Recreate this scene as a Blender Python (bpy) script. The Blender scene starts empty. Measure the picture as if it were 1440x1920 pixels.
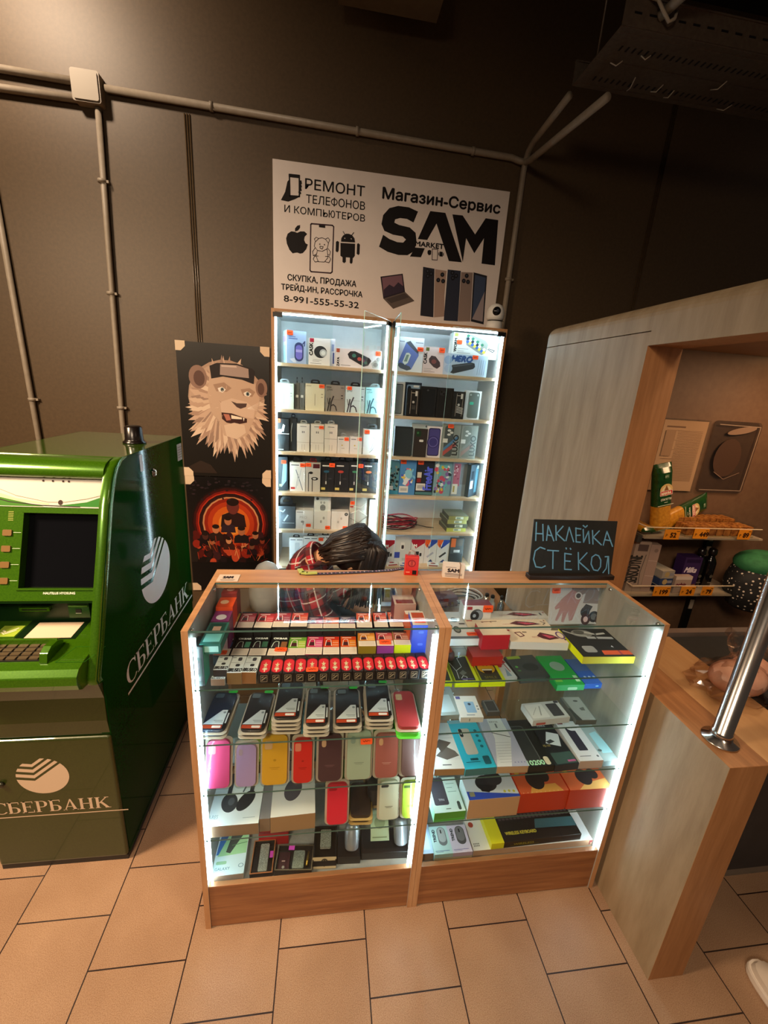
import bpy, math, random
from mathutils import Vector, Matrix
random.seed(11)
S = bpy.context.scene
COL = S.collection
PI = math.pi

# ---------------------------------------------------------------- camera, world, lights, exposure
cam_data = bpy.data.cameras.new('camera')
cam_data.sensor_fit = 'VERTICAL'
cam_data.sensor_height = 36.0
cam_data.lens = 784.996 / 1920 * 36.0
cam_data.clip_start = 0.02
cam = bpy.data.objects.new('camera', cam_data)
COL.objects.link(cam)
_y, _p, _r = 0.14672, 0.29129, 0.06812
_f = Vector((math.sin(_y)*math.cos(_p), math.cos(_y)*math.cos(_p), -math.sin(_p)))
_rt = Vector((math.cos(_y), -math.sin(_y), 0)); _up = _rt.cross(_f)
_r2 = _rt*math.cos(_r) + _up*math.sin(_r); _u2 = _up*math.cos(_r) - _rt*math.sin(_r)
_m = Matrix((_r2, _u2, -_f)).transposed().to_4x4()
_m.translation = Vector((0.3282, -0.9094, 1.6261))
cam.matrix_world = _m
S.camera = cam
S.view_settings.view_transform = 'Standard'
S.view_settings.look = 'None'
S.view_settings.gamma = 1.0
S.view_settings.use_curve_mapping = False
S.view_settings.exposure = 0.0
S.cycles.use_denoising = True
S.cycles.max_bounces = 8
S.cycles.diffuse_bounces = 4
S.cycles.glossy_bounces = 4
S.cycles.transmission_bounces = 8
S.cycles.transparent_max_bounces = 40
S.cycles.sample_clamp_indirect = 4.0
S.cycles.caustics_reflective = False
S.cycles.caustics_refractive = False

world = bpy.data.worlds.new('store_ambience')
S.world = world
world.use_nodes = True
bg = world.node_tree.nodes['Background']
bg.inputs[0].default_value = (1.0, 0.76, 0.58, 1)
bg.inputs[1].default_value = 0.05

WARM = (1.0, 0.77, 0.54)
def area(name, loc, aim, sx, sy, power, col, spread=180):
    d = bpy.data.lights.new(name, 'AREA'); d.shape = 'RECTANGLE'; d.size = sx; d.size_y = sy
    d.energy = power; d.color = col; d.spread = math.radians(spread)
    o = bpy.data.objects.new(name, d); COL.objects.link(o)
    o.location = loc
    o.rotation_euler = (Vector(aim)-Vector(loc)).to_track_quat('-Z', 'Y').to_euler()
    return o
area('hall_lamp_light', (-0.6, -2.3, 2.95), (0.3, 0.35, 0.1), 0.6, 0.6, 26, WARM, 110)
area('hall_lamp_light', (1.75, -1.3, 2.9), (1.55, -0.4, 0.0), 0.5, 0.5, 14, WARM, 100)
area('wall_lamp_light', (-1.35, 0.95, 3.70), (-1.25, 1.865, 3.1), 0.25, 0.25, 26, (1.0, 0.76, 0.54), 120)
area('left_lamp_light', (-1.9, -0.5, 2.8), (-0.7, 1.0, 0.3), 0.5, 0.5, 54, (1.0, 0.72, 0.46), 105)
area('checkout_lamp_light', (2.05, 0.2, 1.79), (2.0, 0.3, 0.8), 0.3, 0.3, 5.0, (1.0, 0.62, 0.34))

# ---------------------------------------------------------------- materials
def lin(h):
    h = h.lstrip('#'); v = [int(h[i:i+2], 16)/255 for i in (0, 2, 4)]
    return tuple(((c+0.055)/1.055)**2.4 if c > 0.04045 else c/12.92 for c in v) + (1.0,)
MATS = {}
def M(h, rough=0.5, metal=0.0, coat=0.0, spec=0.5):
    k = (h, rough, metal, coat, spec)
    if k in MATS: return MATS[k]
    m = bpy.data.materials.new('paint_'+h.lstrip('#')); m.use_nodes = True
    nt = m.node_tree; b = nt.nodes['Principled BSDF']
    b.inputs['Base Color'].default_value = lin(h)
    b.inputs['Roughness'].default_value = rough
    b.inputs['Metallic'].default_value = metal
    b.inputs['Coat Weight'].default_value = coat
    b.inputs['Specular IOR Level'].default_value = spec
    MATS[k] = m
    return m
def nodes(name):
    m = bpy.data.materials.new(name); m.use_nodes = True
    nt = m.node_tree; return m, nt, nt.nodes['Principled BSDF'], nt.links.new
def tex(nt, scale=(1, 1, 1), coord='Object'):
    tc = nt.nodes.new('ShaderNodeTexCoord'); mp = nt.nodes.new('ShaderNodeMapping')
    nt.links.new(tc.outputs[coord], mp.inputs[0]); mp.inputs['Scale'].default_value = scale
    return mp.outputs[0]
def noise(nt, vec, scale, detail=4, rough=0.55):
    n = nt.nodes.new('ShaderNodeTexNoise'); nt.links.new(vec, n.inputs['Vector'])
    n.inputs['Scale'].default_value = scale; n.inputs['Detail'].default_value = detail
    n.inputs['Roughness'].default_value = rough
    return n.outputs['Fac']
def ramp(nt, fac, stops):
    r = nt.nodes.new('ShaderNodeValToRGB'); nt.links.new(fac, r.inputs[0])
    e = r.color_ramp.elements
    while len(e) < len(stops): e.new(0.5)
    for i, (p, c) in enumerate(stops):
        e[i].position = p; e[i].color = lin(c)
    return r.outputs[0]
def bump(nt, fac, b, strength=0.2, dist=0.002):
    n = nt.nodes.new('ShaderNodeBump'); nt.links.new(fac, n.inputs['Height'])
    n.inputs['Strength'].default_value = strength; n.inputs['Distance'].default_value = dist
    nt.links.new(n.outputs[0], b.inputs['Normal'])
def wood(name, c0, c1, c2, stretch, scale=9, rough=0.45):
    m, nt, b, L = nodes(name)
    v = tex(nt, stretch)
    f1 = noise(nt, v, scale, 6, 0.65)
    L(ramp(nt, f1, [(0.3, c0), (0.52, c1), (0.72, c2)]), b.inputs['Base Color'])
    b.inputs['Roughness'].default_value = rough
    bump(nt, f1, b, 0.12, 0.001)
    return m
def speckle(name, c0, c1, scale, rough=0.6, bmp=0.0, metal=0.0, coat=0.0):
    m, nt, b, L = nodes(name)
    f = noise(nt, tex(nt), scale, 5, 0.6)
    L(ramp(nt, f, [(0.35, c0), (0.65, c1)]), b.inputs['Base Color'])
    b.inputs['Roughness'].default_value = rough; b.inputs['Metallic'].default_value = metal
    b.inputs['Coat Weight'].default_value = coat
    if bmp: bump(nt, f, b, bmp, 0.002)
    return m
def emit(name, col, strength):
    m = bpy.data.materials.new(name); m.use_nodes = True; nt = m.node_tree
    nt.nodes.remove(nt.nodes['Principled BSDF'])
    e = nt.nodes.new('ShaderNodeEmission'); e.inputs[0].default_value = (*col, 1); e.inputs[1].default_value = strength
    nt.links.new(e.outputs[0], nt.nodes['Material Output'].inputs[0]); return m
def clear(name, tint, gloss=0.07, rough=0.02):
    m = bpy.data.materials.new(name); m.use_nodes = True; nt = m.node_tree
    nt.nodes.remove(nt.nodes['Principled BSDF'])
    t = nt.nodes.new('ShaderNodeBsdfTransparent'); t.inputs[0].default_value = (*tint, 1)
    g = nt.nodes.new('ShaderNodeBsdfGlossy'); g.inputs['Roughness'].default_value = rough
    fr = nt.nodes.new('ShaderNodeLayerWeight'); fr.inputs[0].default_value = 0.12
    mul = nt.nodes.new('ShaderNodeMath'); mul.operation = 'MULTIPLY_ADD'
    mul.inputs[1].default_value = 0.17; mul.inputs[2].default_value = gloss*0.16
    mx = nt.nodes.new('ShaderNodeMixShader')
    nt.links.new(fr.outputs['Fresnel'], mul.inputs[0]); nt.links.new(mul.outputs[0], mx.inputs[0])
    nt.links.new(t.outputs[0], mx.inputs[1]); nt.links.new(g.outputs[0], mx.inputs[2])
    nt.links.new(mx.outputs[0], nt.nodes['Material Output'].inputs[0]); return m

OAK = wood('light_oak_laminate', '#a87850', '#c08d60', '#cf9f72', (1, 9, 9), 3.2)
OAKV = wood('light_oak_laminate_upright', '#a4764f', '#bb8a60', '#caa078', (9, 9, 1), 3.2)
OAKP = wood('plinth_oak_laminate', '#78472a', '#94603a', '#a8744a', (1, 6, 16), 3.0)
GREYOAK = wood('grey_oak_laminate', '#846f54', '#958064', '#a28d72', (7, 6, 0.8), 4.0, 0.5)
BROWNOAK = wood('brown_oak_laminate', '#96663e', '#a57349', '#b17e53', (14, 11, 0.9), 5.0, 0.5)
BROWNOAKH = wood('brown_oak_laminate_flat', '#8c5d38', '#a87448', '#b98559', (8, 0.8, 8), 5.0, 0.42)
TABLE = wood('pale_beech_laminate', '#b98d60', '#c49868', '#cda374', (7, 1, 7), 3.0, 0.38)
WALLM = speckle('taupe_wall_panel', '#4c3c29', '#54432e', 60, 0.5, 0.05)
WALLD = speckle('dark_brown_wall', '#3a3029', '#41362e', 60, 0.6)
CEILM = speckle('black_ceiling', '#0a0807', '#0d0b09', 20, 0.9)
SHOPW = speckle('brown_shop_wall', '#6b4f3b', '#735741', 40, 0.6)
WHITE = M('#e8e8e6', 0.45)
CABIN = speckle('white_cabinet_board', '#d9dcdd', '#e2e4e4', 8, 0.45)
GLASS = clear('pane_glass', (0.955, 0.985, 0.975), 0.06)
GLASSE = M('#4a6a64', 0.15)
CLEAR = clear('clear_plastic', (0.93, 0.95, 0.95), 0.10, 0.12)
LED = emit('cold_white_led', (0.66, 0.89, 1.0), 62.0)
LEDC = emit('cold_white_counter_led', (0.66, 0.89, 1.0), 36.0)
BLACK = M('#0b0b0c', 0.45)
STEEL = M('#d2cdca', 0.2, 1.0)
PIPE = speckle('grey_plastic_pipe', '#8a7f70', '#93887a', 30, 0.5)
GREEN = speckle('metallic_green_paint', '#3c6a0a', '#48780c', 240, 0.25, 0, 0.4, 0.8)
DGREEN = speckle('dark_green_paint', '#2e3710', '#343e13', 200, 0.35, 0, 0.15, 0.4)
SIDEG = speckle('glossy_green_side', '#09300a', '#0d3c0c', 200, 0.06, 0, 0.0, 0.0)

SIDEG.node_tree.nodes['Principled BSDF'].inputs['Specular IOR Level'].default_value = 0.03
PALEOAK = wood('pale_grey_oak_lining', '#8d8a84', '#99968f', '#a3a09a', (9, 9, 1), 3.2)
# ---------------------------------------------------------------- mesh builder
_tc = {}
def _raw(s):
    c = bpy.data.curves.new('t', 'FONT'); c.body = s; c.size = 1.0; c.resolution_u = 3
    o = bpy.data.objects.new('t', c); COL.objects.link(o)
    bpy.context.view_layer.update()
    me = o.to_mesh()
    v = [(p.co.x, p.co.y) for p in me.vertices]; f = [tuple(p.vertices) for p in me.polygons]
    o.to_mesh_clear(); bpy.data.objects.remove(o); bpy.data.curves.remove(c)
    return v, f
PROXY = {'Ф': 'О', 'н': 'п', 'Ю': 'О', 'Ч': 'П'}
def _glyph(ch, x0, x1, h):  # letters whose outlines overlap themselves are drawn from plain strokes
    s = .088; W = x1-x0; P = []
    R = lambda a, b, c, d: P.append([(a, b), (c, b), (c, d), (a, d)])
    def ring(cx, cy, rx, ry, t, n=24):
        q = [(math.cos(2*PI*k/n), math.sin(2*PI*k/n)) for k in range(n+1)]
        for (a, b), (c, d) in zip(q, q[1:]): P.append([(cx+rx*a, cy+ry*b), (cx+rx*c, cy+ry*d), (cx+(rx-t)*c, cy+(ry-t)*d), (cx+(rx-t)*a, cy+(ry-t)*b)])
    if ch == 'н': R(x0, 0, x0+s, h); R(x1-s, 0, x1, h); R(x0+s, h*.45, x1-s, h*.60)
    if ch == 'Ч': R(x1-s, 0, x1, h); R(x0, h*.42, x0+s, h); R(x0+s, h*.36, x1-s, h*.48)
    if ch == 'Ф': ring((x0+x1)/2, h*.5, W*.52, h*.40, .07); R((x0+x1)/2-s/2, -.01, (x0+x1)/2+s/2, h*1.02)
    if ch == 'Ю': R(x0, 0, x0+s, h); R(x0+s, h*.45, x0+W*.34, h*.56); ring(x0+W*.66, h*.5, W*.36, h*.52, .08)
    return P
def text2d(s):
    if s in _tc: return _tc[s]
    body = ''.join(PROXY.get(c, c) for c in s)
    v, f = _raw(body)
    for i, c in enumerate(s):
        if c in PROXY:
            pv, _ = _raw(PROXY[c]); w = max(p[0] for p in pv)-min(p[0] for p in pv); h = max(p[1] for p in pv)
            e = max(p[0] for p in _raw(body[:i+1])[0]); a = e-w
            f = [q for q in f if not all(a-.012 <= v[k][0] <= e+.012 for k in q)]
            for P in _glyph(c, a, e, h):
                n = len(v); v = v+P; f = f+[tuple(range(n, n+len(P)))]
    x0 = min(p[0] for p in v); x1 = max(p[0] for p in v)
    _tc[s] = (v, f, x0, x1)
    return _tc[s]
CAP = 0.70
def rrect(x0, y0, x1, y1, r, n=5):
    r = min(r, (x1-x0)/2-1e-6, (y1-y0)/2-1e-6); P = []
    for cx, cy, a in ((x1-r, y0+r, -PI/2), (x1-r, y1-r, 0), (x0+r, y1-r, PI/2), (x0+r, y0+r, PI)):
        for i in range(n+1):
            t = a + PI/2*i/n; P.append((cx+r*math.cos(t), cy+r*math.sin(t)))
    return P
def ell(cx, cy, rx, ry, n=22, rot=0):
    return [(cx+rx*math.cos(t)*math.cos(rot)-ry*math.sin(t)*math.sin(rot), cy+rx*math.cos(t)*math.sin(rot)+ry*math.sin(t)*math.cos(rot)) for t in [2*PI*i/n for i in range(n)]]
class MB:
    def __init__(self): self.v = []; self.f = []; self.mi = []; self.sm = []; self.mats = []
    def slot(self, m):
        if m not in self.mats: self.mats.append(m)
        return self.mats.index(m)
    def add(self, vs, fs, mat, smooth=False):
        b = len(self.v); self.v += [tuple(p) for p in vs]; k = self.slot(mat)
        for f in fs: self.f.append(tuple(i+b for i in f)); self.mi.append(k); self.sm.append(smooth)
        return self
    def box(self, a, b, mat, mats=None):
        x0, y0, z0 = a; x1, y1, z1 = b
        vs = [(x0,y0,z0),(x1,y0,z0),(x1,y1,z0),(x0,y1,z0),(x0,y0,z1),(x1,y0,z1),(x1,y1,z1),(x0,y1,z1)]
        F = dict(bottom=(3,2,1,0), top=(4,5,6,7), front=(0,1,5,4), right=(1,2,6,5), back=(2,3,7,6), left=(3,0,4,7))
        base = len(self.v); self.v += vs
        for k, f in F.items():
            self.f.append(tuple(i+base for i in f)); self.mi.append(self.slot((mats or {}).get(k, mat))); self.sm.append(False)
        return self
    def prism(self, P, O, U, V, N, d, mat, cap=None, smooth=False):
        O, U, V, N = Vector(O), Vector(U), Vector(V), Vector(N); n = len(P)
        a = [O+U*x+V*y for x, y in P]; b = [p+N*d for p in a]
        self.add(b, [tuple(range(n))], cap or mat)
        self.add(a, [tuple(range(n))[::-1]], mat)
        self.add(a+b, [(i, (i+1) % n, n+(i+1) % n, n+i) for i in range(n)], mat, smooth)
        return self
    def flat(self, P, O, U, V, mat):
        O, U, V = Vector(O), Vector(U), Vector(V)
        return self.add([O+U*x+V*y for x, y in P], [tuple(range(len(P)))], mat)
    def tube(self, pts, r, mat, n=10, cap=True):
        pts = [Vector(p) for p in pts]; rs = r if isinstance(r, (list, tuple)) else [r]*len(pts)
        T = [(pts[min(i+1, len(pts)-1)]-pts[max(i-1, 0)]).normalized() for i in range(len(pts))]
        u = T[0].orthogonal().normalized(); vs = []
        for p, t, q in zip(pts, T, rs):
            u = (u - t*u.dot(t)).normalized(); w = t.cross(u)
            vs += [p+(u*math.cos(2*PI*k/n)+w*math.sin(2*PI*k/n))*q for k in range(n)]
        fs = [(i*n+k, i*n+(k+1) % n, (i+1)*n+(k+1) % n, (i+1)*n+k) for i in range(len(pts)-1) for k in range(n)]
        if cap: fs += [tuple(range(n))[::-1], tuple((len(pts)-1)*n+k for k in range(n))]
        return self.add(vs, fs, mat, True)
    def lathe(self, prof, c, mat, n=24, axis=(0, 0, 1)):
        A = Vector(axis).normalized(); u = A.orthogonal().normalized(); w = A.cross(u); c = Vector(c)
        vs = [c+A*z+(u*math.cos(2*PI*k/n)+w*math.sin(2*PI*k/n))*r for r, z in prof for k in range(n)]
        fs = [(i*n+k, i*n+(k+1) % n, (i+1)*n+(k+1) % n, (i+1)*n+k) for i in range(len(prof)-1) for k in range(n)]
        fs += [tuple(range(n))[::-1], tuple((len(prof)-1)*n+k for k in range(n))]
        return self.add(vs, fs, mat, True)
    def ball(self, c, r, mat, n=16, m=10, rot=None):
        vs = []; fs = []; c = Vector(c); R = rot or Matrix.Identity(3)
        for i in range(m+1):
            t = PI*i/m
            vs += [c+R @ Vector((r[0]*math.sin(t)*math.cos(2*PI*k/n), r[1]*math.sin(t)*math.sin(2*PI*k/n), r[2]*math.cos(t))) for k in range(n)]
        for i in range(m):
            fs += [(i*n+k, (i+1)*n+k, (i+1)*n+(k+1) % n, i*n+(k+1) % n) for k in range(n)]
        return self.add(vs, fs, mat, True)
    def art(self, O, U, V, N, w, h, items, off=0.0003, step=0.00006, rough=0.42):
        O, U, V, N = Vector(O), Vector(U), Vector(V), Vector(N); q = min(w, h)
        for i, it in enumerate(items):
            o = O+N*(off+step*i); k = it[0]
            def put(P, c): self.add([o+U*x+V*y for x, y in P], [tuple(range(len(P)))], M(c, rough+.15, 0, 0, .25) if isinstance(c, str) else c)
            if k == 'r': put([(it[1]*w, it[2]*h), (it[3]*w, it[2]*h), (it[3]*w, it[4]*h), (it[1]*w, it[4]*h)], it[5])
            elif k == 'o': put(rrect(it[1]*w, it[2]*h, it[3]*w, it[4]*h, it[5]*q), it[6])
            elif k == 'e': put(ell(it[1]*w, it[2]*h, it[3]*q, it[4]*q, 22, it[6] if len(it) > 6 else 0), it[5])
            elif k == 'p': put([(x*w, y*h) for x, y in it[1]], it[2])
            elif k == 'l':
                P = [Vector((x*w, y*h)) for x, y in it[1]]; d = it[2]*q/2
                for a, b in zip(P, P[1:]):
                    t = (b-a); L = t.length or 1e-6; t = t/L; s = Vector((-t.y, t.x))*d; e = t*d*0.6
                    put([a-s-e, b-s+e, b+s+e, a+s-e], it[3])
            elif k == 't':
                vs, fs, x0, x1 = text2d(it[1]); x, y, th = it[2]*w, it[3]*h, it[4]*h
                op = it[6] if len(it) > 6 else {}; s = th/CAP; sx = s
                if 'w' in op: sx = op['w']*w/(x1-x0)
                a = math.radians(op.get('rot', 0)); ca, sa = math.cos(a), math.sin(a); m = M(it[5], rough+.15, 0, 0, .25) if isinstance(it[5], str) else it[5]
                b = op.get('b', 0)*th; sk = op.get('sk', 0)
                for j, (dx, dy) in enumerate([(0, 0), (b, 0), (-b, 0), (0, b), (0, -b)] if b else [(0, 0)]):
                    pp = []
                    for px, py in vs:
                        X = (px-x0)*sx+dx+py*s*sk; Y = py*s+dy
                        pp.append(o+N*step*0.15*j+U*(x+X*ca-Y*sa)+V*(y+X*sa+Y*ca))
                    self.add(pp, fs, m)
        return self
    def build(self, name, parent=None, loc=None, rz=0.0, bevel=0.0, seg=2, rx=0.0):
        me = bpy.data.meshes.new(name); me.from_pydata(self.v, [], self.f); me.validate()
        for m in self.mats: me.materials.append(m)
        if len(me.polygons) == len(self.f):
            me.polygons.foreach_set('material_index', self.mi); me.polygons.foreach_set('use_smooth', self.sm)
        me.update()
        o = bpy.data.objects.new(name, me); COL.objects.link(o)
        if parent: o.parent = parent
        if loc: o.location = loc
        o.rotation_euler = (rx, 0, rz)
        if bevel:
            b = o.modifiers.new('soft_edges', 'BEVEL'); b.width = bevel; b.segments = seg; b.limit_method = 'ANGLE'; b.angle_limit = 0.7
        return o
def tag(o, label, cat, group=None):
    o['label'] = label; o['category'] = cat
    if group: o['group'] = group
    return o
def struct(o): o['kind'] = 'structure'; return o
def root(name, loc, label, cat, group=None, rz=0):
    o = bpy.data.objects.new(name, None); COL.objects.link(o); o.location = loc; o.rotation_euler = (0, 0, rz); o.empty_display_size = 0.05
    return tag(o, label, cat, group)
X, Y, Z = Vector((1, 0, 0)), Vector((0, 1, 0)), Vector((0, 0, 1))
def face_frame(face, w, d, h):
    return {'front': ((0, 0, 0), X, Z, -Y, w, h), 'top': ((0, 0, h), X, Y, Z, w, d), 'left': ((0, d, 0), -Y, Z, -X, d, h), 'right': ((w, 0, 0), Y, Z, X, d, h)}[face]
def sticker(parent, face, dim, u, v, sw=0.030, sh=0.021, col='#ff5a24', digits=True):
    O, U, V, N, fw, fh = face_frame(face, *dim)
    m = MB(); o = Vector(O)+U*(u*fw-sw/2)+V*(v*fh-sh/2)+N*0.0026
    m.prism(rrect(0, 0, sw, sh, 0.004), o, U, V, N, 0.0006, M(col, 0.5))
    if digits: m.art(o+N*0.0006, U, V, N, sw, sh, [('l', [(0.2, 0.55), (0.32, 0.4), (0.42, 0.6), (0.52, 0.42), (0.6, 0.58), (0.8, 0.5)], 0.1, '#8e2a14')])
    return m.build('price_sticker', parent)
def carton(name, label, cat, group, pos, size, rz, col, front=(), top=(), left=(), right=(), faces=None, st=(), rx=0, bevel=0.0012, rough=0.42):
    w, d, h = size; m = MB()
    m.box((0, 0, 0), (w, d, h), M(col, rough), {k: M(c, rough) for k, c in (faces or {}).items()})
    for fc, items in (('front', front), ('top', top), ('left', left), ('right', right)):
        if items:
            O, U, V, N, fw, fh = face_frame(fc, w, d, h)
            m.art(O, U, V, N, fw, fh, items, 0.0004, 0.00006, rough)
    o = m.build(name, None, pos, rz, 0, 2, rx)
    tag(o, label, cat, group)
    for s in st: sticker(o, s[0], size, *s[1:])
    return o
# ---------------------------------------------------------------- the setting
def floor_material():
    m, nt, b, L = nodes('speckled_terracotta_tile')
    tc = nt.nodes.new('ShaderNodeTexCoord'); sp = nt.nodes.new('ShaderNodeSeparateXYZ'); cb = nt.nodes.new('ShaderNodeCombineXYZ')
    L(tc.outputs['Object'], sp.inputs[0])
    def addc(sock, c):
        n = nt.nodes.new('ShaderNodeMath'); n.operation = 'ADD'; L(sock, n.inputs[0]); n.inputs[1].default_value = c; return n.outputs[0]
    L(addc(sp.outputs['Y'], 0.068+26.4), cb.inputs[0]); L(addc(sp.outputs['X'], 0.037+26.2), cb.inputs[1])
    br = nt.nodes.new('ShaderNodeTexBrick'); L(cb.outputs[0], br.inputs['Vector'])
    br.inputs['Scale'].default_value = 1.0; br.inputs['Brick Width'].default_value = 0.264; br.inputs['Row Height'].default_value = 0.262
    br.inputs['Mortar Size'].default_value = 0.0019; br.inputs['Mortar Smooth'].default_value = 0.1; br.offset = 0.5; br.inputs['Bias'].default_value = 0
    br.inputs['Color1'].default_value = lin('#b8977a'); br.inputs['Color2'].default_value = lin('#b08f73'); br.inputs['Mortar'].default_value = lin('#2a1714')
    n1 = noise(nt, tc.outputs['Object'], 420, 3, 0.7)
    n2 = noise(nt, tc.outputs['Object'], 5, 3)
    mx = nt.nodes.new('ShaderNodeMix'); mx.data_type = 'RGBA'; mx.blend_type = 'MULTIPLY'; mx.inputs['Factor'].default_value = 1.0
    L(br.outputs['Color'], mx.inputs['A']); L(ramp(nt, n1, [(0.3, '#c4b6a8'), (0.6, '#ffffff')]), mx.inputs['B'])
    mx2 = nt.nodes.new('ShaderNodeMix'); mx2.data_type = 'RGBA'; mx2.blend_type = 'MULTIPLY'; mx2.inputs['Factor'].default_value = 1.0
    L(mx.outputs['Result'], mx2.inputs['A']); L(ramp(nt, n2, [(0.3, '#e9e4e0'), (0.7, '#ffffff')]), mx2.inputs['B'])
    L(mx2.outputs['Result'], b.inputs['Base Color']); b.inputs['Roughness'].default_value = 0.42
    return m
struct(MB().box((-3.2, -3.0, -0.05), (3.6, 2.4, 0), floor_material()).build('floor'))
BACKY = 1.865
struct(MB().box((-3.2, BACKY, 0), (3.6, BACKY+0.1, 3.75), WALLM).build('wall_back'))
struct(MB().box((-3.2, -3.0, 3.75), (3.6, BACKY+0.1, 3.85), CEILM).build('ceiling'))
struct(MB().box((-3.3, -3.0, 0), (-3.2, BACKY+0.1, 3.75), WALLM).build('wall_left'))
# vertical steel joint profiles on the wall panels
for nm, x in (('trim_1', -0.427), ('trim_2', 2.279)):
    t = MB()
    for dx in (-0.012, 0.0, 0.012): t.tube([(x+dx, BACKY-0.003, 0.02), (x+dx, BACKY-0.003, 2.90 if nm == 'trim_1' else 3.7)], 0.0035, speckle('dull_profile', '#4c3c29', '#54432e', 30, 0.22), 8)
    struct(t.build(nm))
# shop room seen through the opening
struct(MB().box((1.48, 0.62, 0), (3.5, 0.70, 1.832), SHOPW).build('wall_shop'))
struct(MB().box((1.48, -1.2, 1.832), (3.5, 0.70, 1.88), speckle('pinkish_shop_ceiling', '#9a7f6b', '#a1866f', 12, 0.7)).build('ceiling_shop'))
# wooden portal: rounded far edge, pier, beam, half wall
px0, px1 = 1.308, 1.43
t = MB()
def plan_pier(): # rounded far corner
    P = [(px0, 0.37), (px1, 0.37), (px1, 1.075)]
    for i in range(9):
        a = PI/2 + (PI/2)*i/8; P.append((px0+0.075+0.075*math.cos(a), 1.0+0.075*math.sin(a)))
    return P
pp = plan_pier(); n = len(pp); z0, z1 = 0.0, 1.84
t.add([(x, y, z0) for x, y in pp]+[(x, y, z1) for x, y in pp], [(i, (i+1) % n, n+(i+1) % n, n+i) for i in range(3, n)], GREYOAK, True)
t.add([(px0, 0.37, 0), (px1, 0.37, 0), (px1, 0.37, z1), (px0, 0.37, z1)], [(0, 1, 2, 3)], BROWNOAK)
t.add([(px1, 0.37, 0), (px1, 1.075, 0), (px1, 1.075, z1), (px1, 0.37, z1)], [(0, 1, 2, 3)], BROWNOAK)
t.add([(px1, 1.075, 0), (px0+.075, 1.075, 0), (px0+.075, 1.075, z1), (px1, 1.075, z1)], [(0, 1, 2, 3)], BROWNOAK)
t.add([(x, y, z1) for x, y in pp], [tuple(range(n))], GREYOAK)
# near vertical edge of the grey face is the first polygon wall (last to first)
struct(t.build('trim_3'))
# beam: rounded top edge towards the hall
t = MB(); prof = [(px0, 1.843), (px0, 1.885)]
for i in range(1, 7):
    a = PI - PI/2*i/6; prof.append((px0+0.04+0.04*math.cos(a), 1.885+0.04*math.sin(a)))
prof += [(px1, 1.925), (px1, 1.80), (px0, 1.80)]
ys = [-1.4, 0.37]
def beam_ring(y, s=1.0): return [(x, y, z) for x, z in prof]
rings = [beam_ring(-1.4), beam_ring(0.37)]
np_ = len(prof)
for k in range(1):
    a, b = rings[k], rings[k+1]
    for i in range(np_):
        j = (i+1) % np_
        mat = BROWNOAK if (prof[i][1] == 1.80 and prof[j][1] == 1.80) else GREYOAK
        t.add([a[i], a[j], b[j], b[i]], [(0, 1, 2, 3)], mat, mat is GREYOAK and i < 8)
# beam carried on above the pier, rounding off with it
prev = [(x, 0.37, z) for x, z in prof if z >= 1.84]
for i in range(12):
    y = 0.37 + 0.63*(i+1)/6 if i < 6 else None
    if y is None: break
    cur = [(x, y, z) for x, z in prof if z >= 1.84]
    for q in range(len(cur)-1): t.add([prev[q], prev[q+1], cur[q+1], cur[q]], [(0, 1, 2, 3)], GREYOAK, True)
    prev = cur
for i in range(1, 9): # sweep the profile round the far corner
    a = PI/2*i/8; cx, cy, R = px0+0.075, 1.0, 0.075
    cur = []
    for x, z in [(x, z) for x, z in prof if z >= 1.84]:
        rr = max(cx-x, 0.0) if x < cx else 0
        if x < cx: cur.append((cx-rr*math.cos(a), cy+rr*math.sin(a), z))
        else: cur.append((max(x, cx), 1.0+0.0*a, z))
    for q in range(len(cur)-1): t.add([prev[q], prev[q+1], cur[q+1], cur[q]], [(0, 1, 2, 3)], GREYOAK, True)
    prev = cur
struct(t.build('trim_4'))
t = MB()
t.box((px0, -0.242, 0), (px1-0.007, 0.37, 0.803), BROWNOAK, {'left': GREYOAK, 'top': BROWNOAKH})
struct(t.build('trim_5', None, None, 0, 0.0012))
# checkout counter behind the half wall
co = root('checkout_counter', (1.62, 0.0, 0), 'dark checkout counter with pale wooden top behind the half wall', 'counter')
MB().box((1.43, -0.02, 0.05), (2.6, 0.30, 0.775), speckle('charcoal_panel', '#2e2f33', '#35363a', 20, 0.5)).build('body', co).matrix_parent_inverse = Matrix.Translation((-1.62, 0, 0))
MB().box((1.44, -0.01, 0.0), (2.6, 0.29, 0.05), speckle('grey_kick_board', '#6e655c', '#776d63', 20, 0.5)).build('kick_board', co).matrix_parent_inverse = Matrix.Translation((-1.62, 0, 0))
MB().box((1.424, -0.242, 0.778), (1.612, 0.30, 0.803), TABLE).build('worktop', co, None, 0, 0.001).matrix_parent_inverse = Matrix.Translation((-1.62, 0, 0))
MB().box((1.6125, -0.02, 0.778), (2.6, 0.30, 0.800), speckle('black_rubber_belt', '#1d1f22', '#232528', 30, 0.6)).build('conveyor_belt', co).matrix_parent_inverse = Matrix.Translation((-1.62, 0, 0))
MB().box((1.43, 0.305, 0.76), (2.6, 0.335, 0.815), M('#8d7f78', 0.3, 0.4)).build('side_rail', co).matrix_parent_inverse = Matrix.Translation((-1.62, 0, 0))

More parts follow.
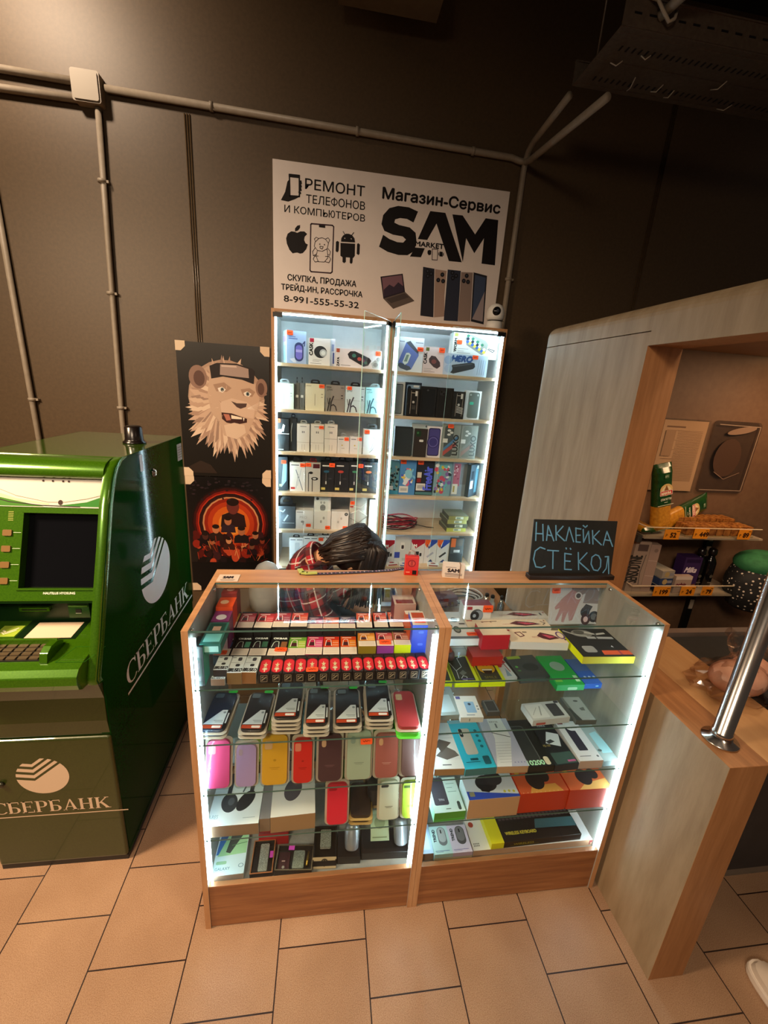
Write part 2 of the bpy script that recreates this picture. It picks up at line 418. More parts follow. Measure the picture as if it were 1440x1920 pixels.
# ---------------------------------------------------------------- conduits, box, cable tray
def clips(par, pts):
    for p, ax in pts:
        b = MB(); b.lathe([(0.021, -0.008), (0.021, 0.008)], p, PIPE, 14, ax); b.box((p[0]+0.012, p[1]-0.004, p[2]-0.006), (p[0]+0.032, p[1]+0.014, p[2]+0.006), PIPE); b.build('clip', par)
wy = BACKY-0.019
def pipe(name, pts, label, cpts=(), r=0.0165):
    m = MB().tube(pts, r, PIPE, 12); o = m.build(name); tag(o, label, 'pipe', None); clips(o, cpts); return o
pipe('wall_conduit', [(-0.80, wy, 2.945), (1.33, wy, 2.915), (1.375, wy, 2.905), (1.405, wy-0.02, 2.895), (1.41, wy-0.08, 2.88), (1.41, 1.06, 2.795)], 'long grey conduit running right from the junction box along the back wall', [((-0.30, wy, 2.938), X), ((0.45, wy, 2.928), X), ((1.1, wy, 2.918), X)])
pipe('wall_conduit', [(-2.6, wy, 2.98), (-0.93, wy, 2.955)], 'upper grey conduit entering the junction box from the left')
pipe('wall_conduit', [(-2.6, wy, 2.88), (-0.93, wy, 2.885)], 'lower grey conduit entering the junction box from the left')
pipe('wall_conduit', [(-0.845, wy, 2.86), (-0.868, wy, 2.2), (-0.895, wy, 1.34), (-0.90, wy, 0.03)], 'grey conduit dropping from the junction box behind the green machine', [((-0.880, wy, 2.02), Z), ((-0.895, wy, 1.40), Z), ((-0.862, wy, 2.55), Z)], 0.0145)
pipe('wall_conduit', [(-1.385, wy, 2.87), (-1.375, wy, 1.6), (-1.36, wy, 0.03)], 'grey conduit down the wall at the far left edge', [((-1.37, wy, 1.42), Z)], 0.0145)
pipe('wall_conduit', [(1.405, wy-0.004, 0.03), (1.408, wy-0.004, 2.85), (1.408, wy-0.012, 2.90), (1.405, wy-0.05, 2.935), (1.402, wy-0.12, 2.95), (1.39, 1.36, 2.955)], 'grey conduit climbing the wall corner right of the sign to the cable tray', [((1.405, wy-0.004, 2.3), Z)])
jb = MB(); jb.prism(rrect(-0.065, -0.065, 0.065, 0.065, 0.012), (-0.878, BACKY-0.001, 2.93), X, Z, -Y, 0.05, PIPE)
o = tag(jb.build('junction_box'), 'square grey junction box on the back wall where the conduits meet', 'junction box')
m = MB(); m.prism(rrect(-0.058, -0.058, 0.058, 0.058, 0.01), (-0.878, BACKY-0.0515, 2.93), X, Z, -Y, 0.006, M('#8f8576', 0.5)); m.build('cover', o)

TRAYM = speckle('dark_perforated_steel', '#6a5d52', '#75685c', 60, 0.4, 0, 0.5)
tr = root('cable_tray', (1.9, 1.1, 2.95), 'dark perforated steel cable tray hanging under the ceiling at upper right', 'cable tray')
def rel(o, p):
    if o.parent is p: o.matrix_parent_inverse = Matrix.Translation(-p.location)
    return o
m = MB(); m.box((1.36, 0.96, 2.945), (2.9, 1.285, 2.949), TRAYM)
for k in range(52):  # slots punched in the bed, in two lines
    for yy in (1.05, 1.22): m.box((1.42+k*0.028, yy-0.012, 2.9435), (1.427+k*0.028, yy+0.012, 2.9447), BLACK)
for yy in (0.985, 1.12, 1.26): m.box((1.36, yy-0.003, 2.942), (2.9, yy+0.003, 2.945), TRAYM)
rel(m.build('tray_bed', tr), tr)
for yy in (0.955, 1.285):
    m = MB(); m.box((1.36, yy, 2.949), (2.9, yy+0.004, 3.03), TRAYM)
    for k in range(24): m.box((1.40+k*0.06, yy-0.0006, 2.985), (1.43+k*0.06, yy+0.0046, 2.992), BLACK)
    m.box((1.36, yy-0.005, 3.03), (2.9, yy+0.009, 3.035), TRAYM)
    rel(m.build('side_rail', tr), tr)
ties = [((1.43, 1.12), (1.47, 1.10)), ((1.52, 1.06), (1.555, 1.05)), ((1.60, 1.25), (1.58, 1.17)), ((1.70, 1.23), (1.72, 1.18)), ((1.78, 1.25), (1.79, 1.20)), ((1.95, 1.10), (1.93, 1.16)), ((2.1, 1.22), (2.06, 1.26))]
for (a, b) in ties:
    rel(MB().tube([(a[0], a[1], 2.941), ((a[0]+b[0])/2, (a[1]+b[1])/2, 2.928), (b[0], b[1], 2.941)], 0.0022, M('#b9ad9c', 0.5), 6).build('cable_tie', tr), tr)
for xx in (1.45, 2.6):
    for yy in (0.965, 1.278): rel(MB().tube([(xx, yy, 3.0), (xx, yy, 3.75)], 0.004, TRAYM, 8).build('hanger_rod', tr), tr)
hp = MB().tube([(1.50, 0.955, 2.99), (1.545, 0.86, 3.02), (1.70, 0.55, 3.12), (1.86, 0.2, 3.23)], 0.017, M('#8d8476', 0.5), 12)
o = tag(hp.build('ceiling_conduit'), 'grey conduit slanting up from the cable tray at the top right corner', 'pipe')
pts = [(1.44, 0.95, 3.036), (1.47, 0.935, 3.02), (1.492, 0.925, 2.985), (1.52, 0.925, 2.96), (1.545, 0.93, 2.975), (1.55, 0.935, 3.0)]
tag(MB().tube(pts, 0.006, M('#a99f90', 0.5), 8).build('hanging_cable'), 'short grey cable loop over the near edge of the cable tray', 'cable')
dk = MB().box((0.33, 1.52, 3.365), (0.815, 1.74, 3.75), speckle('duct_cladding', '#5a4f3e', '#625643', 20, 0.7))
tag(dk.build('ceiling_duct'), 'dull brown boxed duct hanging from the ceiling at top centre', 'duct')

# ceiling lamps of the hall, behind and beside the camera
for i, (x, y, z, sz) in enumerate(((-0.15, -1.55, 3.08, 0.3), (1.9, -1.5, 2.93, 0.3), (-2.2, -0.6, 3.03, 0.3), (-1.25, 1.15, 3.65, 0.14))):
    pass
# ring lamps in the shop ceiling
for i, (x, y) in enumerate(((2.06, 0.50), (2.02, 0.22))):
    m = MB(); R = 0.085
    pts = [(x+R*math.cos(2*PI*k/24), y+R*math.sin(2*PI*k/24), 1.826) for k in range(25)]
    m.tube(pts, 0.0045, emit('warm_ring_glow', (1.0, 0.72, 0.38), 3.0), 8)
    tag(m.build('ring_lamp'), ('warm glowing ring lamp on the shop ceiling, farther from the beam', 'warm glowing ring lamp on the shop ceiling, close under the beam')[i], 'lamp', None)

# ---------------------------------------------------------------- wall sign
sgx, sgz, sgy = 0.002, 1.955, 1.853
K = '#120d10'
sg = root('shop_sign', (sgx, sgy, sgz), 'large white shop sign with black lettering on the back wall above the cabinets', 'sign')
MB().box((0, 0, 0), (1.346, 0.010, 0.80), speckle('sign_board', '#e4dbd8', '#e8dfdc', 10, 0.45)).build('board', sg)
def sign(name, items, o0=0.0004):
    m = MB(); m.art((0, 0, 0), X, Z, -Y, 1, 1, items, o0, 0.00008); return m.build(name, sg)
sign('lettering', [('t','РЕМОНТ',0.174,0.682,0.047,'#120d10',{'w':0.328,'b':0.02}), ('t','ТЕЛЕФОНОВ',0.18,0.617,0.038,'#120d10',{'w':0.327,'b':0.015}),
 ('t','И КОМПЬЮТЕРОВ',0.062,0.56,0.033,'#120d10',{'w':0.448,'b':0.015}), ('t','СКУПКА, ПРОДАЖА',0.079,0.222,0.03,'#120d10',{'w':0.397,'b':0.04}),
 ('t','ТРЕЙД-ИН, РАССРОЧКА',0.043,0.17,0.029,'#120d10',{'w':0.472,'b':0.04}), ('t','8-991-555-55-32',0.058,0.108,0.033,'#120d10',{'w':0.438,'b':0.03}),
 ('t','Магазин-Сервис',0.604,0.685,0.051,'#120d10',{'w':0.695,'b':0.05}), ('t','MARKET',0.811,0.47,0.025,'#120d10',{'w':0.171,'b':0.06})])
sign('logo', [('p', [(0.813,0.643),(0.758,0.658),(0.696,0.658),(0.646,0.642),(0.613,0.604),(0.606,0.559),(0.625,0.527),(0.676,0.513),(0.734,0.51),(0.754,0.496),(0.739,0.479),(0.704,0.478),(0.657,0.489),(0.619,0.507),(0.599,0.444),(0.651,0.423),(0.715,0.413),(0.77,0.417),(0.808,0.443),(0.818,0.491),(0.808,0.536),(0.772,0.559),(0.708,0.565),(0.68,0.574),(0.683,0.59),(0.711,0.6),(0.752,0.6),(0.791,0.586)], K),
 ('p', [(0.884,0.653),(0.974,0.654),(1.102,0.412),(1.022,0.411),(0.927,0.595),(0.88,0.507),(0.824,0.506)], K), ('p', [(0.812,0.461),(0.87,0.463),(0.851,0.414),(0.785,0.412)], K),
 ('p', [(1.016,0.651),(1.078,0.652),(1.165,0.565),(1.218,0.653),(1.296,0.652),(1.31,0.416),(1.225,0.417),(1.222,0.551),(1.173,0.467),(1.113,0.54),(1.108,0.414)], K)])
sign('fruit_emblem', [('p', [(0.132,0.466),(0.15,0.475),(0.172,0.477),(0.188,0.466),(0.174,0.451),(0.171,0.435),(0.179,0.419),(0.192,0.414),(0.183,0.389),(0.164,0.368),(0.149,0.364),(0.133,0.368),(0.119,0.365),(0.107,0.361),(0.089,0.378),(0.075,0.407),(0.071,0.433),(0.079,0.456),(0.099,0.47),(0.116,0.47)], K), ('p', [(0.12,0.471),(0.12,0.486),(0.132,0.501),(0.148,0.506),(0.148,0.492),(0.136,0.477)], K)])
sign('robot_emblem', [('p', [(0.379,0.447),(0.38,0.465),(0.39,0.48),(0.407,0.49),(0.422,0.491),(0.44,0.487),(0.455,0.472),(0.46,0.451)], K), ('p', [(0.376,0.441),(0.46,0.445),(0.461,0.383),(0.453,0.372),(0.388,0.37),(0.378,0.376)], K),
 ('p', [(0.35,0.444),(0.358,0.449),(0.368,0.445),(0.367,0.399),(0.359,0.391),(0.35,0.397)], K), ('p', [(0.471,0.445),(0.479,0.45),(0.488,0.443),(0.488,0.396),(0.481,0.389),(0.471,0.395)], K), ('p', [(0.39,0.376),(0.41,0.378),(0.41,0.347),(0.401,0.34),(0.391,0.345)], K), ('p', [(0.433,0.376),(0.45,0.378),(0.449,0.347),(0.441,0.34),(0.433,0.345)], K),
 ('l', [(0.4,0.485),(0.389,0.499)], .004, K), ('l', [(0.438,0.485),(0.45,0.5)], .004, K), ('p', [(0.398,0.469),(0.403,0.467),(0.401,0.463),(0.396,0.466)], '#e4dbd8'), ('p', [(0.435,0.47),(0.44,0.468),(0.438,0.464),(0.433,0.467)], '#e4dbd8')])
sign('hand_emblem', [('p', [(0.043,0.614),(0.066,0.655),(0.078,0.704),(0.092,0.72),(0.092,0.639),(0.143,0.64),(0.12,0.627),(0.083,0.611)], K), ('l', [(0.089,0.738),(0.142,0.739),(0.143,0.642),(0.091,0.639),(0.089,0.738)], .008, K), ('l', [(0.089,0.733),(0.142,0.734)], .014, K),
 ('l', [(0.147,0.713),(0.149,0.705)], .014, K), ('l', [(0.146,0.697),(0.149,0.689)], .014, K), ('l', [(0.146,0.68),(0.148,0.672)], .014, K), ('l', [(0.143,0.663),(0.147,0.657)], .012, K)])
bear = '#2a1c22'
sign('phone_drawing', [('l', [(0.211,0.519),(0.328,0.523),(0.335,0.517),(0.333,0.288),(0.325,0.281),(0.212,0.278),(0.206,0.285),(0.207,0.515),(0.211,0.519)], .007, '#3a2430'), ('l', [(0.256,0.512),(0.284,0.512)], .012, K)]
 + [('l', q, .0032, bear) for q in ([(0.235,0.432),(0.228,0.445),(0.238,0.455),(0.252,0.45)], [(0.29,0.451),(0.305,0.459),(0.315,0.449),(0.308,0.435)], [(0.252,0.45),(0.271,0.456),(0.29,0.451),(0.308,0.432),(0.301,0.403),(0.273,0.388),(0.246,0.39),(0.228,0.409),(0.232,0.43),(0.252,0.45)],
 [(0.26,0.412),(0.279,0.412),(0.273,0.4),(0.261,0.403),(0.26,0.412)], [(0.246,0.39),(0.239,0.361),(0.252,0.333),(0.287,0.335),(0.307,0.359),(0.301,0.401)], [(0.232,0.4),(0.219,0.381),(0.223,0.361),(0.241,0.37)], [(0.306,0.405),(0.32,0.391),(0.316,0.372),(0.304,0.376)], [(0.251,0.362),(0.231,0.36),(0.223,0.343),(0.234,0.33),(0.254,0.335)], [(0.292,0.364),(0.312,0.366),(0.323,0.353),(0.313,0.334),(0.292,0.337)])]
 + [('p', [(0.256,0.425),(0.262,0.426),(0.262,0.42),(0.256,0.419)], bear), ('p', [(0.282,0.425),(0.288,0.426),(0.288,0.42),(0.282,0.419)], bear)])
sign('laptop_picture', [('p', [(0.617,0.29),(0.749,0.318),(0.771,0.222),(0.642,0.174)], '#241c28'), ('p', [(0.626,0.285),(0.744,0.311),(0.763,0.225),(0.646,0.184)], '#7b5a68'), ('p', [(0.641,0.222),(0.673,0.253),(0.701,0.242),(0.726,0.27),(0.757,0.252),(0.763,0.225),(0.646,0.184)], '#33283a'), ('p', [(0.642,0.174),(0.771,0.222),(0.833,0.178),(0.706,0.123)], '#5e534f'), ('p', [(0.659,0.173),(0.768,0.214),(0.797,0.195),(0.691,0.153)], '#463d3c')])
ph = []
for q, c in (([(0.869,0.366),(0.939,0.362),(0.959,0.097),(0.876,0.1)], '#262733'), ([(0.943,0.36),(1.014,0.358),(1.015,0.226),(1.028,0.108),(0.962,0.097)], '#a58e84'), ([(1.02,0.366),(1.102,0.366),(1.116,0.087),(1.026,0.085)], '#2b3142'), ([(1.105,0.36),(1.178,0.364),(1.197,0.093),(1.117,0.087)], '#8b7b76'), ([(1.182,0.366),(1.269,0.355),(1.285,0.083),(1.2,0.094)], '#20222c'), ([(1.193,0.354),(1.262,0.344),(1.276,0.098),(1.206,0.107)], '#3c4a66'), ([(1.206,0.107),(1.236,0.186),(1.266,0.268),(1.276,0.098)], '#9a8f94')): ph.append(('p', q, c))
for pts in ([(0.898,0.346),(0.921,0.334),(0.901,0.32)], [(0.99,0.335),(0.968,0.304),(0.998,0.301)], [(1.051,0.351),(1.075,0.337),(1.056,0.323)], [(1.141,0.343),(1.126,0.314),(1.153,0.311)]):
    for (x, z) in pts: ph.append(('e', x, z, .012, .012, '#15151b')); ph.append(('e', x, z, .005, .005, '#3b3f4e'))
sign('phones_picture', ph)
sign('small_emblems', [('p', [(0.888,0.452),(0.898,0.458),(0.91,0.455),(0.91,0.434),(0.897,0.429),(0.888,0.439)], K), ('l', [(0.915,0.464),(0.948,0.466),(0.951,0.409),(0.919,0.408),(0.915,0.464)], .004, '#3a2430'), ('p', [(0.96,0.455),(0.979,0.455),(0.982,0.43),(0.962,0.43)], K), ('p', [(0.954,0.45),(0.958,0.45),(0.96,0.435),(0.955,0.435)], K), ('p', [(0.982,0.451),(0.986,0.451),(0.988,0.436),(0.983,0.436)], K)])

# ---------------------------------------------------------------- two posters with paper corners
def poster(name, x0, z0, x1, z1, label, base):
    r = root(name, (0, 0, 0), label, 'poster')
    MB().box((x0, 1.8535, z0), (x1, 1.8645, z1), M(base, 0.35)).build('panel', r)
    for cx, cz, sx, sz in ((x0, z1, 1, -1), (x1, z1, -1, -1), (x0, z0, 1, 1), (x1, z0, -1, 1)):
        P = [(0, 0), (0.055, 0), (0.055, 0.03), (0.03, 0.055), (0, 0.055)]
        P = [(cx+sx*a-sx*.002, cz+sz*b-sz*.002) for a, b in P]
        m = MB(); m.prism(P, (0, 1.8535-0.0012, 0), X, Z, -Y, 0.0008, M('#d9c3a8', 0.7)); m.build('paper_corner', r)
    return r
r = poster('lion_poster', -0.562, 1.000, -0.028, 1.803, 'dark poster of a white lion head wearing a headband on the back wall', '#17130f')
it = []
cx, cz = -0.285, 1.435
fur = ['#cbb09a', '#b89a86', '#d8c0aa', '#a88a78', '#c4a793', '#9a7f70']
it += [('e', cx, cz+.055, .225, .225, '#a88c79'), ('e', cx-.02, cz+.045, .20, .21, '#b79b87')]
for ring, (R0, R1, nn) in enumerate(((0.16, 0.272, 64), (0.13, 0.235, 58), (0.10, 0.20, 52))):
    for k in range(nn):
        a = 2*PI*k/nn+random.uniform(-.04, .04); ln = R1*random.uniform(0.84, 1.05); w = 0.017*random.uniform(.8, 1.5)
        sq = 1.17 if math.sin(a) > 0 else 1.13
        bx, bz = cx+R0*math.cos(a)*.9, cz+R0*math.sin(a)*(1.12 if math.sin(a) > 0 else 1); dr = a-(0.5*math.cos(a))
        tx, tz = cx+ln*math.cos(a)*0.94, cz+ln*math.sin(a)*sq-0.02
        tx = max(-0.555, min(-0.034, tx))
        it.append(('p', [(bx-w*math.sin(a), bz+w*math.cos(a)), ((bx+tx)/2-w*1.1*math.sin(a), (bz+tz)/2+w*1.1*math.cos(a)), (tx, tz), (bx+w*math.sin(a), bz-w*math.cos(a))], fur[(k*7+ring*3) % 6]))
it += [('p', [(-0.375,1.657),(-0.318,1.617),(-0.221,1.616),(-0.132,1.599),(-0.095,1.564),(-0.089,1.481),(-0.121,1.386),(-0.171,1.272),(-0.234,1.245),(-0.311,1.265),(-0.337,1.358),(-0.38,1.402),(-0.397,1.507)], '#c0a48f')]
it += [('e', -0.447, 1.607, .052, .068, '#8a6d60'), ('e', -0.44, 1.60, .032, .045, '#5a4038'), ('e', -0.077, 1.565, .035, .055, '#8a6d60'), ('e', -0.08, 1.56, .02, .036, '#5a4038')]
it += [('p', [(-0.377,1.675),(-0.336,1.694),(-0.219,1.698),(-0.13,1.675),(-0.115,1.66),(-0.123,1.585),(-0.192,1.607),(-0.303,1.618),(-0.37,1.602)], '#221a1a'), ('p', [(-0.315,1.688),(-0.219,1.689),(-0.152,1.672),(-0.15,1.619),(-0.221,1.622),(-0.319,1.628)], '#a08c84'), ('p', [(-0.31,1.684),(-0.223,1.685),(-0.219,1.675),(-0.308,1.674)], '#c7b4aa'),
 ('p', [(-0.361,1.569),(-0.297,1.585),(-0.254,1.554),(-0.284,1.53),(-0.344,1.53)], '#a1836f'), ('p', [(-0.201,1.55),(-0.148,1.561),(-0.114,1.54),(-0.134,1.509),(-0.187,1.513)], '#a1836f'),
 ('p', [(-0.336,1.549),(-0.309,1.559),(-0.288,1.543),(-0.307,1.524),(-0.329,1.53)], '#e6dcd2'), ('p', [(-0.185,1.53),(-0.163,1.541),(-0.137,1.527),(-0.153,1.509),(-0.178,1.514)], '#e6dcd2')]
it += [('e', q[0], q[1], .010, .012, '#5d6e72') for q in [(-0.309,1.542),(-0.16,1.525)]] + [('e', q[0], q[1], .005, .006, '#141416') for q in [(-0.309,1.542),(-0.16,1.525)]]
it += [('p', [(-0.325,1.467),(-0.256,1.494),(-0.165,1.476),(-0.12,1.433),(-0.129,1.377),(-0.198,1.389),(-0.244,1.402),(-0.32,1.406)], '#cdb39f'), ('p', [(-0.26,1.477),(-0.227,1.466),(-0.166,1.468),(-0.172,1.447),(-0.205,1.434),(-0.227,1.442)], '#4c3833'),
 ('p', [(-0.32,1.406),(-0.259,1.403),(-0.168,1.375),(-0.169,1.352),(-0.231,1.336),(-0.292,1.345),(-0.318,1.367)], '#3b1f1c'), ('p', [(-0.309,1.398),(-0.275,1.396),(-0.265,1.362),(-0.292,1.357)], '#b3705f'), ('p', [(-0.263,1.393),(-0.199,1.381),(-0.199,1.37),(-0.262,1.37)], '#e8ddc9'), ('p', [(-0.193,1.38),(-0.183,1.378),(-0.188,1.357)], '#efe6d4'),
 ('p', [(-0.308,1.328),(-0.246,1.347),(-0.185,1.335),(-0.177,1.288),(-0.234,1.245),(-0.295,1.262)], '#d3bba6')]
for k in range(7): it.append(('l', [(-0.166,1.438)]+[(-0.075+k*.003, 1.425+.012*k)], .0012, '#e5d7c8'))
for k in range(46):
    a = random.uniform(0, 2*PI); rr = random.uniform(.03, .13); px_, pz_ = cx+rr*math.cos(a), cz-.02+rr*math.sin(a)*1.1
    if pz_ > 1.6 or (abs(px_+.22) < .09 and 1.3 < pz_ < 1.5): continue
    it.append(('p', [(px_, pz_), (px_+.004, pz_+.004), (px_+.02*math.cos(a), pz_+.03*math.sin(a)-.01)], fur[k % 6]))
it += [('p', [(-0.53, 1.06), (-0.46, 1.10), (-0.40, 1.075), (-0.36, 1.02), (-0.53, 1.02)], '#2c2019')]
m = MB(); m.art((0, 1.8535, 0), X, Z, -Y, 1, 1, it, 0.0003, 0.000006, 0.35); m.build('printed_lion', r)
r = poster('glow_poster', -0.560, 0.190, -0.030, 0.995, 'dark poster with a red glowing ring and small figures below the lion poster', '#0d0a0b')
it = []; cx, cz = -0.29, 0.66
for k, (R, c) in enumerate(((.25, '#1d0908'), (.24, '#3a0d0a'), (.225, '#7a160e'), (.212, '#b8341c'), (.205, '#2a1210'), (.188, '#3a1a14'), (.182, '#c98a5e'), (.172, '#8f2412'), (.15, '#b53a18'), (.12, '#d0601f'), (.08, '#e28b35'))): it.append(('e', cx, cz+.02, R, R*1.02, c))
for k in range(70):
    x = random.uniform(-0.53, -0.06); z = random.uniform(0.40, 0.60); s = random.uniform(.012, .03)
    it.append(('e', x, z, s, s*random.uniform(1, 1.8), random.choice(['#150b0c', '#2a1010', '#551410', '#8c2416', '#3a1a1e', '#1c1216', '#b8452a']), random.uniform(-.5, .5)))
def bust(x, z, s, skin, coat):
    it.extend([('p', [(x-s*1.5, z-s*2.6), (x-s*1.3, z-s*1.1), (x-s*.4, z-s*.7), (x+s*.4, z-s*.7), (x+s*1.3, z-s*1.1), (x+s*1.5, z-s*2.6)], coat), ('e', x, z, s*.72, s, skin), ('e', x, z+s*.55, s*.72, s*.5, '#22130f')])
bust(-0.275, 0.80, .055, '#6b2f2a', '#2a1616'); bust(-0.31, 0.70, .032, '#b5704a', '#30202a'); bust(-0.39, 0.64, .032, '#c07a52', '#2a1a16'); bust(-0.225, 0.63, .034, '#a86744', '#1d1518'); bust(-0.135, 0.60, .028, '#b27350', '#241416'); bust(-0.31, 0.56, .026, '#c88a62', '#3a1a14'); bust(-0.46, 0.59, .028, '#4a2620', '#170d0f'); bust(-0.42, 0.55, .024, '#a3603e', '#3c1a12'); bust(-0.09, 0.56, .022, '#8c3a24', '#4a1511'); bust(-0.16, 0.52, .024, '#7d4a36', '#26141a')
for k in range(26):
    x = random.uniform(-0.52, -0.06); z = random.uniform(0.40, 0.52)
    it.append(('l', [(x, z), (x+random.uniform(-.05, .05), z+random.uniform(.02, .09))], .003, random.choice(['#c8562c', '#e0a066', '#7d2016', '#a83a20'])))
it += [('r', -0.555, 0.195, -0.035, 0.40, '#0d0a0b')]
for k in range(40): it.append(('e', random.uniform(-.54, -.05), random.uniform(.9, .985) if k % 2 else random.uniform(.84, .98), random.uniform(.004, .012), .006, random.choice(['#1d171b', '#251a20', '#2d2026'])))
m = MB(); m.art((0, 1.8535, 0), X, Z, -Y, 1, 1, it, 0.0003, 0.000006, 0.35); m.build('printed_picture', r)
# ---------------------------------------------------------------- cash machine
AX0, AX1 = -0.712, -0.309
atm = root('cash_machine', (-0.51, 0.6, 0), 'green bank cash machine with screen and keypad beside the glass counter', 'cash machine')
def A(o): return rel(o, atm)
WH = M('#d9d2c8', 0.4)
LWH = M('#e6e6e8', 0.4)
# lower safe body with door
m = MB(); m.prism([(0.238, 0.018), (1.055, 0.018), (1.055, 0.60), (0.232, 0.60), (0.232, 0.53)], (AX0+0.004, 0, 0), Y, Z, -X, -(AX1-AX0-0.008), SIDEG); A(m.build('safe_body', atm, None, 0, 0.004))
m = MB(); m.box((AX0+0.004, 0.222, 0.022), (AX1-0.004, 0.240, 0.535), DGREEN); dr = A(m.build('safe_door', atm, None, 0, 0.012, 4))
m = MB(); m.box((AX0+0.006, 0.228, 0.0), (AX1-0.006, 1.05, 0.02), BLACK); A(m.build('plinth', atm))
# flared chin between door and shell
m = MB(); m.prism([(0.226, 0.541), (1.05, 0.541), (1.05, 0.75), (0.20, 0.75), (0.222, 0.68), (0.218, 0.60)], (AX0+0.003, 0, 0), Y, Z, -X, -(AX1-AX0-0.006), DGREEN); A(m.build('lower_skirt', atm, None, 0, 0.004))
# outer shell: two side plates with rounded front edge, and a roof
OUT = [(0.560, 1.357), (0.508, 1.357), (0.474, 1.350), (0.445, 1.332), (0.422, 1.303), (0.385, 1.235), (0.335, 1.105), (0.275, 0.955), (0.238, 0.857), (0.201, 0.775), (0.196, 0.760), (0.201, 0.745), (0.225, 0.735)]
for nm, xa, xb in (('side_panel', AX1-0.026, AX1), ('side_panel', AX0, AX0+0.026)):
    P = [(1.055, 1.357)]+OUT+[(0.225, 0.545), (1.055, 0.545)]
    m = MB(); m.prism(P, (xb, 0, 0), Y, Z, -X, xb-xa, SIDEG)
    # bright painted flange along the front edge
    fl = [(y, z) for y, z in OUT[1:12]]
    vs = []; fs = []
    for i, (y, z) in enumerate(fl): vs += [(xa-0.0005, y-0.004, z), (xb-0.006, y-0.006, z+0.001), (xb+0.0006, y+0.004, z+0.0005), (xb+0.0006, y+0.022, z-0.002)]
    for i in range(len(fl)-1):
        for k in range(3): fs.append((i*4+k, i*4+k+1, i*4+5+k, i*4+4+k))
    m.add(vs, fs, GREEN, True)
    A(m.build(nm, atm))
m = MB(); m.box((AX0+0.001, 0.50, 1.340), (AX1-0.001, 1.052, 1.3575), speckle('olive_green_roof', '#3c5a14', '#436316', 200, 0.12, 0, 0.2, 1.0)); A(m.build('roof', atm, None, 0, 0.003))
# brow: rolled green bar over the header
prof = [(0.508, 1.357), (0.475, 1.3545), (0.448, 1.346), (0.43, 1.330), (0.424, 1.312), (0.432, 1.300), (0.46, 1.298), (0.508, 1.30)]
m = MB(); m.prism(prof, (AX1-0.026, 0, 0), Y, Z, -X, AX1-AX0-0.052, GREEN, None, True); A(m.build('brow', atm))
# fascia plane (tilted): y = ya + t*(z-za)
xi0, xi1 = AX0+0.026, AX1-0.026; xw = xi1-xi0
TL = Vector((0, 0.36, 0.933)).normalized()
def fasc(y, z): return Vector((xi0, y, z))
NF = Vector((0, -TL.z, TL.y))
m = MB(); m.prism([(0, 0), (xw, 0), (xw, 0.099), (0, 0.099)], fasc(0.4105, 1.214), X, TL, -NF, 0.02, WH, WH)
hd = A(m.build('header_panel', atm))
m = MB(); u = lambda a: a
it = [('p', [(0, .078*.02), (xw*.52, .078*.02), (xw*.30, .014), (0, .033)], '#3f7a1c'), ('p', [(0, .033), (xw*.30, .014), (xw*.55, .006), (xw*.56, .009), (xw*.30, .020), (0, .047)], '#d8d9a8'),
      ('p', [(xw*.60, 0.003), (xw, 0.003), (xw, .031), (xw*.85, .014)], '#2f7d24'), ('l', [(0, .030), (xw*.25, .011), (xw*.5, .004), (xw*.62, .0035), (xw*.8, .0025)], .0022, '#2a2018'), ('l', [(0, .06), (xw*.3, .026), (xw*.55, .012), (xw*.68, .013), (xw*.85, .022), (xw, .034)], .0010, '#8d7d64'), ('e', xw*.645, .012, .0062, .0062, '#3a241c')]
for dx in (.50, .575, .655, .70): it.append(('e', xw*dx, .063, .0030, .0026, '#3a241c'))
m.art(fasc(0.4105, 1.214)+NF*0.0002, X, TL*1.26, NF, 1, 1, it, 0.0003, 0.00008); A(m.build('header_print', hd))
# screen surround with opening, recessed display
sb, st_ = fasc(0.310, 0.952), 0.295
fx0, fx1, fz0, fz1 = 0.135, 0.362, 0.038, 0.262   # opening in panel coordinates (x from xi0, t along slope)
Os = fasc(0.312, 0.954)
m = MB()
for (a, b, c, d) in ((0, 0, xw, fz0), (0, fz1, xw, 0.279), (0, fz0, fx0-.005, fz1), (fx1-.012, fz0, xw, fz1)):
    m.prism([(a, b), (c, b), (c, d), (a, d)], Os, X, TL, -NF, 0.004, GREEN, GREEN)
sr = A(m.build('screen_surround', atm))
m = MB(); m.prism([(fx0-.005, fz0), (fx1, fz0), (fx1, fz1), (fx0-.005, fz1)], Os-NF*0.022, X, TL, -NF, 0.006, M('#0b0c10', 0.06), M('#0b0c10', 0.06, 0, 1.0)); A(m.build('display', atm))
m = MB()
for (a, b, c, d) in ((fx0-.008, fz0, fx0-.004, fz1), (fx0-.008, fz1-.002, xw-.01, fz1+.002), (fx0-.012, fz0-.006, xw-.012, fz0)):
    m.prism([(a, b), (c, b), (c, d), (a, d)], Os-NF*0.024, X, TL, NF, 0.028, GREEN, GREEN)
A(m.build('bezel', sr))
for k in range(4):
    b = MB(); b.prism(rrect(0.078, 0.050+k*0.047, 0.102, 0.068+k*0.047, 0.003), Os, X, TL, NF, 0.004, M('#6b4a22', 0.4), M('#7a5a2c', 0.4))
    b.art(Os+NF*.0045, X, TL, NF, 1, 1, [('l', [(0.108, 0.060+k*.047), (0.128, 0.060+k*.047)], .0012, '#cfe0c0')]); A(b.build('side_button', atm))
m = MB(); m.art(Os+NF*.0005, X, TL, NF, 1, 1, [('r', .088, .236+k*.005, .102, .238+k*.005, '#9aa04c') for k in range(6)]); A(m.build('speaker_slots', sr))
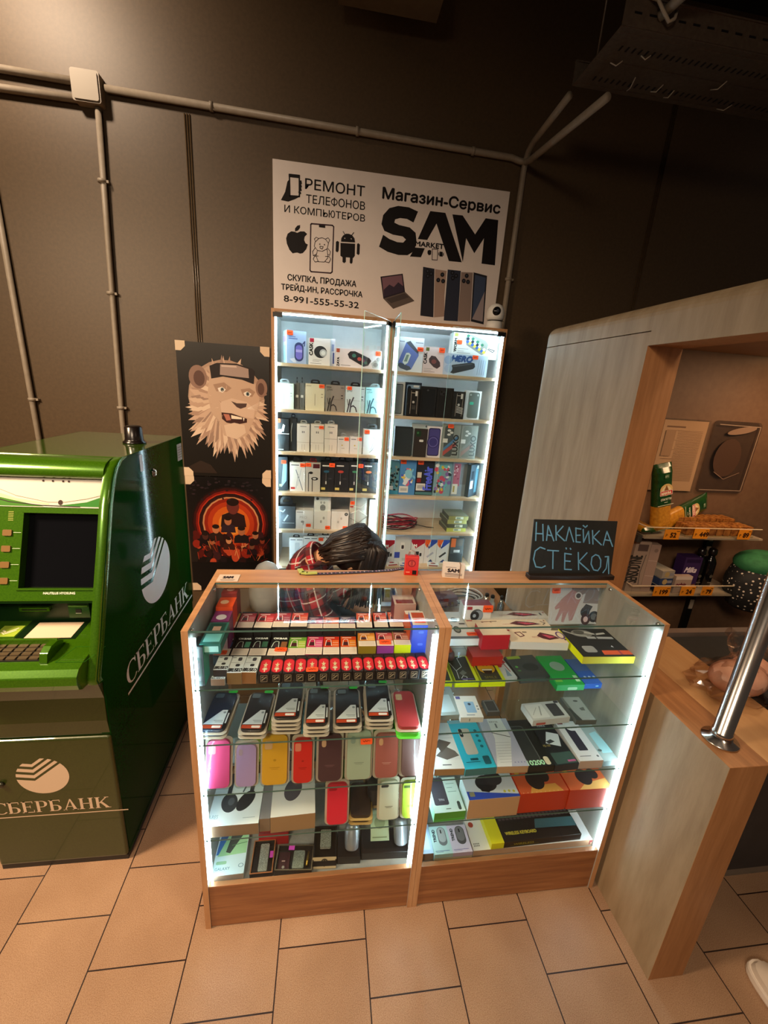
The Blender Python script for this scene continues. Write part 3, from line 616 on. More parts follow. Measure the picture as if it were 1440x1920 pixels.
m = MB(); m.art(Os+NF*.0005, X, TL, NF, 1, 1, [('t', 'NAUTILUS HYOSUNG', .197, .020, .0065, '#e6ecd8', {'w': .086, 'b': .05})]); A(m.build('lettering', sr))
# recess with slots
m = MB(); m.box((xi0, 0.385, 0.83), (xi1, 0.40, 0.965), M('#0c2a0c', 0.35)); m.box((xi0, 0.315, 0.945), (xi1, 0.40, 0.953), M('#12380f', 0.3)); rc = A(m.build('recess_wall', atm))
m = MB(); m.box((-0.60, 0.372, 0.885), (-0.515, 0.386, 0.898), GREEN); m.box((-0.592, 0.371, 0.889), (-0.523, 0.372, 0.893), BLACK); A(m.build('receipt_slot', atm))
m = MB(); m.box((-0.455, 0.362, 0.868), (-0.395, 0.386, 0.918), M('#134a12', 0.3)); m.box((-0.452, 0.360, 0.905), (-0.398, 0.363, 0.912), GREEN); m.box((-0.434, 0.3605, 0.886), (-0.418, 0.3625, 0.899), BLACK); m.box((-0.434, 0.3595, 0.884), (-0.418, 0.3605, 0.8855), M('#c9d6c0', .3)); A(m.build('card_slot', atm))
m = MB(); m.box((-0.372, 0.366, 0.872), (xi1, 0.386, 0.925), BLACK); m.box((-0.366, 0.3655, 0.878), (-0.345, 0.3662, 0.880), M('#b8c4b8', .3)); A(m.build('note_tray', atm))
# console: sloping keypad shelf with rounded lip
prof = [(0.385, 0.846), (0.195, 0.830), (0.168, 0.822), (0.152, 0.806), (0.150, 0.782), (0.156, 0.764), (0.17, 0.754), (0.205, 0.748), (0.385, 0.748)]
m = MB(); m.prism(prof, (xi1, 0, 0), Y, Z, -X, xw, GREEN, None, False); con = A(m.build('console', atm, None, 0, 0.003, 3))
def zc(y): return 0.830+(y-0.195)*0.016/0.19
SLV = Vector((0, 0.19, 0.016)).normalized(); SLN = Vector((0, -SLV.z, SLV.y))
def onc(x, y, up=0.0006): return Vector((x, y, zc(y)))+SLN*up
m = MB(); m.prism([(0, 0), (0.128, 0), (0.128, 0.075), (0, 0.075)], onc(-0.548, 0.296), X, SLV, SLN, 0.0015, M('#e5c9ac', 0.5)); A(m.build('paper_label', con))
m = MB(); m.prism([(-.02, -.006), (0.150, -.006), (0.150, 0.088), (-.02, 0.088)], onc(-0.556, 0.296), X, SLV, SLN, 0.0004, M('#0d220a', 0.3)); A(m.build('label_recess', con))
m = MB(); m.prism([(0, 0), (0.058, 0), (0.058, 0.052), (0, 0.052)], onc(-0.638, 0.305), X, SLV, SLN, 0.0008, M('#9fb83c', .4), M('#9fb83c', .4)); m.art(onc(-0.638, .305, .0016), X, SLV, SLN, .058, .052, [('l', [(.2, .55), (.42, .35), (.8, .75)], .1, '#f1eec0'), ('l', [(.2, .38), (.42, .2), (.8, .55)], .08, '#f1eec0')]); A(m.build('card_emblem', con))
m = MB(); m.prism([(0, 0), (0.155, 0), (0.155, 0.072), (0, 0.072)], onc(-0.600, 0.196), X, SLV, SLN, 0.002, BLACK, M('#15130f', .5))
kp = A(m.build('keypad', atm))
for i in range(5):
    for j in range(4):
        b = MB(); b.prism(rrect(0, 0, 0.0235, 0.0125, 0.002), onc(-0.594+i*0.029, 0.2+j*0.0168, 0.0024), X, SLV, SLN, 0.004, M('#6a5a44', 0.35, 0.4)); A(b.build('key', kp))
for xk in (-0.612, -0.440):
    P = [(0.186, 0.0), (0.194, 0.026), (0.215, 0.037), (0.246, 0.036), (0.268, 0.022), (0.262, 0.0)]
    m = MB(); m.prism(P, (xk+0.016, 0, 0.829), Y, Z, -X, 0.020, GREEN); A(m.build('keypad_guard', atm, None, 0, 0.003, 3))
m = MB(); m.prism(P, (-0.425, 0.262, 0.829), X, Z, Y, 0.0, GREEN) if False else m.box((-0.606, 0.262, 0.832), (-0.436, 0.270, 0.858), GREEN); A(m.build('keypad_hood', atm, None, 0, 0.003))
m = MB(); m.art(onc(-0.405, 0.19, .0002), X, SLV, SLN, 1, 1, [('l', [(0, 0), (.075, 0), (.1, .065), (.02, .065), (0, 0)], .0012, '#1d5a0e')]); A(m.build('contactless_pad', con))
m = MB(); m.lathe([(0.011, 0), (0.011, 0.003), (0.007, 0.0035)], onc(-0.362, 0.325, 0), M('#c9c64a', .3), 20, SLN); m.lathe([(0.018, 0), (0.018, 0.0012)], onc(-0.362, 0.325, 0), GREEN, 24, SLN); A(m.build('contactless_mark', con))
# bank logo on the side and on the door
def cliphull(poly, convex):
    out = poly
    for i in range(len(convex)):
        a, b = convex[i], convex[(i+1) % len(convex)]; inp, out = out, []
        for j in range(len(inp)):
            p, q = inp[j], inp[(j+1) % len(inp)]
            sp = (b[0]-a[0])*(p[1]-a[1])-(b[1]-a[1])*(p[0]-a[0]); sq = (b[0]-a[0])*(q[1]-a[1])-(b[1]-a[1])*(q[0]-a[0])
            if sp >= 0: out.append(p)
            if (sp >= 0) != (sq >= 0):
                t = sp/(sp-sq); out.append((p[0]+(q[0]-p[0])*t, p[1]+(q[1]-p[1])*t))
        if not out: return []
    return out
def bank_logo():
    E = ell(0, 0, 1, 1, 48); P = []
    vx, vy = -0.32, -0.02; L = lambda d: (lambda x: vy-d+(x-vx)*(-0.18)) ; Rr = lambda d: (lambda x: vy-d+(x-vx)*0.86)
    def bandp(d0, d1):
        for f, xa, xb in ((L, -2, vx), (Rr, vx, 2)):
            q = [(xa, f(d1)(xa)), (xb, f(d1)(xb)), (xb, f(d0)(xb)), (xa, f(d0)(xa))]
            r = cliphull(q, E)
            if len(r) > 2: P.append(r)
    bandp(0.22, 3.0)
    bandp(-0.10, 0.08); bandp(-0.42, -0.24); bandp(-0.72, -0.56)
    return P
LOGO = bank_logo()
def serif_word():
    W = []; x = 0.0
    def st(x0, y0, x1, y1): return [(x0, y0), (x1, y0), (x1, y1), (x0, y1)]
    T, t, s = 0.17, 0.06, 0.05
    def arc(cx, cy, rx, ry, a0, a1, w0, w1, n=16):
        o = []; i = []
        for k in range(n+1):
            a = a0+(a1-a0)*k/n; c = abs(math.cos(a)); w = w0+(w1-w0)*c
            o.append((cx+rx*math.cos(a), cy+ry*math.sin(a))); i.append((cx+(rx-w)*math.cos(a), cy+(ry-0.06)*math.sin(a)))
        return [[o[k], o[k+1], i[k+1], i[k]] for k in range(n)]
    def stem(x0, y0=0, y1=1.0, sr=0.07): return [st(x0, y0, x0+T, y1), st(x0-sr, y0, x0+T+sr, y0+s), st(x0-sr, y1-s, x0+T+sr, y1)]
    def bowl(x0, yb, yt, rx): return arc(x0, (yb+yt)/2, rx, (yt-yb)/2, -PI/2, PI/2, 0.06, T)
    def Cc(x): return arc(x+.45, .5, .45, .52, 0.75, 2*PI-0.75, .05, T, 22)+[st(x+.70, .72, x+.75, .98)], .80
    def B(x): return stem(x+.07)+[st(x+.1, .94, x+.66, 1.0), st(x+.62, .80, x+.66, .97), st(x+.2, .50, x+.36, .555), st(x+.2, 0, x+.36, .055)]+bowl(x+.36, 0, .555, .34), .76
    def Ee(x): return stem(x+.07)+[st(x+.1, .94, x+.66, 1), st(x+.1, 0, x+.70, .06), st(x+.62, .82, x+.66, .97), st(x+.66, .03, x+.70, .22), st(x+.2, .49, x+.50, .545), st(x+.47, .40, x+.51, .64)], .76
    def Pp(x): return stem(x+.07)+[st(x+.2, .95, x+.36, 1), st(x+.2, .42, x+.36, .475)]+bowl(x+.36, .42, 1.0, .33), .74
    def Aa(x): return [[(x+.08, 0), (x+.15, 0), (x+.47, .86), (x+.44, 1.0)], [(x+.62, 0), (x+.82, 0), (x+.50, 1.0), (x+.42, 1.0)], st(x+.22, .30, x+.66, .35), st(x, 0, x+.24, s), st(x+.54, 0, x+.90, s)], .92
    def Nn(x): return stem(x+.07)+stem(x+.62)+[st(x+.2, .48, x+.66, .535)], .92
    def Kk(x): return stem(x+.07)+[[(x+.2, .44), (x+.28, .42), (x+.74, .98), (x+.66, .98)], [(x+.30, .50), (x+.40, .62), (x+.86, 0), (x+.64, 0)], st(x+.58, .95, x+.84, 1), st(x+.58, 0, x+.93, s)], .93
    for g in (Cc, B, Ee, Pp, B, Aa, Nn, Kk):
        p, adv = g(x); W += p; x += adv+0.03
    return W, x-.03
WORD, WLEN = serif_word()
def logo_mesh(O, U, V, N, ex, ez, rx, rz, tx, tz, tw, th, lz, m0, mat):
    m = MB(); O = Vector(O)
    for P in LOGO: m.add([O+N*.0006+U*(ex+x*rx)+V*(ez+y*rz) for x, y in P], [tuple(range(len(P)))], mat)
    return m
def word_mesh(O, U, V, N, tx, tz, tw, th, lz, lt, mat):
    m = MB(); O = Vector(O)
    for i, P in enumerate(WORD): m.add([O+N*(.0006+.00001*(i % 3))+U*(tx+x/WLEN*tw)+V*(tz+y*th) for x, y in P], [tuple(range(len(P)))], mat)
    m.add([O+N*.0006+U*x+V*z for x, z in ((tx-.005, lz), (tx+tw+.05, lz), (tx+tw+.05, lz+lt), (tx-.005, lz+lt))], [(0, 1, 2, 3)], mat)
    return m
sd = A(logo_mesh((AX1, 0, 0), Y, Z, X, 0.668, 0.893, 0.140, 0.124, 0, 0, 0, 0, 0, 0, LWH).build('bank_emblem', atm))
A(word_mesh((AX1, 0, 0), Y, Z, X, 0.355, 0.605, 0.64, 0.078, 0.578, 0.008, LWH).build('lettering', atm))
DW = M('#cdb49a', 0.5)
A(logo_mesh((0, 0.222, 0), X, Z, -Y, -0.522, 0.394, 0.075, 0.070, 0, 0, 0, 0, 0, 0, DW).build('bank_emblem', dr))
A(word_mesh((0, 0.222, 0), X, Z, -Y, -0.683, 0.248, 0.343, 0.046, 0.231, 0.004, DW).build('lettering', dr))
m = MB(); m.lathe([(0.009, 0), (0.009, 0.008), (0.005, 0.009)], (-0.640, 0.2215, 0.372), M('#4a4a40', .3, .8), 16, (0, -1, 0)); A(m.build('door_lock', dr))
m = MB(); m.prism(rrect(-.012, -.03, .012, .03, .006), (AX1, 0.629, 1.315), Y, Z, X, 0.001, LWH); A(m.build('torn_sticker', atm))
m = MB(); m.prism([(-.028, -.036), (.028, -.036), (.028, .036), (-.028, .036)], (AX1, 1.018, 1.292), Y, Z, X, 0.001, M('#a8988c', .5)); m.art((AX1+.0012, 0.99, 1.256), Y, Z, X, .056, .072, [('l', [(.1, .8-.15*k), (.9, .8-.15*k)], .05, '#7a5a50') for k in range(5)]); A(m.build('inventory_label', atm))
m = MB(); m.lathe([(0.016, 0), (0.016, 0.003), (0.011, 0.005), (0.010, 0.010), (0.006, 0.011)], (AX1, 0.723, 1.262), STEEL, 20, X); A(m.build('side_lock', atm))
m = MB(); m.lathe([(0.040, 0), (0.040, 0.006), (0.034, 0.010), (0.032, 0.016), (0.030, 0.060), (0.022, 0.066)], (-0.395, 0.80, 1.357), M('#17110f', 0.25), 24); A(m.build('roof_antenna', atm))

# ---------------------------------------------------------------- lit display cabinets
CY, CZ = 1.5154, 1.9744
SHELFW = wood('led_lit_oak_shelf', '#c4ab8c', '#d2bc9f', '#dcc9ae', (1, 9, 9), 3.2)  # oak made paler, with the LED light on the shelf fronts in its colour
SHZ = [1.712, 1.468, 1.231, 0.990, 0.757, 0.522, 0.285]
def led(name, par, a, b, w=0.008, mat=None):
    a, b = Vector(a), Vector(b); m = MB(); L = (b-a).length; t = (b-a)/L
    m.tube([a, b], w*0.42, mat or LED, 6); o = m.build(name, par); return o
def cabinet(x0, x1, label, angs):
    r = root('display_cabinet', ((x0+x1)/2, CY+0.17, 0), label, 'cabinet', 'lit display cabinets against the wall')
    R = lambda o: rel(o, r)
    yb = CY+0.335
    for xa in (x0, x1-0.017): R(MB().box((xa, CY, 0.0), (xa+0.017, yb, CZ), OAKV, {'front': OAKV, ('right' if xa == x0 else 'left'): CABIN}).build('side_panel', r))
    R(MB().box((x0+0.017, CY, CZ-0.018), (x1-0.017, yb, CZ), OAK, {'bottom': CABIN}).build('top_panel', r))
    R(MB().box((x0+0.017, yb-0.006, 0.03), (x1-0.017, yb-0.001, CZ-0.018), CABIN).build('back_panel', r))
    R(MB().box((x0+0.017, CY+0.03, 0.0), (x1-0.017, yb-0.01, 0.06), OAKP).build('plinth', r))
    for z in SHZ: R(MB().box((x0+0.018, CY+0.012, z-0.016), (x1-0.018, yb-0.007, z), SHELFW).build('shelf', r))
    xl, yl = (x0+0.024, CY+0.007) if x0 < 0.3 else (x0+0.0215, CY+0.13)
    R(led('led_strip', r, (xl, yl, 0.07), (xl, yl, CZ-0.025)))
    R(led('led_strip', r, (x1-0.024, CY+0.007, 0.07), (x1-0.024, CY+0.007, CZ-0.025)))
    R(led('led_strip', r, (x0+0.03, CY+0.007, CZ-0.024), (x1-0.03, CY+0.007, CZ-0.024)))
    for hx, s, a in ((x0+0.006, 1, angs[0]), (x1-0.006, -1, angs[1])):
        ca, sa = s*math.cos(math.radians(a)), -math.sin(math.radians(a)); D = Vector((ca, sa, 0)); Nn = Vector((-sa, ca, 0)); h = Vector((hx, CY-0.004, 0))
        m = MB(); W = 0.312; vs = [h+D*p+Nn*q+Z*z for z in (0.075, CZ-0.014) for p, q in ((0.012, -.002), (W, -.002), (W, .002), (0.012, .002))]
        m.add(vs, [(0, 1, 5, 4), (2, 3, 7, 6)], GLASS); m.add(vs, [(1, 2, 6, 5), (3, 0, 4, 7), (0, 3, 2, 1), (4, 5, 6, 7)], M('#c4f2ea', 0.2))
        g = R(m.build('glass_door', r))
        for zz in (CZ-0.03, 0.12):
            m = MB(); vs = [h+D*p+Nn*q+Z*z for z in (zz-.011, zz+.011) for p, q in ((0.004, -.006), (0.052, -.006), (0.052, .006), (0.004, .006))]
            m.add(vs, [(0, 1, 5, 4), (1, 2, 6, 5), (2, 3, 7, 6), (3, 0, 4, 7), (0, 3, 2, 1), (4, 5, 6, 7)], BLACK); R(m.build('hinge', g))
    return r
XM = 0.6615
cabinet(0.0273, XM, 'left lit display cabinet behind the bent-over seller, with oak frame and white back', (2, 58))
cabinet(XM+0.0005, 1.3123, 'right lit display cabinet beside the wooden portal, with oak frame and white back', (92, 2))

# ---------------------------------------------------------------- glass counters
CW, CH_, CD = 0.6425, 1.045, 0.3437
CSH = [0.869, 0.695, 0.523, 0.353]
def counter(x0, x1, label, leds):
    r = root('glass_counter', ((x0+x1)/2, CD/2, 0), label, 'counter', 'glass display counters'); R = lambda o: rel(o, r)
    for xa in (x0, x1-0.016): R(MB().box((xa, 0, 0), (xa+0.016, CD, CH_), OAKV, {'top': OAK, 'front': OAKV, ('right' if xa == x0 else 'left'): PALEOAK}).build('side_panel', r))
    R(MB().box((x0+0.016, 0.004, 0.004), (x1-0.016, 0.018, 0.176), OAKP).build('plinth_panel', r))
    R(MB().box((x0+0.016, 0.0185, 0.143), (x1-0.016, CD-0.004, 0.155), PALEOAK).build('bottom_panel', r))
    R(MB().box((x0+0.016, 0.254, CH_-0.018), (x1-0.016, CD, CH_), OAK).build('top_rail', r))
    R(MB().box((x0+0.017, 0.001, CH_-0.0055), (x1-0.017, 0.253, CH_-0.0005), GLASS, {'front': GLASSE, 'back': GLASSE}).build('glass_top', r))
    R(MB().box((x0+0.017, 0.006, 0.1765), (x1-0.017, 0.010, CH_-0.006), GLASS).build('front_glass', r))
    for z in CSH: R(MB().box((x0+0.017, 0.012, z-0.005), (x1-0.017, CD-0.02, z), GLASS, {'front': GLASSE}).build('glass_shelf', r))
    for lx, ly in leds: R(led('led_strip', r, (lx, ly, 0.165), (lx, ly, CH_-0.03), 0.009, LEDC))
    for (sx, yy) in ((x0+0.018, 0.02), (x0+0.018, 0.23), (x1-0.018, 0.02), (x1-0.018, 0.23)):
        m = MB(); m.lathe([(0.005, -0.004), (0.005, 0.004)], (sx, yy, CH_-0.011), STEEL, 12, X); R(m.build('shelf_stud', r))
    return r
counter(0.0, CW, 'left glass counter full of vapes and phone cases next to the green cash machine', ((0.024, 0.015), (CW-0.024, 0.015)))
counter(CW+0.0008, 1.2863, 'right glass counter full of watches and power banks next to the half wall', ((CW+0.024, 0.075), (1.2863-0.024, 0.015)))
# ---------------------------------------------------------------- goods in the cabinets
G1 = 'boxed speakers on the top shelves'
OR = '#ff5a24'
def lines(n, x0, x1, y0, dy, c='#8d8d92', wd=.015): return [('l', [(x0, y0-k*dy), (x1-(.1 if k % 2 else 0), y0-k*dy)], wd, c) for k in range(n)]
def hang(o, dim, c='#141416', w=.5, hh=.022):
    W, d, h = dim; m = MB(); P = [(-w*W/2, 0), (w*W/2, 0), (w*W/2*.92, hh*.7), (w*W/2*.6, hh), (-w*W/2*.6, hh), (-w*W/2*.92, hh*.7)]
    P2 = [(x*.55, hh*.35+y*.35) for x, y in P]
    n = len(P); vs = [(W/2+x, d*.5, h+y) for x, y in P]+[(W/2+x, d*.5, h+y) for x, y in P2]
    vs += [(x, y+.0012, z) for x, y, z in vs]
    fs = []
    for i in range(n):
        j = (i+1) % n; fs += [(i, j, n+j, n+i), (2*n+j, 2*n+i, 3*n+i, 3*n+j), (j, i, 2*n+i, 2*n+j), (n+i, n+j, 3*n+j, 3*n+i)]
    m.add(vs, fs, M(c, .35)); return m.build('hang_tab', o)
# top shelf, left
carton('speaker_box', 'tall pale blue speaker box with violet speaker picture, leftmost on the top shelf', 'box', G1, (0.102,1.555,1.712),(0.107,0.085,0.169),0.30, '#a9bfe6',
 front=[('o',.4,.08,.86,.66,.25,'#39406e'),('o',.46,.14,.80,.58,.2,'#7f78d8'),('r',.47,.36,.79,.44,'#b9b0f2'),('l',[(.82,.62),(.92,.7),(.9,.56)],.05,'#39406e'),('p',[(.15,.14),(.34,.04),(.5,.04),(.4,.18)],'#dfe6fa'),('r',.1,.74,.55,.77,'#5b6fae'),('r',.1,.80,.45,.82,'#5b6fae')], left=[('r',.08,.66,.9,.84,'#c9a7ee'),('r',.1,.1,.9,.55,'#bfeaf2')], faces={'left':'#d9f2fa'}, st=[('front',.16,.92,.034,.024)])
carton('speaker_box', 'white box with a round black speaker picture next to the pale blue box', 'box', G1, (0.219,1.555,1.712),(0.116,0.07,0.139),0, '#e9e6ea',
 front=[('e',.55,.5,.30,.27,'#2b2a2e'),('e',.68,.47,.17,.17,'#b9bcc2'),('e',.68,.47,.10,.10,'#e7e9ec'),('t','CASK',.19,.36,.13,'#1a1a1c',{'rot':90,'b':.08}),('r',.05,.84,.24,.98,'#a8203a'),('r',.08,.06,.6,.075,'#6d6d70')]+lines(2,.2,.6,.2,.05))
carton('speaker_box', 'narrow white and blue box edge between the two white speaker boxes', 'box', G1, (0.338,1.575,1.712),(0.024,0.09,0.144),0, '#dde4f2', front=[('r',.5,.1,.85,.5,'#3c4f92'),('r',.2,.55,.75,.8,'#9fb2dc')])
carton('speaker_box', 'long white box with dark patterned speaker picture at the right of the left top shelf', 'box', G1, (0.364,1.548,1.712),(0.254,0.085,0.097),0, '#e4e1e6',
 front=[('p',[(.26,.72),(.32,.88),(.42,.90),(.74,.58),(.78,.45),(.72,.18),(.62,.10),(.30,.50)],'#2a2629'),('e',.4,.66,.12,.1,'#3f7466'),('e',.52,.5,.12,.1,'#b0524a'),('e',.6,.42,.1,.1,'#7a3a52'),('e',.66,.32,.1,.08,'#3b6b5c'),('p',[(.82,.05),(.78,.3),(.86,.5),(.99,.4),(.99,.05)],'#a9a6a2'),('e',.88,.25,.14,.12,'#77746f'),('e',.94,.55,.12,.12,'#8d8a86'),('t','ZAYA',.085,.04,.13,'#1a1a1c',{'rot':90,'b':.08}),('r',.02,.78,.09,.98,'#a8503a'),('r',.12,.10,.33,.125,'#6d6d70')], st=[('front',.93,.86,.03,.024)])
# top shelf, right
carton('speaker_box', 'white box with tilted blue speaker picture, leftmost in the right cabinet top shelf', 'box', G1, (0.697,1.56,1.712),(0.158,0.08,0.183),0, '#dfeefa',
 front=[('p',[(.08,.2),(.36,.85),(.5,.9),(.82,.62),(.84,.5),(.6,.08),(.45,.04),(.2,.1)],'#6d86cf'),('p',[(.08,.2),(.2,.1),(.45,.04),(.6,.08),(.55,.16),(.2,.26)],'#55606e'),('p',[(.36,.85),(.5,.9),(.82,.62),(.80,.55),(.5,.74)],'#55606e'),('p',[(.27,.28),(.38,.55),(.48,.56),(.56,.5),(.46,.26),(.36,.2)],'#dff3f2'),('p',[(.32,.3),(.40,.5),(.49,.5),(.43,.3)],'#7f9f9a'),('r',.7,.85,.97,.875,'#8fa3b8'),('r',.05,.86,.3,.885,'#8fa3b8')], right=[('r',0,0,1,1,'#b9d3ea')], st=[('front',.88,.68,.034,.022)])
carton('speaker_box', 'small white box with a brown round speaker picture in the right cabinet', 'box', G1, (0.857,1.56,1.712),(0.121,0.07,0.143),0, '#ddd2d4',
 front=[('p',[(.27,.55),(.38,.68),(.58,.66),(.82,.45),(.85,.3),(.7,.2),(.52,.26),(.3,.42)],'#4a3c3e'),('e',.52,.46,.12,.1,'#7d4d4a'),('t','CASK',.17,.36,.12,'#1a1a1c',{'rot':90,'b':.08}),('r',.10,.84,.26,.97,'#5f6a34'),('r',.06,.06,.6,.075,'#7d6d70')]+lines(2,.05,.5,.18,.06), st=[('front',.86,.90,.034,.026)])
h_ = carton('speaker_box', 'wide pale blue box with dark bar speaker picture and blue brush lettering', 'box', G1, (0.977,1.56,1.712),(0.262,0.1,0.117),0, '#b7cbe2',
 front=[('p',[(.15,.32),(.2,.48),(.62,.66),(.70,.62),(.72,.46),(.68,.36),(.24,.08),(.17,.12)],'#35383c'),('p',[(.2,.44),(.62,.62),(.66,.58),(.24,.38)],'#4d5157'),('t','HERO',.17,.66,.26,'#33558f',{'b':.12,'sk':.25,'w':.46}),('e',.1,.7,.2,.2,'#93b3d8'),('e',.12,.3,.2,.2,'#a3bfdf')]+[('l',[(.78+.05*k,.1),(.8+.05*k,.8)],.02,'#8397b4') for k in range(4)], st=[('front',.70,.90,.034,.022)])
carton('speaker_box', 'white and yellow box with graffiti speaker picture standing on the blue brush-lettered box', 'box', G1, (1.026,1.58,1.8135),(0.266,0.08,0.1305),0, '#e2e6e4',
 front=[('p',[(.26,.80),(.32,.95),(.4,.95),(.72,.76),(.79,.60),(.74,.24),(.66,.16),(.3,.52)],'#8d928c')]+[('e',.32+.055*(k%8),.78-.055*(k%8)+.12*(k%3-1),.07,.06,['#3c5fa6','#e8e6d8','#35705a','#d8c84e','#1f2a3a','#a8b7c9'][k%6]) for k in range(22)]+[('l',[(.78,.42),(.9,.3),(.94,.38),(.8,.44)],.03,'#2a2a2c'),('t','WORM',.085,.22,.12,'#20242a',{'rot':90,'b':.06}),('r',.02,.84,.1,.98,'#9aa04c'),('e',.97,.8,.12,.16,'#9aa3a0'),('r',.1,.18,.4,.2,'#7d828a')]+lines(2,.12,.35,.36,.1), right=[('r',0,0,1,1,'#e6e27a')], st=[('front',.14,.62,.03,.022)])
tag(MB().tube([(0.735, 1.66, 1.874), (0.76, 1.665, 1.895), (0.79, 1.665, 1.898), (0.815, 1.66, 1.885), (0.83, 1.655, 1.865), (0.835, 1.655, 1.80)], .0018, BLACK, 6).build('speaker_cable'), 'thin black cable looping up behind the white box with blue speaker', 'cable')
# second shelf, left: cable boxes with hang tabs
GC = 'charging cable boxes on the second shelf'
def cablebox(label, args, col, c2, txt=None, st=(), tabc='#141416'):
    fr = [('r',.04,.90,.3,.925,c2),('r',.8,.90,.95,.92,c2),('r',.82,.6,.92,.64,c2),('r',.82,.5,.92,.53,c2)]
    if txt: fr += [('t','27W',.07,.78,.075,c2),('l',[(.12,.03),(.2,.3),(.24,.5)],.07,c2),('l',[(.26,.03),(.3,.35),(.42,.58)],.07,c2),('l',[(.1,.5),(.16,.28)],.03,c2),('l',[(.3,.22),(.42,.27),(.54,.2),(.6,.05)],.06,c2),('r',.4,.46,.97,.465,c2)]
    else: fr += [('l',[(.5,.2),(.5,.62)],.03,c2),('l',[(.57,.2),(.57,.5)],.02,'#e8e8e0')]
    o = carton('cable_box', label, 'box', GC, args[0], args[1], args[2], col, front=fr, st=st); hang(o, args[1], tabc); return o
cablebox('pale green-white cable box, leftmost on the second shelf of the left cabinet', ((0.035,1.56,1.468),(0.105,0.05,0.139),0), '#d5e3dc', '#a9b8b2', None, (), '#9aa0a0')
cablebox('cream coloured cable box with orange sticker on its top right corner', ((0.204,1.56,1.468),(0.106,0.05,0.146),0), '#ded8c0', '#a59e86', None, [('front',.85,.92,.03,.02)])
cablebox('grey cable box with braided cable picture and no sticker', ((0.316,1.56,1.468),(0.106,0.05,0.146),0), '#8f8983', '#3a3436', 1)
cablebox('white-blue cable box with braided cable picture and orange sticker', ((0.427,1.56,1.468),(0.111,0.05,0.146),0), '#c3dbe2', '#4a4a58', 1, [('front',.2,.92,.026,.019)])
cablebox('bright cyan cable box, rightmost on the second shelf of the left cabinet', ((0.542,1.56,1.468),(0.109,0.05,0.146),0), '#a9e4ea', '#3f5f70', 1, (), '#8a9a9c')
for lab, a in (('slim grey blister card, left of the pair beside the cream box', ((0.143,1.575,1.468),(0.027,0.02,0.145),0)), ('slim grey blister card, right of the pair beside the cream box', ((0.172,1.575,1.468),(0.025,0.02,0.146),0))):
    o = carton('blister_card', lab, 'blister pack', 'slim blister cards', a[0], a[1], a[2], '#5c6060', front=[('o',.25,.45,.8,.55,.1,'#d8dadb'),('r',.45,.1,.55,.45,'#3e4040')]); hang(o, a[1], '#2d2f30', .25, .03)
# third shelf, left
o = carton('charger_box', 'black charger box with white plug picture and orange sticker on the third shelf', 'box', None, (0.036,1.56,1.231),(0.078,0.06,0.182),0, '#17191b', front=[('p',[(.45,.62),(.62,.6),(.72,.8),(.58,.84)],'#e8ecec'),('o',.2,.56,.5,.68,.1,'#cfd6d6'),('r',0,.53,1,.55,'#e6eaea'),('p',[(.2,.48),(.8,.48),(.6,.2),(.45,.2)],'#33393c'),('r',.05,.03,.6,.06,'#d0d8d8')], left=[('r',0,0,1,1,'#3d5a5c')], st=[('front',.22,.94,.03,.022)])
o = carton('charger_box', 'dark glossy box right beside the black charger box', 'box', None, (0.115,1.57,1.231),(0.041,0.05,0.186),0, '#141618', front=[('r',.15,.25,.3,.9,'#3c4246'),('r',.5,.05,.6,.95,'#222629'),('l',[(.3,.3),(.25,.6),(.4,.85)],.05,'#c9d0d2')]); hang(o, (0.041,0.05,0.186), '#1a1c1e', .6, .025)
GA = 'white adapter boxes on the third shelf'
for i, (lab, a, s) in enumerate((('tall white adapter box, leftmost of the three tall ones and without sticker', ((0.159,1.56,1.231),(0.071,0.05,0.159),0), ()), ('tall white adapter box with an orange sticker, middle of the three', ((0.237,1.56,1.231),(0.075,0.05,0.161),0), [('front',.8,.9,.026,.018)]), ('tall white adapter box with dividing line, right of the stickered tall one', ((0.315,1.56,1.231),(0.074,0.05,0.164),0), ()))):
    o = carton('adapter_box', lab, 'box', GA, a[0], a[1], a[2], '#d8d2cc', front=[('r',.25,.9,.75,.92,'#5a5a5e'),('r',.4,.68,.47,.75,'#6a6a6e'),('r',.53,.68,.6,.75,'#6a6a6e'),('r',0,.34 if i < 2 else .49,1,.35 if i < 2 else .505,'#9a948e'),('r',.38,.08,.42,.28,'#b5afa9'),('r',.58,.08,.62,.28,'#b5afa9')], st=s); hang(o, a[1], '#8d9294', .55, .02)
for lab, a, u in (('short white adapter box with sticker, left of the short pair', ((0.391,1.56,1.231),(0.07,0.05,0.097),0), .75), ('short white adapter box with sticker, right of the short pair', ((0.464,1.56,1.231),(0.071,0.05,0.1),0), .8)):
    o = carton('adapter_box', lab, 'box', 'short adapter boxes', a[0], a[1], a[2], '#d5d4d2', front=[('r',.1,.84,.5,.88,'#5a5a5e'),('e',.4,.5,.06,.06,'#c9b45a'),('r',.35,.3,.6,.34,'#b5b2ae')], st=[('front',u,.88,.026,.02)]); hang(o, a[1], '#8d9294', .5, .02)
a = ((0.541,1.56,1.231),(0.103,0.05,0.148),0)
o = carton('cable_box', 'white box with a curled cable drawing, rightmost on the third shelf', 'box', None, a[0], a[1], a[2], '#dfe4e6', front=[('l',[(.4,.1),(.55,.2),(.72,.45),(.7,.6),(.55,.7)],.025,'#5a6468'),('l',[(.45,.2),(.6,.5)],.02,'#8a9498'),('r',.06,.8,.35,.83,'#7a8488')], st=[('front',.2,.9,.03,.022)]); hang(o, a[1], '#3a3e40', .6, .03)
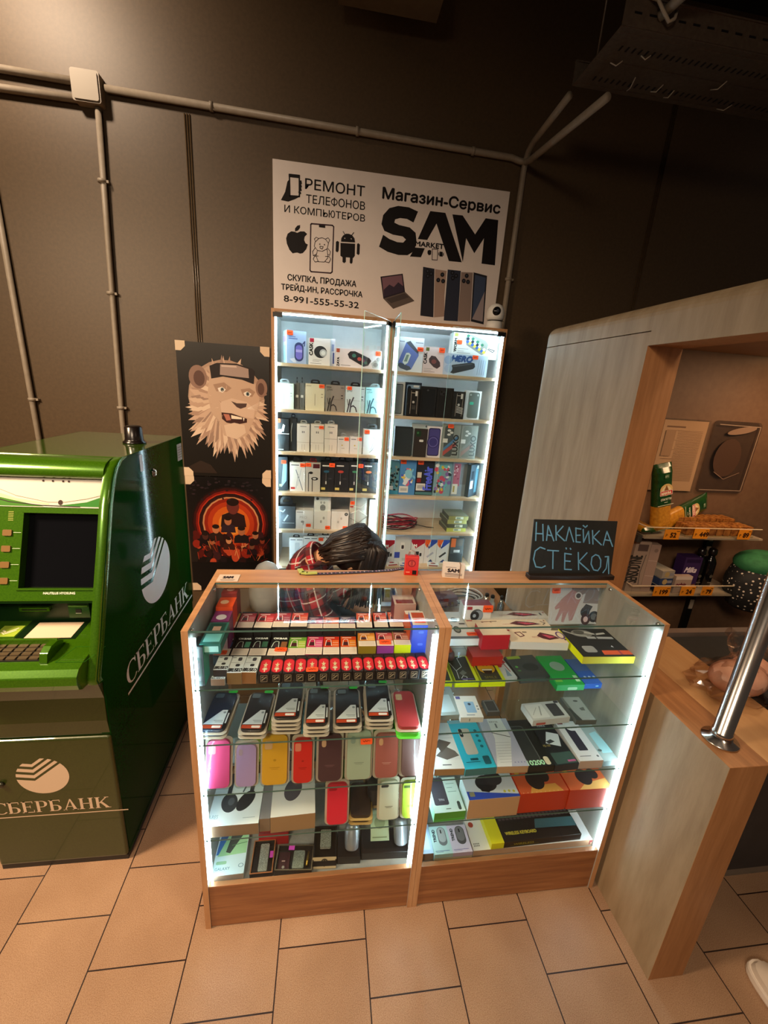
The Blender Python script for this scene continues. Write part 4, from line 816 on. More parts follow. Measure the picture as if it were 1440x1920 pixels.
# fourth shelf, left: earphones
GE = 'earphone boxes on the fourth shelf'
carton('cable_pack', 'dark blue glossy cable pack with orange sticker at the left end of the fourth shelf', 'box', None, (0.043,1.58,0.99),(0.061,0.06,0.201),0, '#26323c', front=[('p',[(.4,.1),(.9,.3),(.95,.8),(.6,.9)],'#8fb3c4'),('r',.1,.05,.3,.6,'#3d4a50'),('r',.2,.12,.5,.2,'#a9a98a')], st=[('front',.65,.86,.028,.022)])
a = ((0.118,1.57,0.99),(0.089,0.045,0.174),0)
o = carton('earphone_box', 'white earphone box with crossed white cables on the fourth shelf', 'box', GE, a[0], a[1], a[2], '#dcdcdc', front=[('l',[(.4,.75),(.6,.45),(.85,.05)],.05,'#6d7a88'),('l',[(.55,.6),(.4,.1)],.03,'#9aa2aa'),('l',[(.75,.8),(.5,.2)],.03,'#aab2ba'),('r',.06,.08,.34,.15,'#a83030'),('r',.08,.9,.6,.93,'#55585c')], st=[('front',.84,.92,.03,.022)]); hang(o, a[1], '#17181a', .6, .03)
a = ((0.21,1.57,0.99),(0.086,0.045,0.176),0)
o = carton('earphone_box', 'light grey earphone box with two black earbuds and red hang tab', 'box', GE, a[0], a[1], a[2], '#b9b4b0', front=[('e',.36,.66,.14,.09,'#151517'),('e',.62,.46,.24,.12,'#1a1a1c'),('e',.6,.46,.12,.06,'#c2c2c4'),('l',[(.2,.66),(.2,.02)],.05,'#202022'),('l',[(.46,.42),(.46,.02)],.05,'#202022'),('r',.5,.82,.95,.97,'#4a1822')], st=[('front',.18,.93,.032,.022)]); hang(o, a[1], '#7a1f22', .5, .025)
for lab, a, c, s in (('black earphone box with blue earbud, leftmost of the four black ones', ((0.298,1.58,0.99),(0.081,0.045,0.184),0), '#2d5a78', [('front',.82,.90,.034,.024)]), ('black earphone box with red earbud, second of the four black ones', ((0.381,1.58,0.99),(0.087,0.045,0.187),0), '#b03a30', ()), ('black earphone box with green earbud, third of the four black ones', ((0.47,1.58,0.99),(0.076,0.045,0.191),0), '#3a7a58', [('front',.88,.88,.03,.024)]), ('black earphone box with orange earbud, rightmost of the four black ones', ((0.549,1.58,0.99),(0.089,0.045,0.193),0), '#c26a3c', ())):
    o = carton('earphone_box', lab, 'box', GE, a[0], a[1], a[2], '#1b1a1c', front=[('r',.12,.85,.62,.89,'#d8d8da'),('e',.42,.68,.2,.09,c),('e',.7,.45,.14,.06,'#3c3a40'),('l',[(.4,.62),(.4,.3)],.04,'#5d5a60'),('r',.36,.26,.44,.36,'#d0d0d2'),('r',.05,.07,.35,.15,'#c9b86a'),('r',0,.37,1,.375,'#33313a')], st=s); hang(o, a[1], '#101012', .5, .03)
# fifth shelf, left
o = carton('headset_box', 'dark grey headset box with glossy print at the left of the fifth shelf', 'box', None, (0.041,1.56,0.757),(0.11,0.07,0.141),0, '#3c434a', front=[('l',[(.2,.8),(.35,.75),(.45,.85)],.06,'#aeb8be'),('e',.5,.5,.25,.2,'#525d66'),('l',[(.4,.35),(.6,.6)],.08,'#b9c4ca'),('r',.3,.24,.95,.255,'#cfd8dc')], top=[('r',0,0,1,1,'#1d2024')]); hang(o, (0.11,0.07,0.141), '#1a1b1e', .7, .05)
GW = 'white earbud boxes on the fifth shelf'
carton('earbud_box', 'white earbud box with two grey earbuds, left of the row on the fifth shelf', 'box', GW, (0.155,1.56,0.757),(0.105,0.055,0.119),0, '#dcd9d6', front=[('t','PRO',.22,.55,.14,'#b0aaa4'),('e',.38,.38,.1,.07,'#8a8682'),('l',[(.42,.36),(.42,.2)],.05,'#8a8682'),('r',.05,.88,.4,.91,'#77736e')], st=[('front',.72,.2,.03,.02)])
carton('earbud_box', 'white earbud box under another box, middle of the fifth shelf row', 'box', GW, (0.263,1.56,0.757),(0.103,0.055,0.116),0, '#dfdddb', front=[('e',.42,.42,.06,.09,'#a5a19e'),('e',.58,.62,.06,.09,'#a5a19e')], st=[('front',.82,.1,.03,.022)])
carton('earbud_box', 'white earbud box with case picture stacked on the middle one', 'box', GW, (0.263,1.57,0.8415),(0.101,0.05,0.1185),0, '#d5dadc', front=[('e',.2,.9,.09,.09,'#3c4246'),('o',.36,.25,.68,.6,.2,'#7d8082'),('r',.36,.45,.68,.47,'#5a5d60'),('e',.42,.7,.06,.08,'#9ea4a6'),('e',.6,.7,.06,.08,'#9ea4a6')], st=[('front',.85,.12,.03,.022,'#ff6a4a')])
carton('earbud_box', 'white earbud box with black round mark, right of the row on the fifth shelf', 'box', GW, (0.369,1.56,0.757),(0.105,0.055,0.115),0, '#e2e1df', front=[('e',.86,.86,.1,.1,'#2d2f30'),('e',.86,.86,.05,.05,'#8a8d8e'),('e',.4,.42,.05,.08,'#b5b2b0'),('e',.58,.62,.05,.08,'#b5b2b0')], st=[('front',.82,.1,.03,.022)])
def pouch(name, label, cat, group, pos, size, rz, col, items, puff=.010, st=()):
    w, d, h = size; m = MB(); n = 8; vs = []
    for j in range(n+1):
        for i in range(n+1):
            u, v = i/n, j/n; e = (math.sin(PI*u)*math.sin(PI*v))**.5
            vs.append((u*w, d/2-(puff*e+.0006), v*h))
    k = len(vs); vs += [(x, d-(y), z) for x, y, z in vs]
    fs = [(j*(n+1)+i, j*(n+1)+i+1, (j+1)*(n+1)+i+1, (j+1)*(n+1)+i) for j in range(n) for i in range(n)]
    fs += [tuple(k+q for q in f[::-1]) for f in fs]
    m.add(vs, fs, col if not isinstance(col, str) else M(col, .25), True)
    o = m.build(name, None, pos, rz)
    if items: MB().art((0, d/2-puff-.001, 0), X, Z, -Y, w, h, items).build('printed_insert', o)
    for s in st: sticker(o, 'front', (w, d, h), *s)
    return tag(o, label, cat, group)
pouch('cable_bag', 'clear bag of coiled white cables beside the white earbud boxes', 'bag', None, (0.48,1.57,0.757),(0.114,0.05,0.199),0, '#b9b6ae', [('l',[(.05,.5),(.5,.62),(.95,.45)],.05,'#e6e4de'),('l',[(.05,.35),(.5,.2),(.95,.4)],.05,'#8a877e'),('l',[(.1,.75),(.6,.7),(.9,.85)],.04,'#dcdad2'),('l',[(.1,.15),(.5,.08),(.9,.18)],.04,'#77746c'),('r',.02,.7,.2,.75,'#a8382c')], .014, [(.14,.86,.026,.022)])
carton('adapter_box', 'white box lit brightly at the right end of the fifth shelf', 'box', None, (0.602,1.57,0.757),(0.053,0.06,0.195),0, '#e6eaec', front=[('r',.1,.38,.9,.39,'#b9c4c8'),('r',.1,.7,.9,.71,'#b9c4c8')])
# bottom visible shelf, left: watch strap packs
GS = 'watch strap packs behind the seller'
for i, (lab, a) in enumerate((('white pack with small gadget print, left of the three behind the seller', ((0.113,1.6,0.522),(0.085,0.02,0.16),0)), ('white pack with black strap buckle, middle of the three behind the seller', ((0.2,1.6,0.522),(0.089,0.02,0.171),0)), ('white pack with black strap buckle and sticker, right of the three', ((0.291,1.6,0.522),(0.089,0.02,0.177),0)))):
    fr = [('r',.08,.9,.45,.93,'#4a5560'),('r',.55,.9,.95,.93,'#4a5560')]
    fr += [('o',.4,.4,.75,.8,.1,'#c2ccd4'),('l',[(.2,.25),(.85,.65)],.03,'#9aa6ae'),('o',.55,.08,.8,.25,.1,'#aab4ba'),('r',.05,.08,.35,.1,'#b0505a')] if i == 0 else [('o',.2,.3,.8,.66,.15,'#1a1a1e'),('e',.5,.55,.1,.2,'#e2e6ea'),('r',.25,.02,.75,.32,'#26262a')]
    o = carton('strap_pack', lab, 'box', GS, a[0], a[1], a[2], '#dfe4e8', front=fr, st=[('front',.2,.86,.03,.022)] if i == 2 else ()); hang(o, a[1], '#26282c', .5, .018)
# second shelf, right: phone boxes
GP = 'phone boxes in the right cabinet'
def phone(u0, v0, u1, v1, body, scr, r=.12): return [('o',u0,v0,u1,v1,r,body),('o',u0+.04,v0+.02,u1-.04,v1-.02,r*.8,scr)]
def pbox(label, a, col, fr, rx=0, **k): return carton('phone_box', label, 'box', GP, a[0], a[1], a[2], col, front=fr, rx=rx, **k)
pbox('white phone box with dark phone picture, first from the left on the second shelf', ((0.706,1.565,1.468),(0.061,0.03,0.188),0), '#cdd2d4', phone(.0,.05,.82,.94,'#2a3036','#7d8890',.1))
pbox('dark blue phone box with light blue phone edge showing', ((0.773,1.6,1.468),(0.098,0.03,0.19),0), '#16283c', [('o',.1,.0,.96,.93,.1,'#8fb0d2'),('e',.26,.84,.1,.1,'#24384c'),('o',.5,.86,.85,.92,.1,'#dfeaf4')])
def zebra(lab, a, dense): return pbox(lab, a, '#141416', [('l',[(.28,.1),(.28,.92)],.03,'#b9aea6'),('l',[(.82,.1),(.82,.92)],.03,'#b9aea6'),('r',.62,.74,.78,.92,'#e2e2e2'),('e',.5,.52,.1,.1,'#c9c9c9'),('r',.28,.84,.6,.86,'#d0c6be')]+([('l',[(.35,.25+.05*k),(.9,.2+.05*k)],.04,'#e8e8e8') for k in range(5)] if dense else [('l',[(.4,.28+.05*k),(.7,.28+.05*k)],.02,'#8a8a8a') for k in range(3)]))
zebra('black box with two white vertical lines in front of the dark blue phone box', ((0.785,1.555,1.468),(0.07,0.03,0.156),0), 0)
pbox('plain black phone box with a faint camera lens, left of the two', ((0.86,1.57,1.468),(0.098,0.03,0.173),0), '#0e1013', [('o',.12,.04,.9,.92,.08,'#171a1e'),('e',.45,.88,.06,.05,'#4a4e54')])
pbox('black phone box with a faint outline of a phone back, right of the two', ((0.961,1.57,1.468),(0.098,0.03,0.172),0), '#101114', [('o',.1,.04,.85,.93,.1,'#1d1e22'),('o',.16,.75,.5,.92,.1,'#2d2f34'),('e',.25,.86,.06,.06,'#111111'),('e',.4,.8,.06,.06,'#111111')])
zebra('black box with white zebra stripes right of the plain black boxes', ((1.057,1.555,1.468),(0.07,0.03,0.157),0), 1)
pbox('white phone box with grey-green phone back, rightmost on the second shelf', ((1.135,1.575,1.468),(0.097,0.03,0.166),0), '#d2d6d6', [('o',.2,.05,.9,.95,.12,'#6e7672'),('o',.24,.07,.86,.93,.1,'#5c6560'),('e',.32,.86,.06,.06,'#9aa29e'),('e',.78,.86,.06,.06,'#9aa29e'),('o',.3,.52,.55,.62,.05,'#3fa88a')])
# third shelf, right
pbox('plain dark grey phone box at the left of the third shelf', ((0.727,1.565,1.231),(0.105,0.03,0.174),0), '#2b3338', [('l',[(.5,.5),(.8,.52)],.02,'#3d464c'),('r',0,.96,1,1,'#1f262a')])
pbox('pale blue phone box showing behind the black phone', ((0.831,1.6,1.231),(0.108,0.03,0.195),0), '#c9dde4', [('e',.85,.92,.06,.06,'#4a6470')])
pbox('black phone with green camera square leaning before the pale blue box', ((0.844,1.555,1.231),(0.078,0.012,0.169),0), '#2a2624', [('o',.03,.02,.97,.98,.12,'#342e2c'),('o',.12,.72,.5,.93,.12,'#1d3a24'),('e',.25,.85,.08,.08,'#3f7a4a'),('o',.4,.54,.72,.62,.06,'#dfe2e2')])
pbox('white phone box with violet phone picture on the third shelf', ((0.923,1.565,1.231),(0.089,0.03,0.185),0), '#dcdce4', [('o',.08,.05,.9,.95,.14,'#2a2752'),('o',.13,.08,.85,.92,.12,'#4a4686'),('e',.45,.5,.42,.42,'#3a3672'),('e',.45,.5,.34,.34,'#6a66aa'),('e',.45,.5,.28,.28,'#3f3b7c')])
for lab, a, al in (('clear case pack with coloured stripes and sticker, left of the pair on the third shelf', ((1.016,1.565,1.231),(0.111,0.03,0.203),0), 1), ('clear case pack with faint print, right of the pair on the third shelf', ((1.131,1.57,1.231),(0.106,0.03,0.202),0), 0)):
    o = carton('case_pack', lab, 'case pack', 'clear case packs', a[0], a[1], a[2], '#8d9490', front=[('o',.12,.04,.62,.96,.15,'#4a5254' if al else '#7d8684'),('p',[(.12,.2),(.12,.3),(.9,.7),(.9,.6)],'#4f7fae' if al else '#8a9290'),('p',[(.12,.06),(.12,.2),(.8,.5),(.8,.38)],'#b0524e' if al else '#a08a88'),('e',.36,.82,.1,.06,'#d8dadb'),('e',.36,.70,.1,.06,'#d8dadb'),('e',.5,.76,.1,.06,'#d8dadb'),('t','LUXO',.92,.1,.16,'#26292c' if al else '#5a6264',{'rot':90,'b':.05}),('r',.05,.46,.32,.58,'#e2e4e4')], st=[('front',.42,.95,.036,.024)] if al else ())
# fourth shelf, right: tablet and phone covers
GT = 'coloured cover packs on the fourth shelf'
def blots(cs, n, x0=.1, x1=.9, y0=.1, y1=.9, s=.1): return [('e', random.uniform(x0,x1), random.uniform(y0,y1), random.uniform(.4,1)*s, random.uniform(.4,1)*s, random.choice(cs), random.uniform(0,3)) for _ in range(n)]
def tpack(label, a, col, fr, st=()): o = carton('cover_pack', label, 'cover pack', GT, a[0], a[1], a[2], col, front=fr, st=st); return o
tpack('teal cover pack with dark leafy print at the left of the fourth shelf', ((0.707,1.575,0.99),(0.066,0.03,0.207),0), '#5d9cb0', blots(['#26323a','#3c5048','#8fa39c','#1d2a2c'], 30, s=.16)+[('r',0,0,1,.12,'#4aa0c8'),('r',.05,.14,.5,.26,'#dfe6e8')])
tpack('bright blue cover pack with rainbow print and orange sticker', ((0.776,1.57,0.99),(0.1,0.03,0.213),0), '#4f8fd0', blots(['#d86a8a','#f0d060','#e8ecf4','#7fc4e8','#5a6ad0'], 30, .15,.9,.3,.85,.13)+[('p',[(.2,.32),(.45,.62),(.65,.5),(.4,.28)],'#e9f0fa'),('e',.55,.62,.22,.3,'#8fd0ea',.4),('r',.02,.07,.58,.26,'#e2e4e6'),('r',.1,.12,.5,.2,'#b9bcc0')], [('front',.18,.97,.036,.026)])
tpack('black cover pack with blue sideways lettering and orange sticker', ((0.88,1.57,0.99),(0.107,0.03,0.215),0), '#1d2432', [('o',.05,.3,.38,.7,.05,'#2c2c34'),('r',.05,.52,.3,.68,'#d9d2c6'),('r',.05,.38,.28,.5,'#8a2a2a'),('r',.03,.14,.56,.35,'#dedfe0'),('r',.1,.2,.5,.3,'#b4b6b8'),('r',0,.02,1,.1,'#4f7f86'),('t','FreeAir',.92,.17,.24,'#5a6af0',{'rot':90,'b':.05,'w':1.35})], [('front',.2,.96,.036,.026)])
tpack('cover pack with a confetti of pink, white and teal print on the fourth shelf', ((0.991,1.57,0.99),(0.111,0.03,0.219),0), '#7fa6b4', blots(['#c8506a','#e6ecf0','#3a4450','#6ac0c8','#d8c04e','#8a6ab0'], 46, .1,.9,.08,.88,.13))
tpack('pink and grey cover pack with white label on the fourth shelf', ((1.106,1.575,0.99),(0.105,0.03,0.219),0), '#8a9aa8', [('r',.1,.3,.5,.95,'#b56a80'),('r',.55,.35,.95,.95,'#7a8088'),('r',.08,.06,.42,.36,'#e2e0d8'),('r',.15,.12,.25,.3,'#b0a060')]+blots(['#e8d0d8','#8a3a50'], 14, .12,.5,.5,.95,.06))
a = ((1.219,1.555,0.99),(0.089,0.03,0.205),0)
carton('cover_pack', 'dark blue cover pack turned sideways at the right end of the fourth shelf', 'cover pack', GT, a[0], (.11, .03, a[1][2]), 0.75, '#3a4a56', front=[('r',.08,.25,.4,.5,'#d9dcdc'),('r',.6,.1,.9,.9,'#6ea2b6'),('r',.1,.55,.4,.8,'#24303a'),('r',.7,.85,.9,.95,'#dfeef4')])
# fifth shelf, right: coil of wires and a stack of slim boxes
m = MB()
for k in range(13):
    c0 = Vector((0.795+random.uniform(-.006,.006), 1.63+random.uniform(-.02,.02), .764+.0042*k)); R = random.uniform(.10,.135); ry = random.uniform(.045,.065); tilt = random.uniform(-.25,.25)
    pts = [c0+Vector((R*math.cos(t), ry*math.sin(t), max(-.004, .012*math.sin(t*2+k)+tilt*.08*math.cos(t)+.004))) for t in [2*PI*q/26 for q in range(27)]]
    m.tube(pts, .0034, M(['#8a2434','#1c1518','#9a2a3a'][k % 3], .35), 6)
m.tube([(0.90,1.60,.79),(0.98,1.59,.775),(1.03,1.60,.768)], .0032, M('#1c1518', .35), 6)
tag(m.build('wire_coil'), 'coil of red and black wire lying on the fifth shelf of the right cabinet', 'wire')
z = .757
for i, (lab, cc) in enumerate((('yellow-green slim box, bottom of the stack at the right of the fifth shelf', '#c6cf6a'), ('dark and white slim box, second from the bottom of the same stack', '#5a5f52'), ('olive slim box, third in the stack on the fifth shelf', '#a9a968'), ('olive slim box on top of the stack on the fifth shelf', '#9a9a62'))):
    carton('slim_box', lab, 'box', 'slim boxes in the corner stack', (1.105+.006*(i % 2), 1.555, z), (.13, .16, .026), .05-.05*(i % 2), cc, front=[('r',.35,.2,.75,.85,'#dfe8dc'),('r',.4,.3,.6,.7,'#8aa08a')], faces={'left':'#3c4038'}, top=[('r',0,0,1,1,'#8a9488')]); z += .0268
# sixth shelf, right: memory cards on hang cards
GM = 'memory card packs behind the counter cards'
def mem(lab, a, tri, pic='#2a2c30', st=None):
    fr = [('p',[(0,1),(1,1),(1,.86),(.35,.62),(0,.9)],tri),('o',.3,.28,.62,.5,.05,pic),('o',.66,.3,.82,.44,.05,pic),('t','M',.2,.68,.12,'#f4f4f4',{'b':.1})]+lines(2,.1,.5,.2,.07,'#9aa0a8')
    if st == 'z': fr = [('p',[(0,1),(.5,1),(.2,.66),(0,.8)],'#e2642e'),('p',[(.5,1),(1,1),(1,.9),(.3,.6)],'#2f4fb0'),('p',[(.2,.3),(.7,.5),(.8,.44),(.3,.24)],pic),('p',[(.3,.05),(.6,.18),(.8,.05)],'#3a4a7a'),('l',[(.2,.8),(.3,.68),(.45,.72)],.06,'#1d2a5a')]
    return carton('memory_card_pack', lab, 'memory card', GM, a[0], a[1], a[2], '#d9dcdf', front=fr)
mem('white and red memory card pack, leftmost beside the cabinet divider', ((0.707,1.58,0.522),(0.072,0.008,0.162),0), '#b02a3a')
o = carton('memory_card_pack', 'clear blister with one tiny memory card and blue corner', 'memory card', GM, (0.782,1.585,0.522),(0.105,0.01,0.187),0, '#cfd6da', front=[('o',.36,.5,.62,.78,.05,'#e6e8ea'),('o',.42,.54,.58,.68,.05,'#3a3438'),('r',.02,.2,.35,.42,'#3c4fb4'),('r',.5,.1,.9,.2,'#b9c0c6')])
mem('white memory card pack with a big red corner, right of the clear blister', ((0.891,1.585,0.522),(0.089,0.008,0.168),0), '#a82036')
mem('white pack with orange and blue corner and pale stick, left of the two', ((0.982,1.585,0.522),(0.08,0.008,0.167),0), '', '#aab0c4', 'z')
mem('white pack with orange and blue corner and dark stick, right of the two', ((1.065,1.585,0.522),(0.082,0.008,0.168),0), '', '#3a3c42', 'z')
carton('memory_card_pack', 'dark grey pack with orange print, rightmost of the memory card row', 'memory card', GM, (1.15,1.58,0.522),(0.092,0.012,0.184),0, '#3a3e3f', front=[('r',.05,.65,.4,.98,'#c8622e'),('r',.45,.7,.9,.95,'#55504a'),('r',.3,.45,.75,.55,'#b9bcbc'),('r',.05,.08,.95,.4,'#2c3031')])
for lab, x, y, rz, c in (('small white card with red gadget lying at the left of the bottom shelf', .735, 1.535, .2, '#a83a44'), ('small white packet with red gadget lying in the middle of the bottom shelf', 1.0, 1.54, -.15, '#8a3a3a'), ('small blue and white packet lying beside the left white card', .81, 1.535, -.1, '#3a4fa8')):
    carton('small_packet', lab, 'packet', 'small packets lying on the shelf', (x, y, .522), (.075, .05, .012), rz, '#dfe4e8', top=[('e',.5,.5,.35,.2,c),('e',.6,.45,.12,.1,'#2a2a30')], front=[('r',.1,.2,.9,.8,c)])
# security camera on the cabinet top
o = root('security_camera', (1.269,1.62,2.001), 'small white dome security camera on the right end of the cabinet top', 'camera')
o.location.z = CZ; o.scale = (1.45, 1.45, 1.45)
MB().lathe([(.030, 0), (.033, .004), (.031, .020), (.029, .034)], (0, 0, 0), WHITE, 28).build('base', o)
MB().lathe([(.0295, .036), (.034, .045), (.035, .062), (.031, .080), (.022, .092), (.008, .098)], (0, 0, 0), WHITE, 28).build('head', o)
m = MB(); m.ball((-.006, -.027, .066), (.017, .012, .018), M('#111114', .12)); m.ball((-.006, -.0375, .068), (.006, .003, .006), M('#3a3e4a', .05)); m.build('lens', o)
m = MB(); m.tube([(0.033*math.cos(t), .033*math.sin(t), .035) for t in [PI+.3+k*.25 for k in range(11)]], .0014, BLACK, 6); m.build('seam_ring', o)
# ---------------------------------------------------------------- goods in the left counter
def vape(label, a, col, band, group, tall=None, st=(), side='#1d1d20', dark=False, layers=1):
    tp = [('r',0,0,1,.36,'#ead9cc')]+[('l',[(.08,.30-.07*k),(.92,.30-.07*k)],.02,'#a08a80') for k in range(4)]
    tp += [('r',0,.36,1,1,col),('r',.55,.38,.96,.72,band),('o',.14,.44,.48,.62,.1,'#4a2228'),('l',[(.12,.42),(.18,.70),(.28,.76),(.46,.74),(.52,.42)],.045,'#f0dcd4'),('r',.58,.46,.94,.475,'#f4e4da'),('r',.58,.58,.94,.595,'#f4e4da'),('r',.1,.82,.7,.85,'#f4e4da'),('r',0,.9,1,1,'#2a2226')]
    if dark: tp[5:] = [('r',0,.36,1,1,'#16181c'),('l',[(.12,.42),(.18,.66),(.28,.74),(.46,.72),(.52,.42)],.045,'#cfe0d8'),('o',.2,.42,.48,.62,.1,'#3a3036'),('r',.62,.42,.95,.72,band),('t','OKBAR',.1,.85,.09,'#eef2f0',{'w':.8,'b':.08})]
    return carton('vape_box', label, 'vape box', group, a[0], a[1], a[2], side, top=tp, front=[('r',0,0,1,1,side)], st=st)
GB = 'vape boxes in the back row of the counter'; GD = 'vape boxes in the middle row of the counter'
def hrow(zz): return zz
for lab, a, c, b in (
 ('yellow vape box, first from the left in the back row', ((0.037,0.196,0.869),(0.043,0.0858,0.0613),-0.0233), '#b98a20', '#d0a83a'),
 ('dusky red vape box, second from the left in the back row', ((0.083,0.196,0.869),(0.045,0.0878,0.06),-0.0222), '#9a2c34', '#b8505a'),
 ('red vape box, third from the left in the back row', ((0.131,0.197,0.869),(0.0501,0.0866,0.0592),-0.0599), '#b02028', '#d04048'),
 ('red vape box, fourth from the left in the back row, behind the light streak', ((0.184,0.196,0.869),(0.048,0.086,0.0607),-0.0208), '#a8262c', '#a03a4a'),
 ('orange-red vape box, fifth from the left in the back row', ((0.236,0.196,0.869),(0.048,0.0839,0.0616),-0.0208), '#c03018', '#d85a30')):
    vape(lab, a, c, b, GB)
for lab, a, c, b in (
 ('purple vape box in the back row, right of the five red ones', ((0.285,0.198,0.869),(0.045,0.065,0.0547),-0.0222), '#6a2c54', '#c05a78'),
 ('magenta and orange vape box in the back row', ((0.332,0.198,0.869),(0.047,0.0651,0.054),-0.0213), '#b84a30', '#e0703a'),
 ('dark blue vape box in the back row', ((0.382,0.199,0.869),(0.046,0.0671,0.0532),-0.0435), '#4a4262', '#a06a80'),
 ('orange vape box in the back row, left of the light streak', ((0.433,0.197,0.869),(0.047,0.09,0.0554),-0.0425), '#d05028', '#e8803a'),
 ('red vape box in the back row, right of the light streak', ((0.487,0.197,0.869),(0.042,0.0901,0.0556),-0.0238), '#c8402a', '#dc6a48'),
 ('orange-pink vape box, last of the back row before the stack', ((0.535,0.197,0.869),(0.042,0.0931,0.0563),-0.0238), '#d0582c', '#d88060')):
    vape(lab, a, c, b, GB)
for i, (lab, a, b, s) in enumerate((
 ('black vape box with blue glow and sticker, first in the middle row', ((0.039,0.107,0.869),(0.041,0.0838,0.0315),-0.0244), '#33507a', [('top',.42,.12,.034,.018)]),
 ('black vape box with green glow, second in the middle row', ((0.084,0.108,0.869),(0.044,0.0856,0.0303),-0.0454), '#4a8a72', ()),
 ('black vape box with pale green glow, third in the middle row', ((0.131,0.107,0.869),(0.046,0.0889,0.0291),-0.0217), '#3f6f5a', ()),
 ('black vape box with orange glow and sticker, fourth in the middle row', ((0.18,0.107,0.869),(0.0491,0.0899,0.0278),-0.0611), '#8a5a3a', [('top',.7,.28,.034,.018)]))):
    vape(lab, a, '', b, GD, None, s, '#15171a', True)
for lab, a, c, b, s, sd, z in (
 ('lime green vape box in the middle row beside the black ones', ((0.233,0.107,0.869),(0.05,0.0969,0.0255),-0.02), '#6a9a3a', '#b0c85a', (), '#7fae4a', 0),
 ('pink vape box in the middle row', ((0.284,0.108,0.869),(0.046,0.0938,0.0281),-0.0435), '#c0305a', '#e06a9a', (), '#c0406a', 0),
 ('red vape box in the middle row, right of the pink one', ((0.333,0.107,0.869),(0.046,0.095,0.0269),-0.0217), '#c8301c', '#e86a30', (), '#c8401c', 0),
 ('orange vape box in the middle row, left of the yellow stack', ((0.383,0.107,0.869),(0.046,0.095,0.0266),-0.0217), '#d04a18', '#e88a30', (), '#d8641c', 0),
 ('amber vape box on top of an olive one in the middle row', ((0.433,0.107,0.869),(0.049,0.071,0.0516),-0.0204), '#c87820', '#e8a84a', (), '#8a7420', 0),
 ('red-purple vape box with orange sticker in the middle row', ((0.485,0.108,0.869),(0.048,0.0701,0.0517),-0.0416), '#b84048', '#c86a5a', [('top',.5,.2,.034,.022)], '#8a3a8a', 0),
 ('brownish vape box with acid yellow front in the middle row', ((0.535,0.108,0.869),(0.048,0.0681,0.0532),-0.0416), '#a05a50', '#b88070', (), '#c8d820', 0)):
    vape(lab, a, c, b, GD, None, s, sd)
a = ((0.583,0.107,0.869),(0.045,0.0349,0.0998),-0.0222)
for k in range(3):
    carton('vape_box', ('blue vape box, bottom of the stack of three by the right light strip', 'blue vape box, middle of the stack of three by the right light strip', 'blue vape box with white top, topmost of the stack of three')[k], 'vape box', 'stack of blue vape boxes', (a[0][0], a[0][1], .869+.0392*k), (a[1][0], .075, .039), a[2], '#2a4cd0', front=[('o',.4,.3,.75,.5,.1,'#5a7ae8')], top=[('r',0,0,1,1,'#e2dcd8'),('r',.1,.5,.9,.9,'#c8502c')] if k == 2 else [], st=[('top',.5,.25,.034,.02)] if k == 2 else ())
a = ((0.576,0.141,0.869),(0.047,0.0971,0.1036),-0.0213)
carton('vape_box', 'orange and white vape box lying behind the blue stack', 'vape box', 'vape boxes at the right end', (a[0][0]+.005, .130, .869), (a[1][0], .085, .10), 0.03, '#b85030', top=[('r',0,0,1,1,'#d06038'),('o',.25,.3,.6,.6,.1,'#5a4048'),('r',0,.75,1,1,'#e6dcd4')])
carton('vape_box', 'dark red vape box standing at the back right corner', 'vape box', 'vape boxes at the right end', (.548, .222, .869), (.068, .06, .118), 0, '#6a2428', top=[('r',0,0,1,1,'#c8b0a4'),('r',.1,.1,.9,.5,'#7a2a2e')], front=[('r',0,.5,1,1,'#b88a80')])
# left corner
carton('vape_box', 'tall black vape box standing in the front left corner', 'vape box', 'vape boxes in the left corner', (-0.006,0.022,0.872),(0.046,0.045,0.115),0, '#0c100f', front=[('r',.02,.95,.98,.985,'#2a3230'),('o',.1,.25,.9,.72,.12,'#12241d'),('o',.18,.3,.82,.66,.1,'#1a1617'),('r',.2,.45,.48,.6,'#2e2526'),('r',.52,.45,.8,.6,'#2e2526'),('r',.3,.2,.7,.225,'#8a9490'),('r',.1,.05,.9,.12,'#26302e')], right=[('r',0,0,1,1,'#4aa088')])  # right side painted teal for the LED light falling on the black box
carton('vape_box', 'teal lit vape box lying on the black one in the left corner', 'vape box', 'vape boxes in the left corner', (.030, .030, .960), (.05, .10, .028), 0, '#2a6a62', top=[('r',.1,.1,.9,.45,'#7fd0cc'),('r',.1,.5,.9,.95,'#1f4a42'),('r',.3,.6,.7,.8,'#c9a08a')], front=[('r',.1,.2,.9,.8,'#a8dcd8')])  # cyan LED light is painted into the colours of this box
carton('vape_box', 'purple and white vape box in the left side column', 'vape box', 'vape boxes in the left corner', (.030, .136, .869), (.046, .055, .118), 0, '#6a2a5a', top=[('r',0,0,1,1,'#8a3a78'),('e',.5,.4,.3,.3,'#e8dce4')], front=[('r',.1,.2,.9,.6,'#d8c0d0')])
carton('vape_box', 'orange-red vape box in the left side column behind the purple one', 'vape box', 'vape boxes in the left corner', (.030, .193, .869), (.046, .055, .130), 0, '#c83018', top=[('r',0,0,1,1,'#d84a20'),('e',.4,.5,.25,.25,'#f0c0a0')], front=[('r',0,0,1,1,'#d8481c')])
carton('vape_box', 'dark red vape box at the back end of the left side column', 'vape box', 'vape boxes in the left corner', (.032, .250, .869), (.044, .05, .142), 0, '#7a1a1e', top=[('r',0,0,1,1,'#8a2428'),('e',.5,.5,.25,.25,'#d8a8a0')])
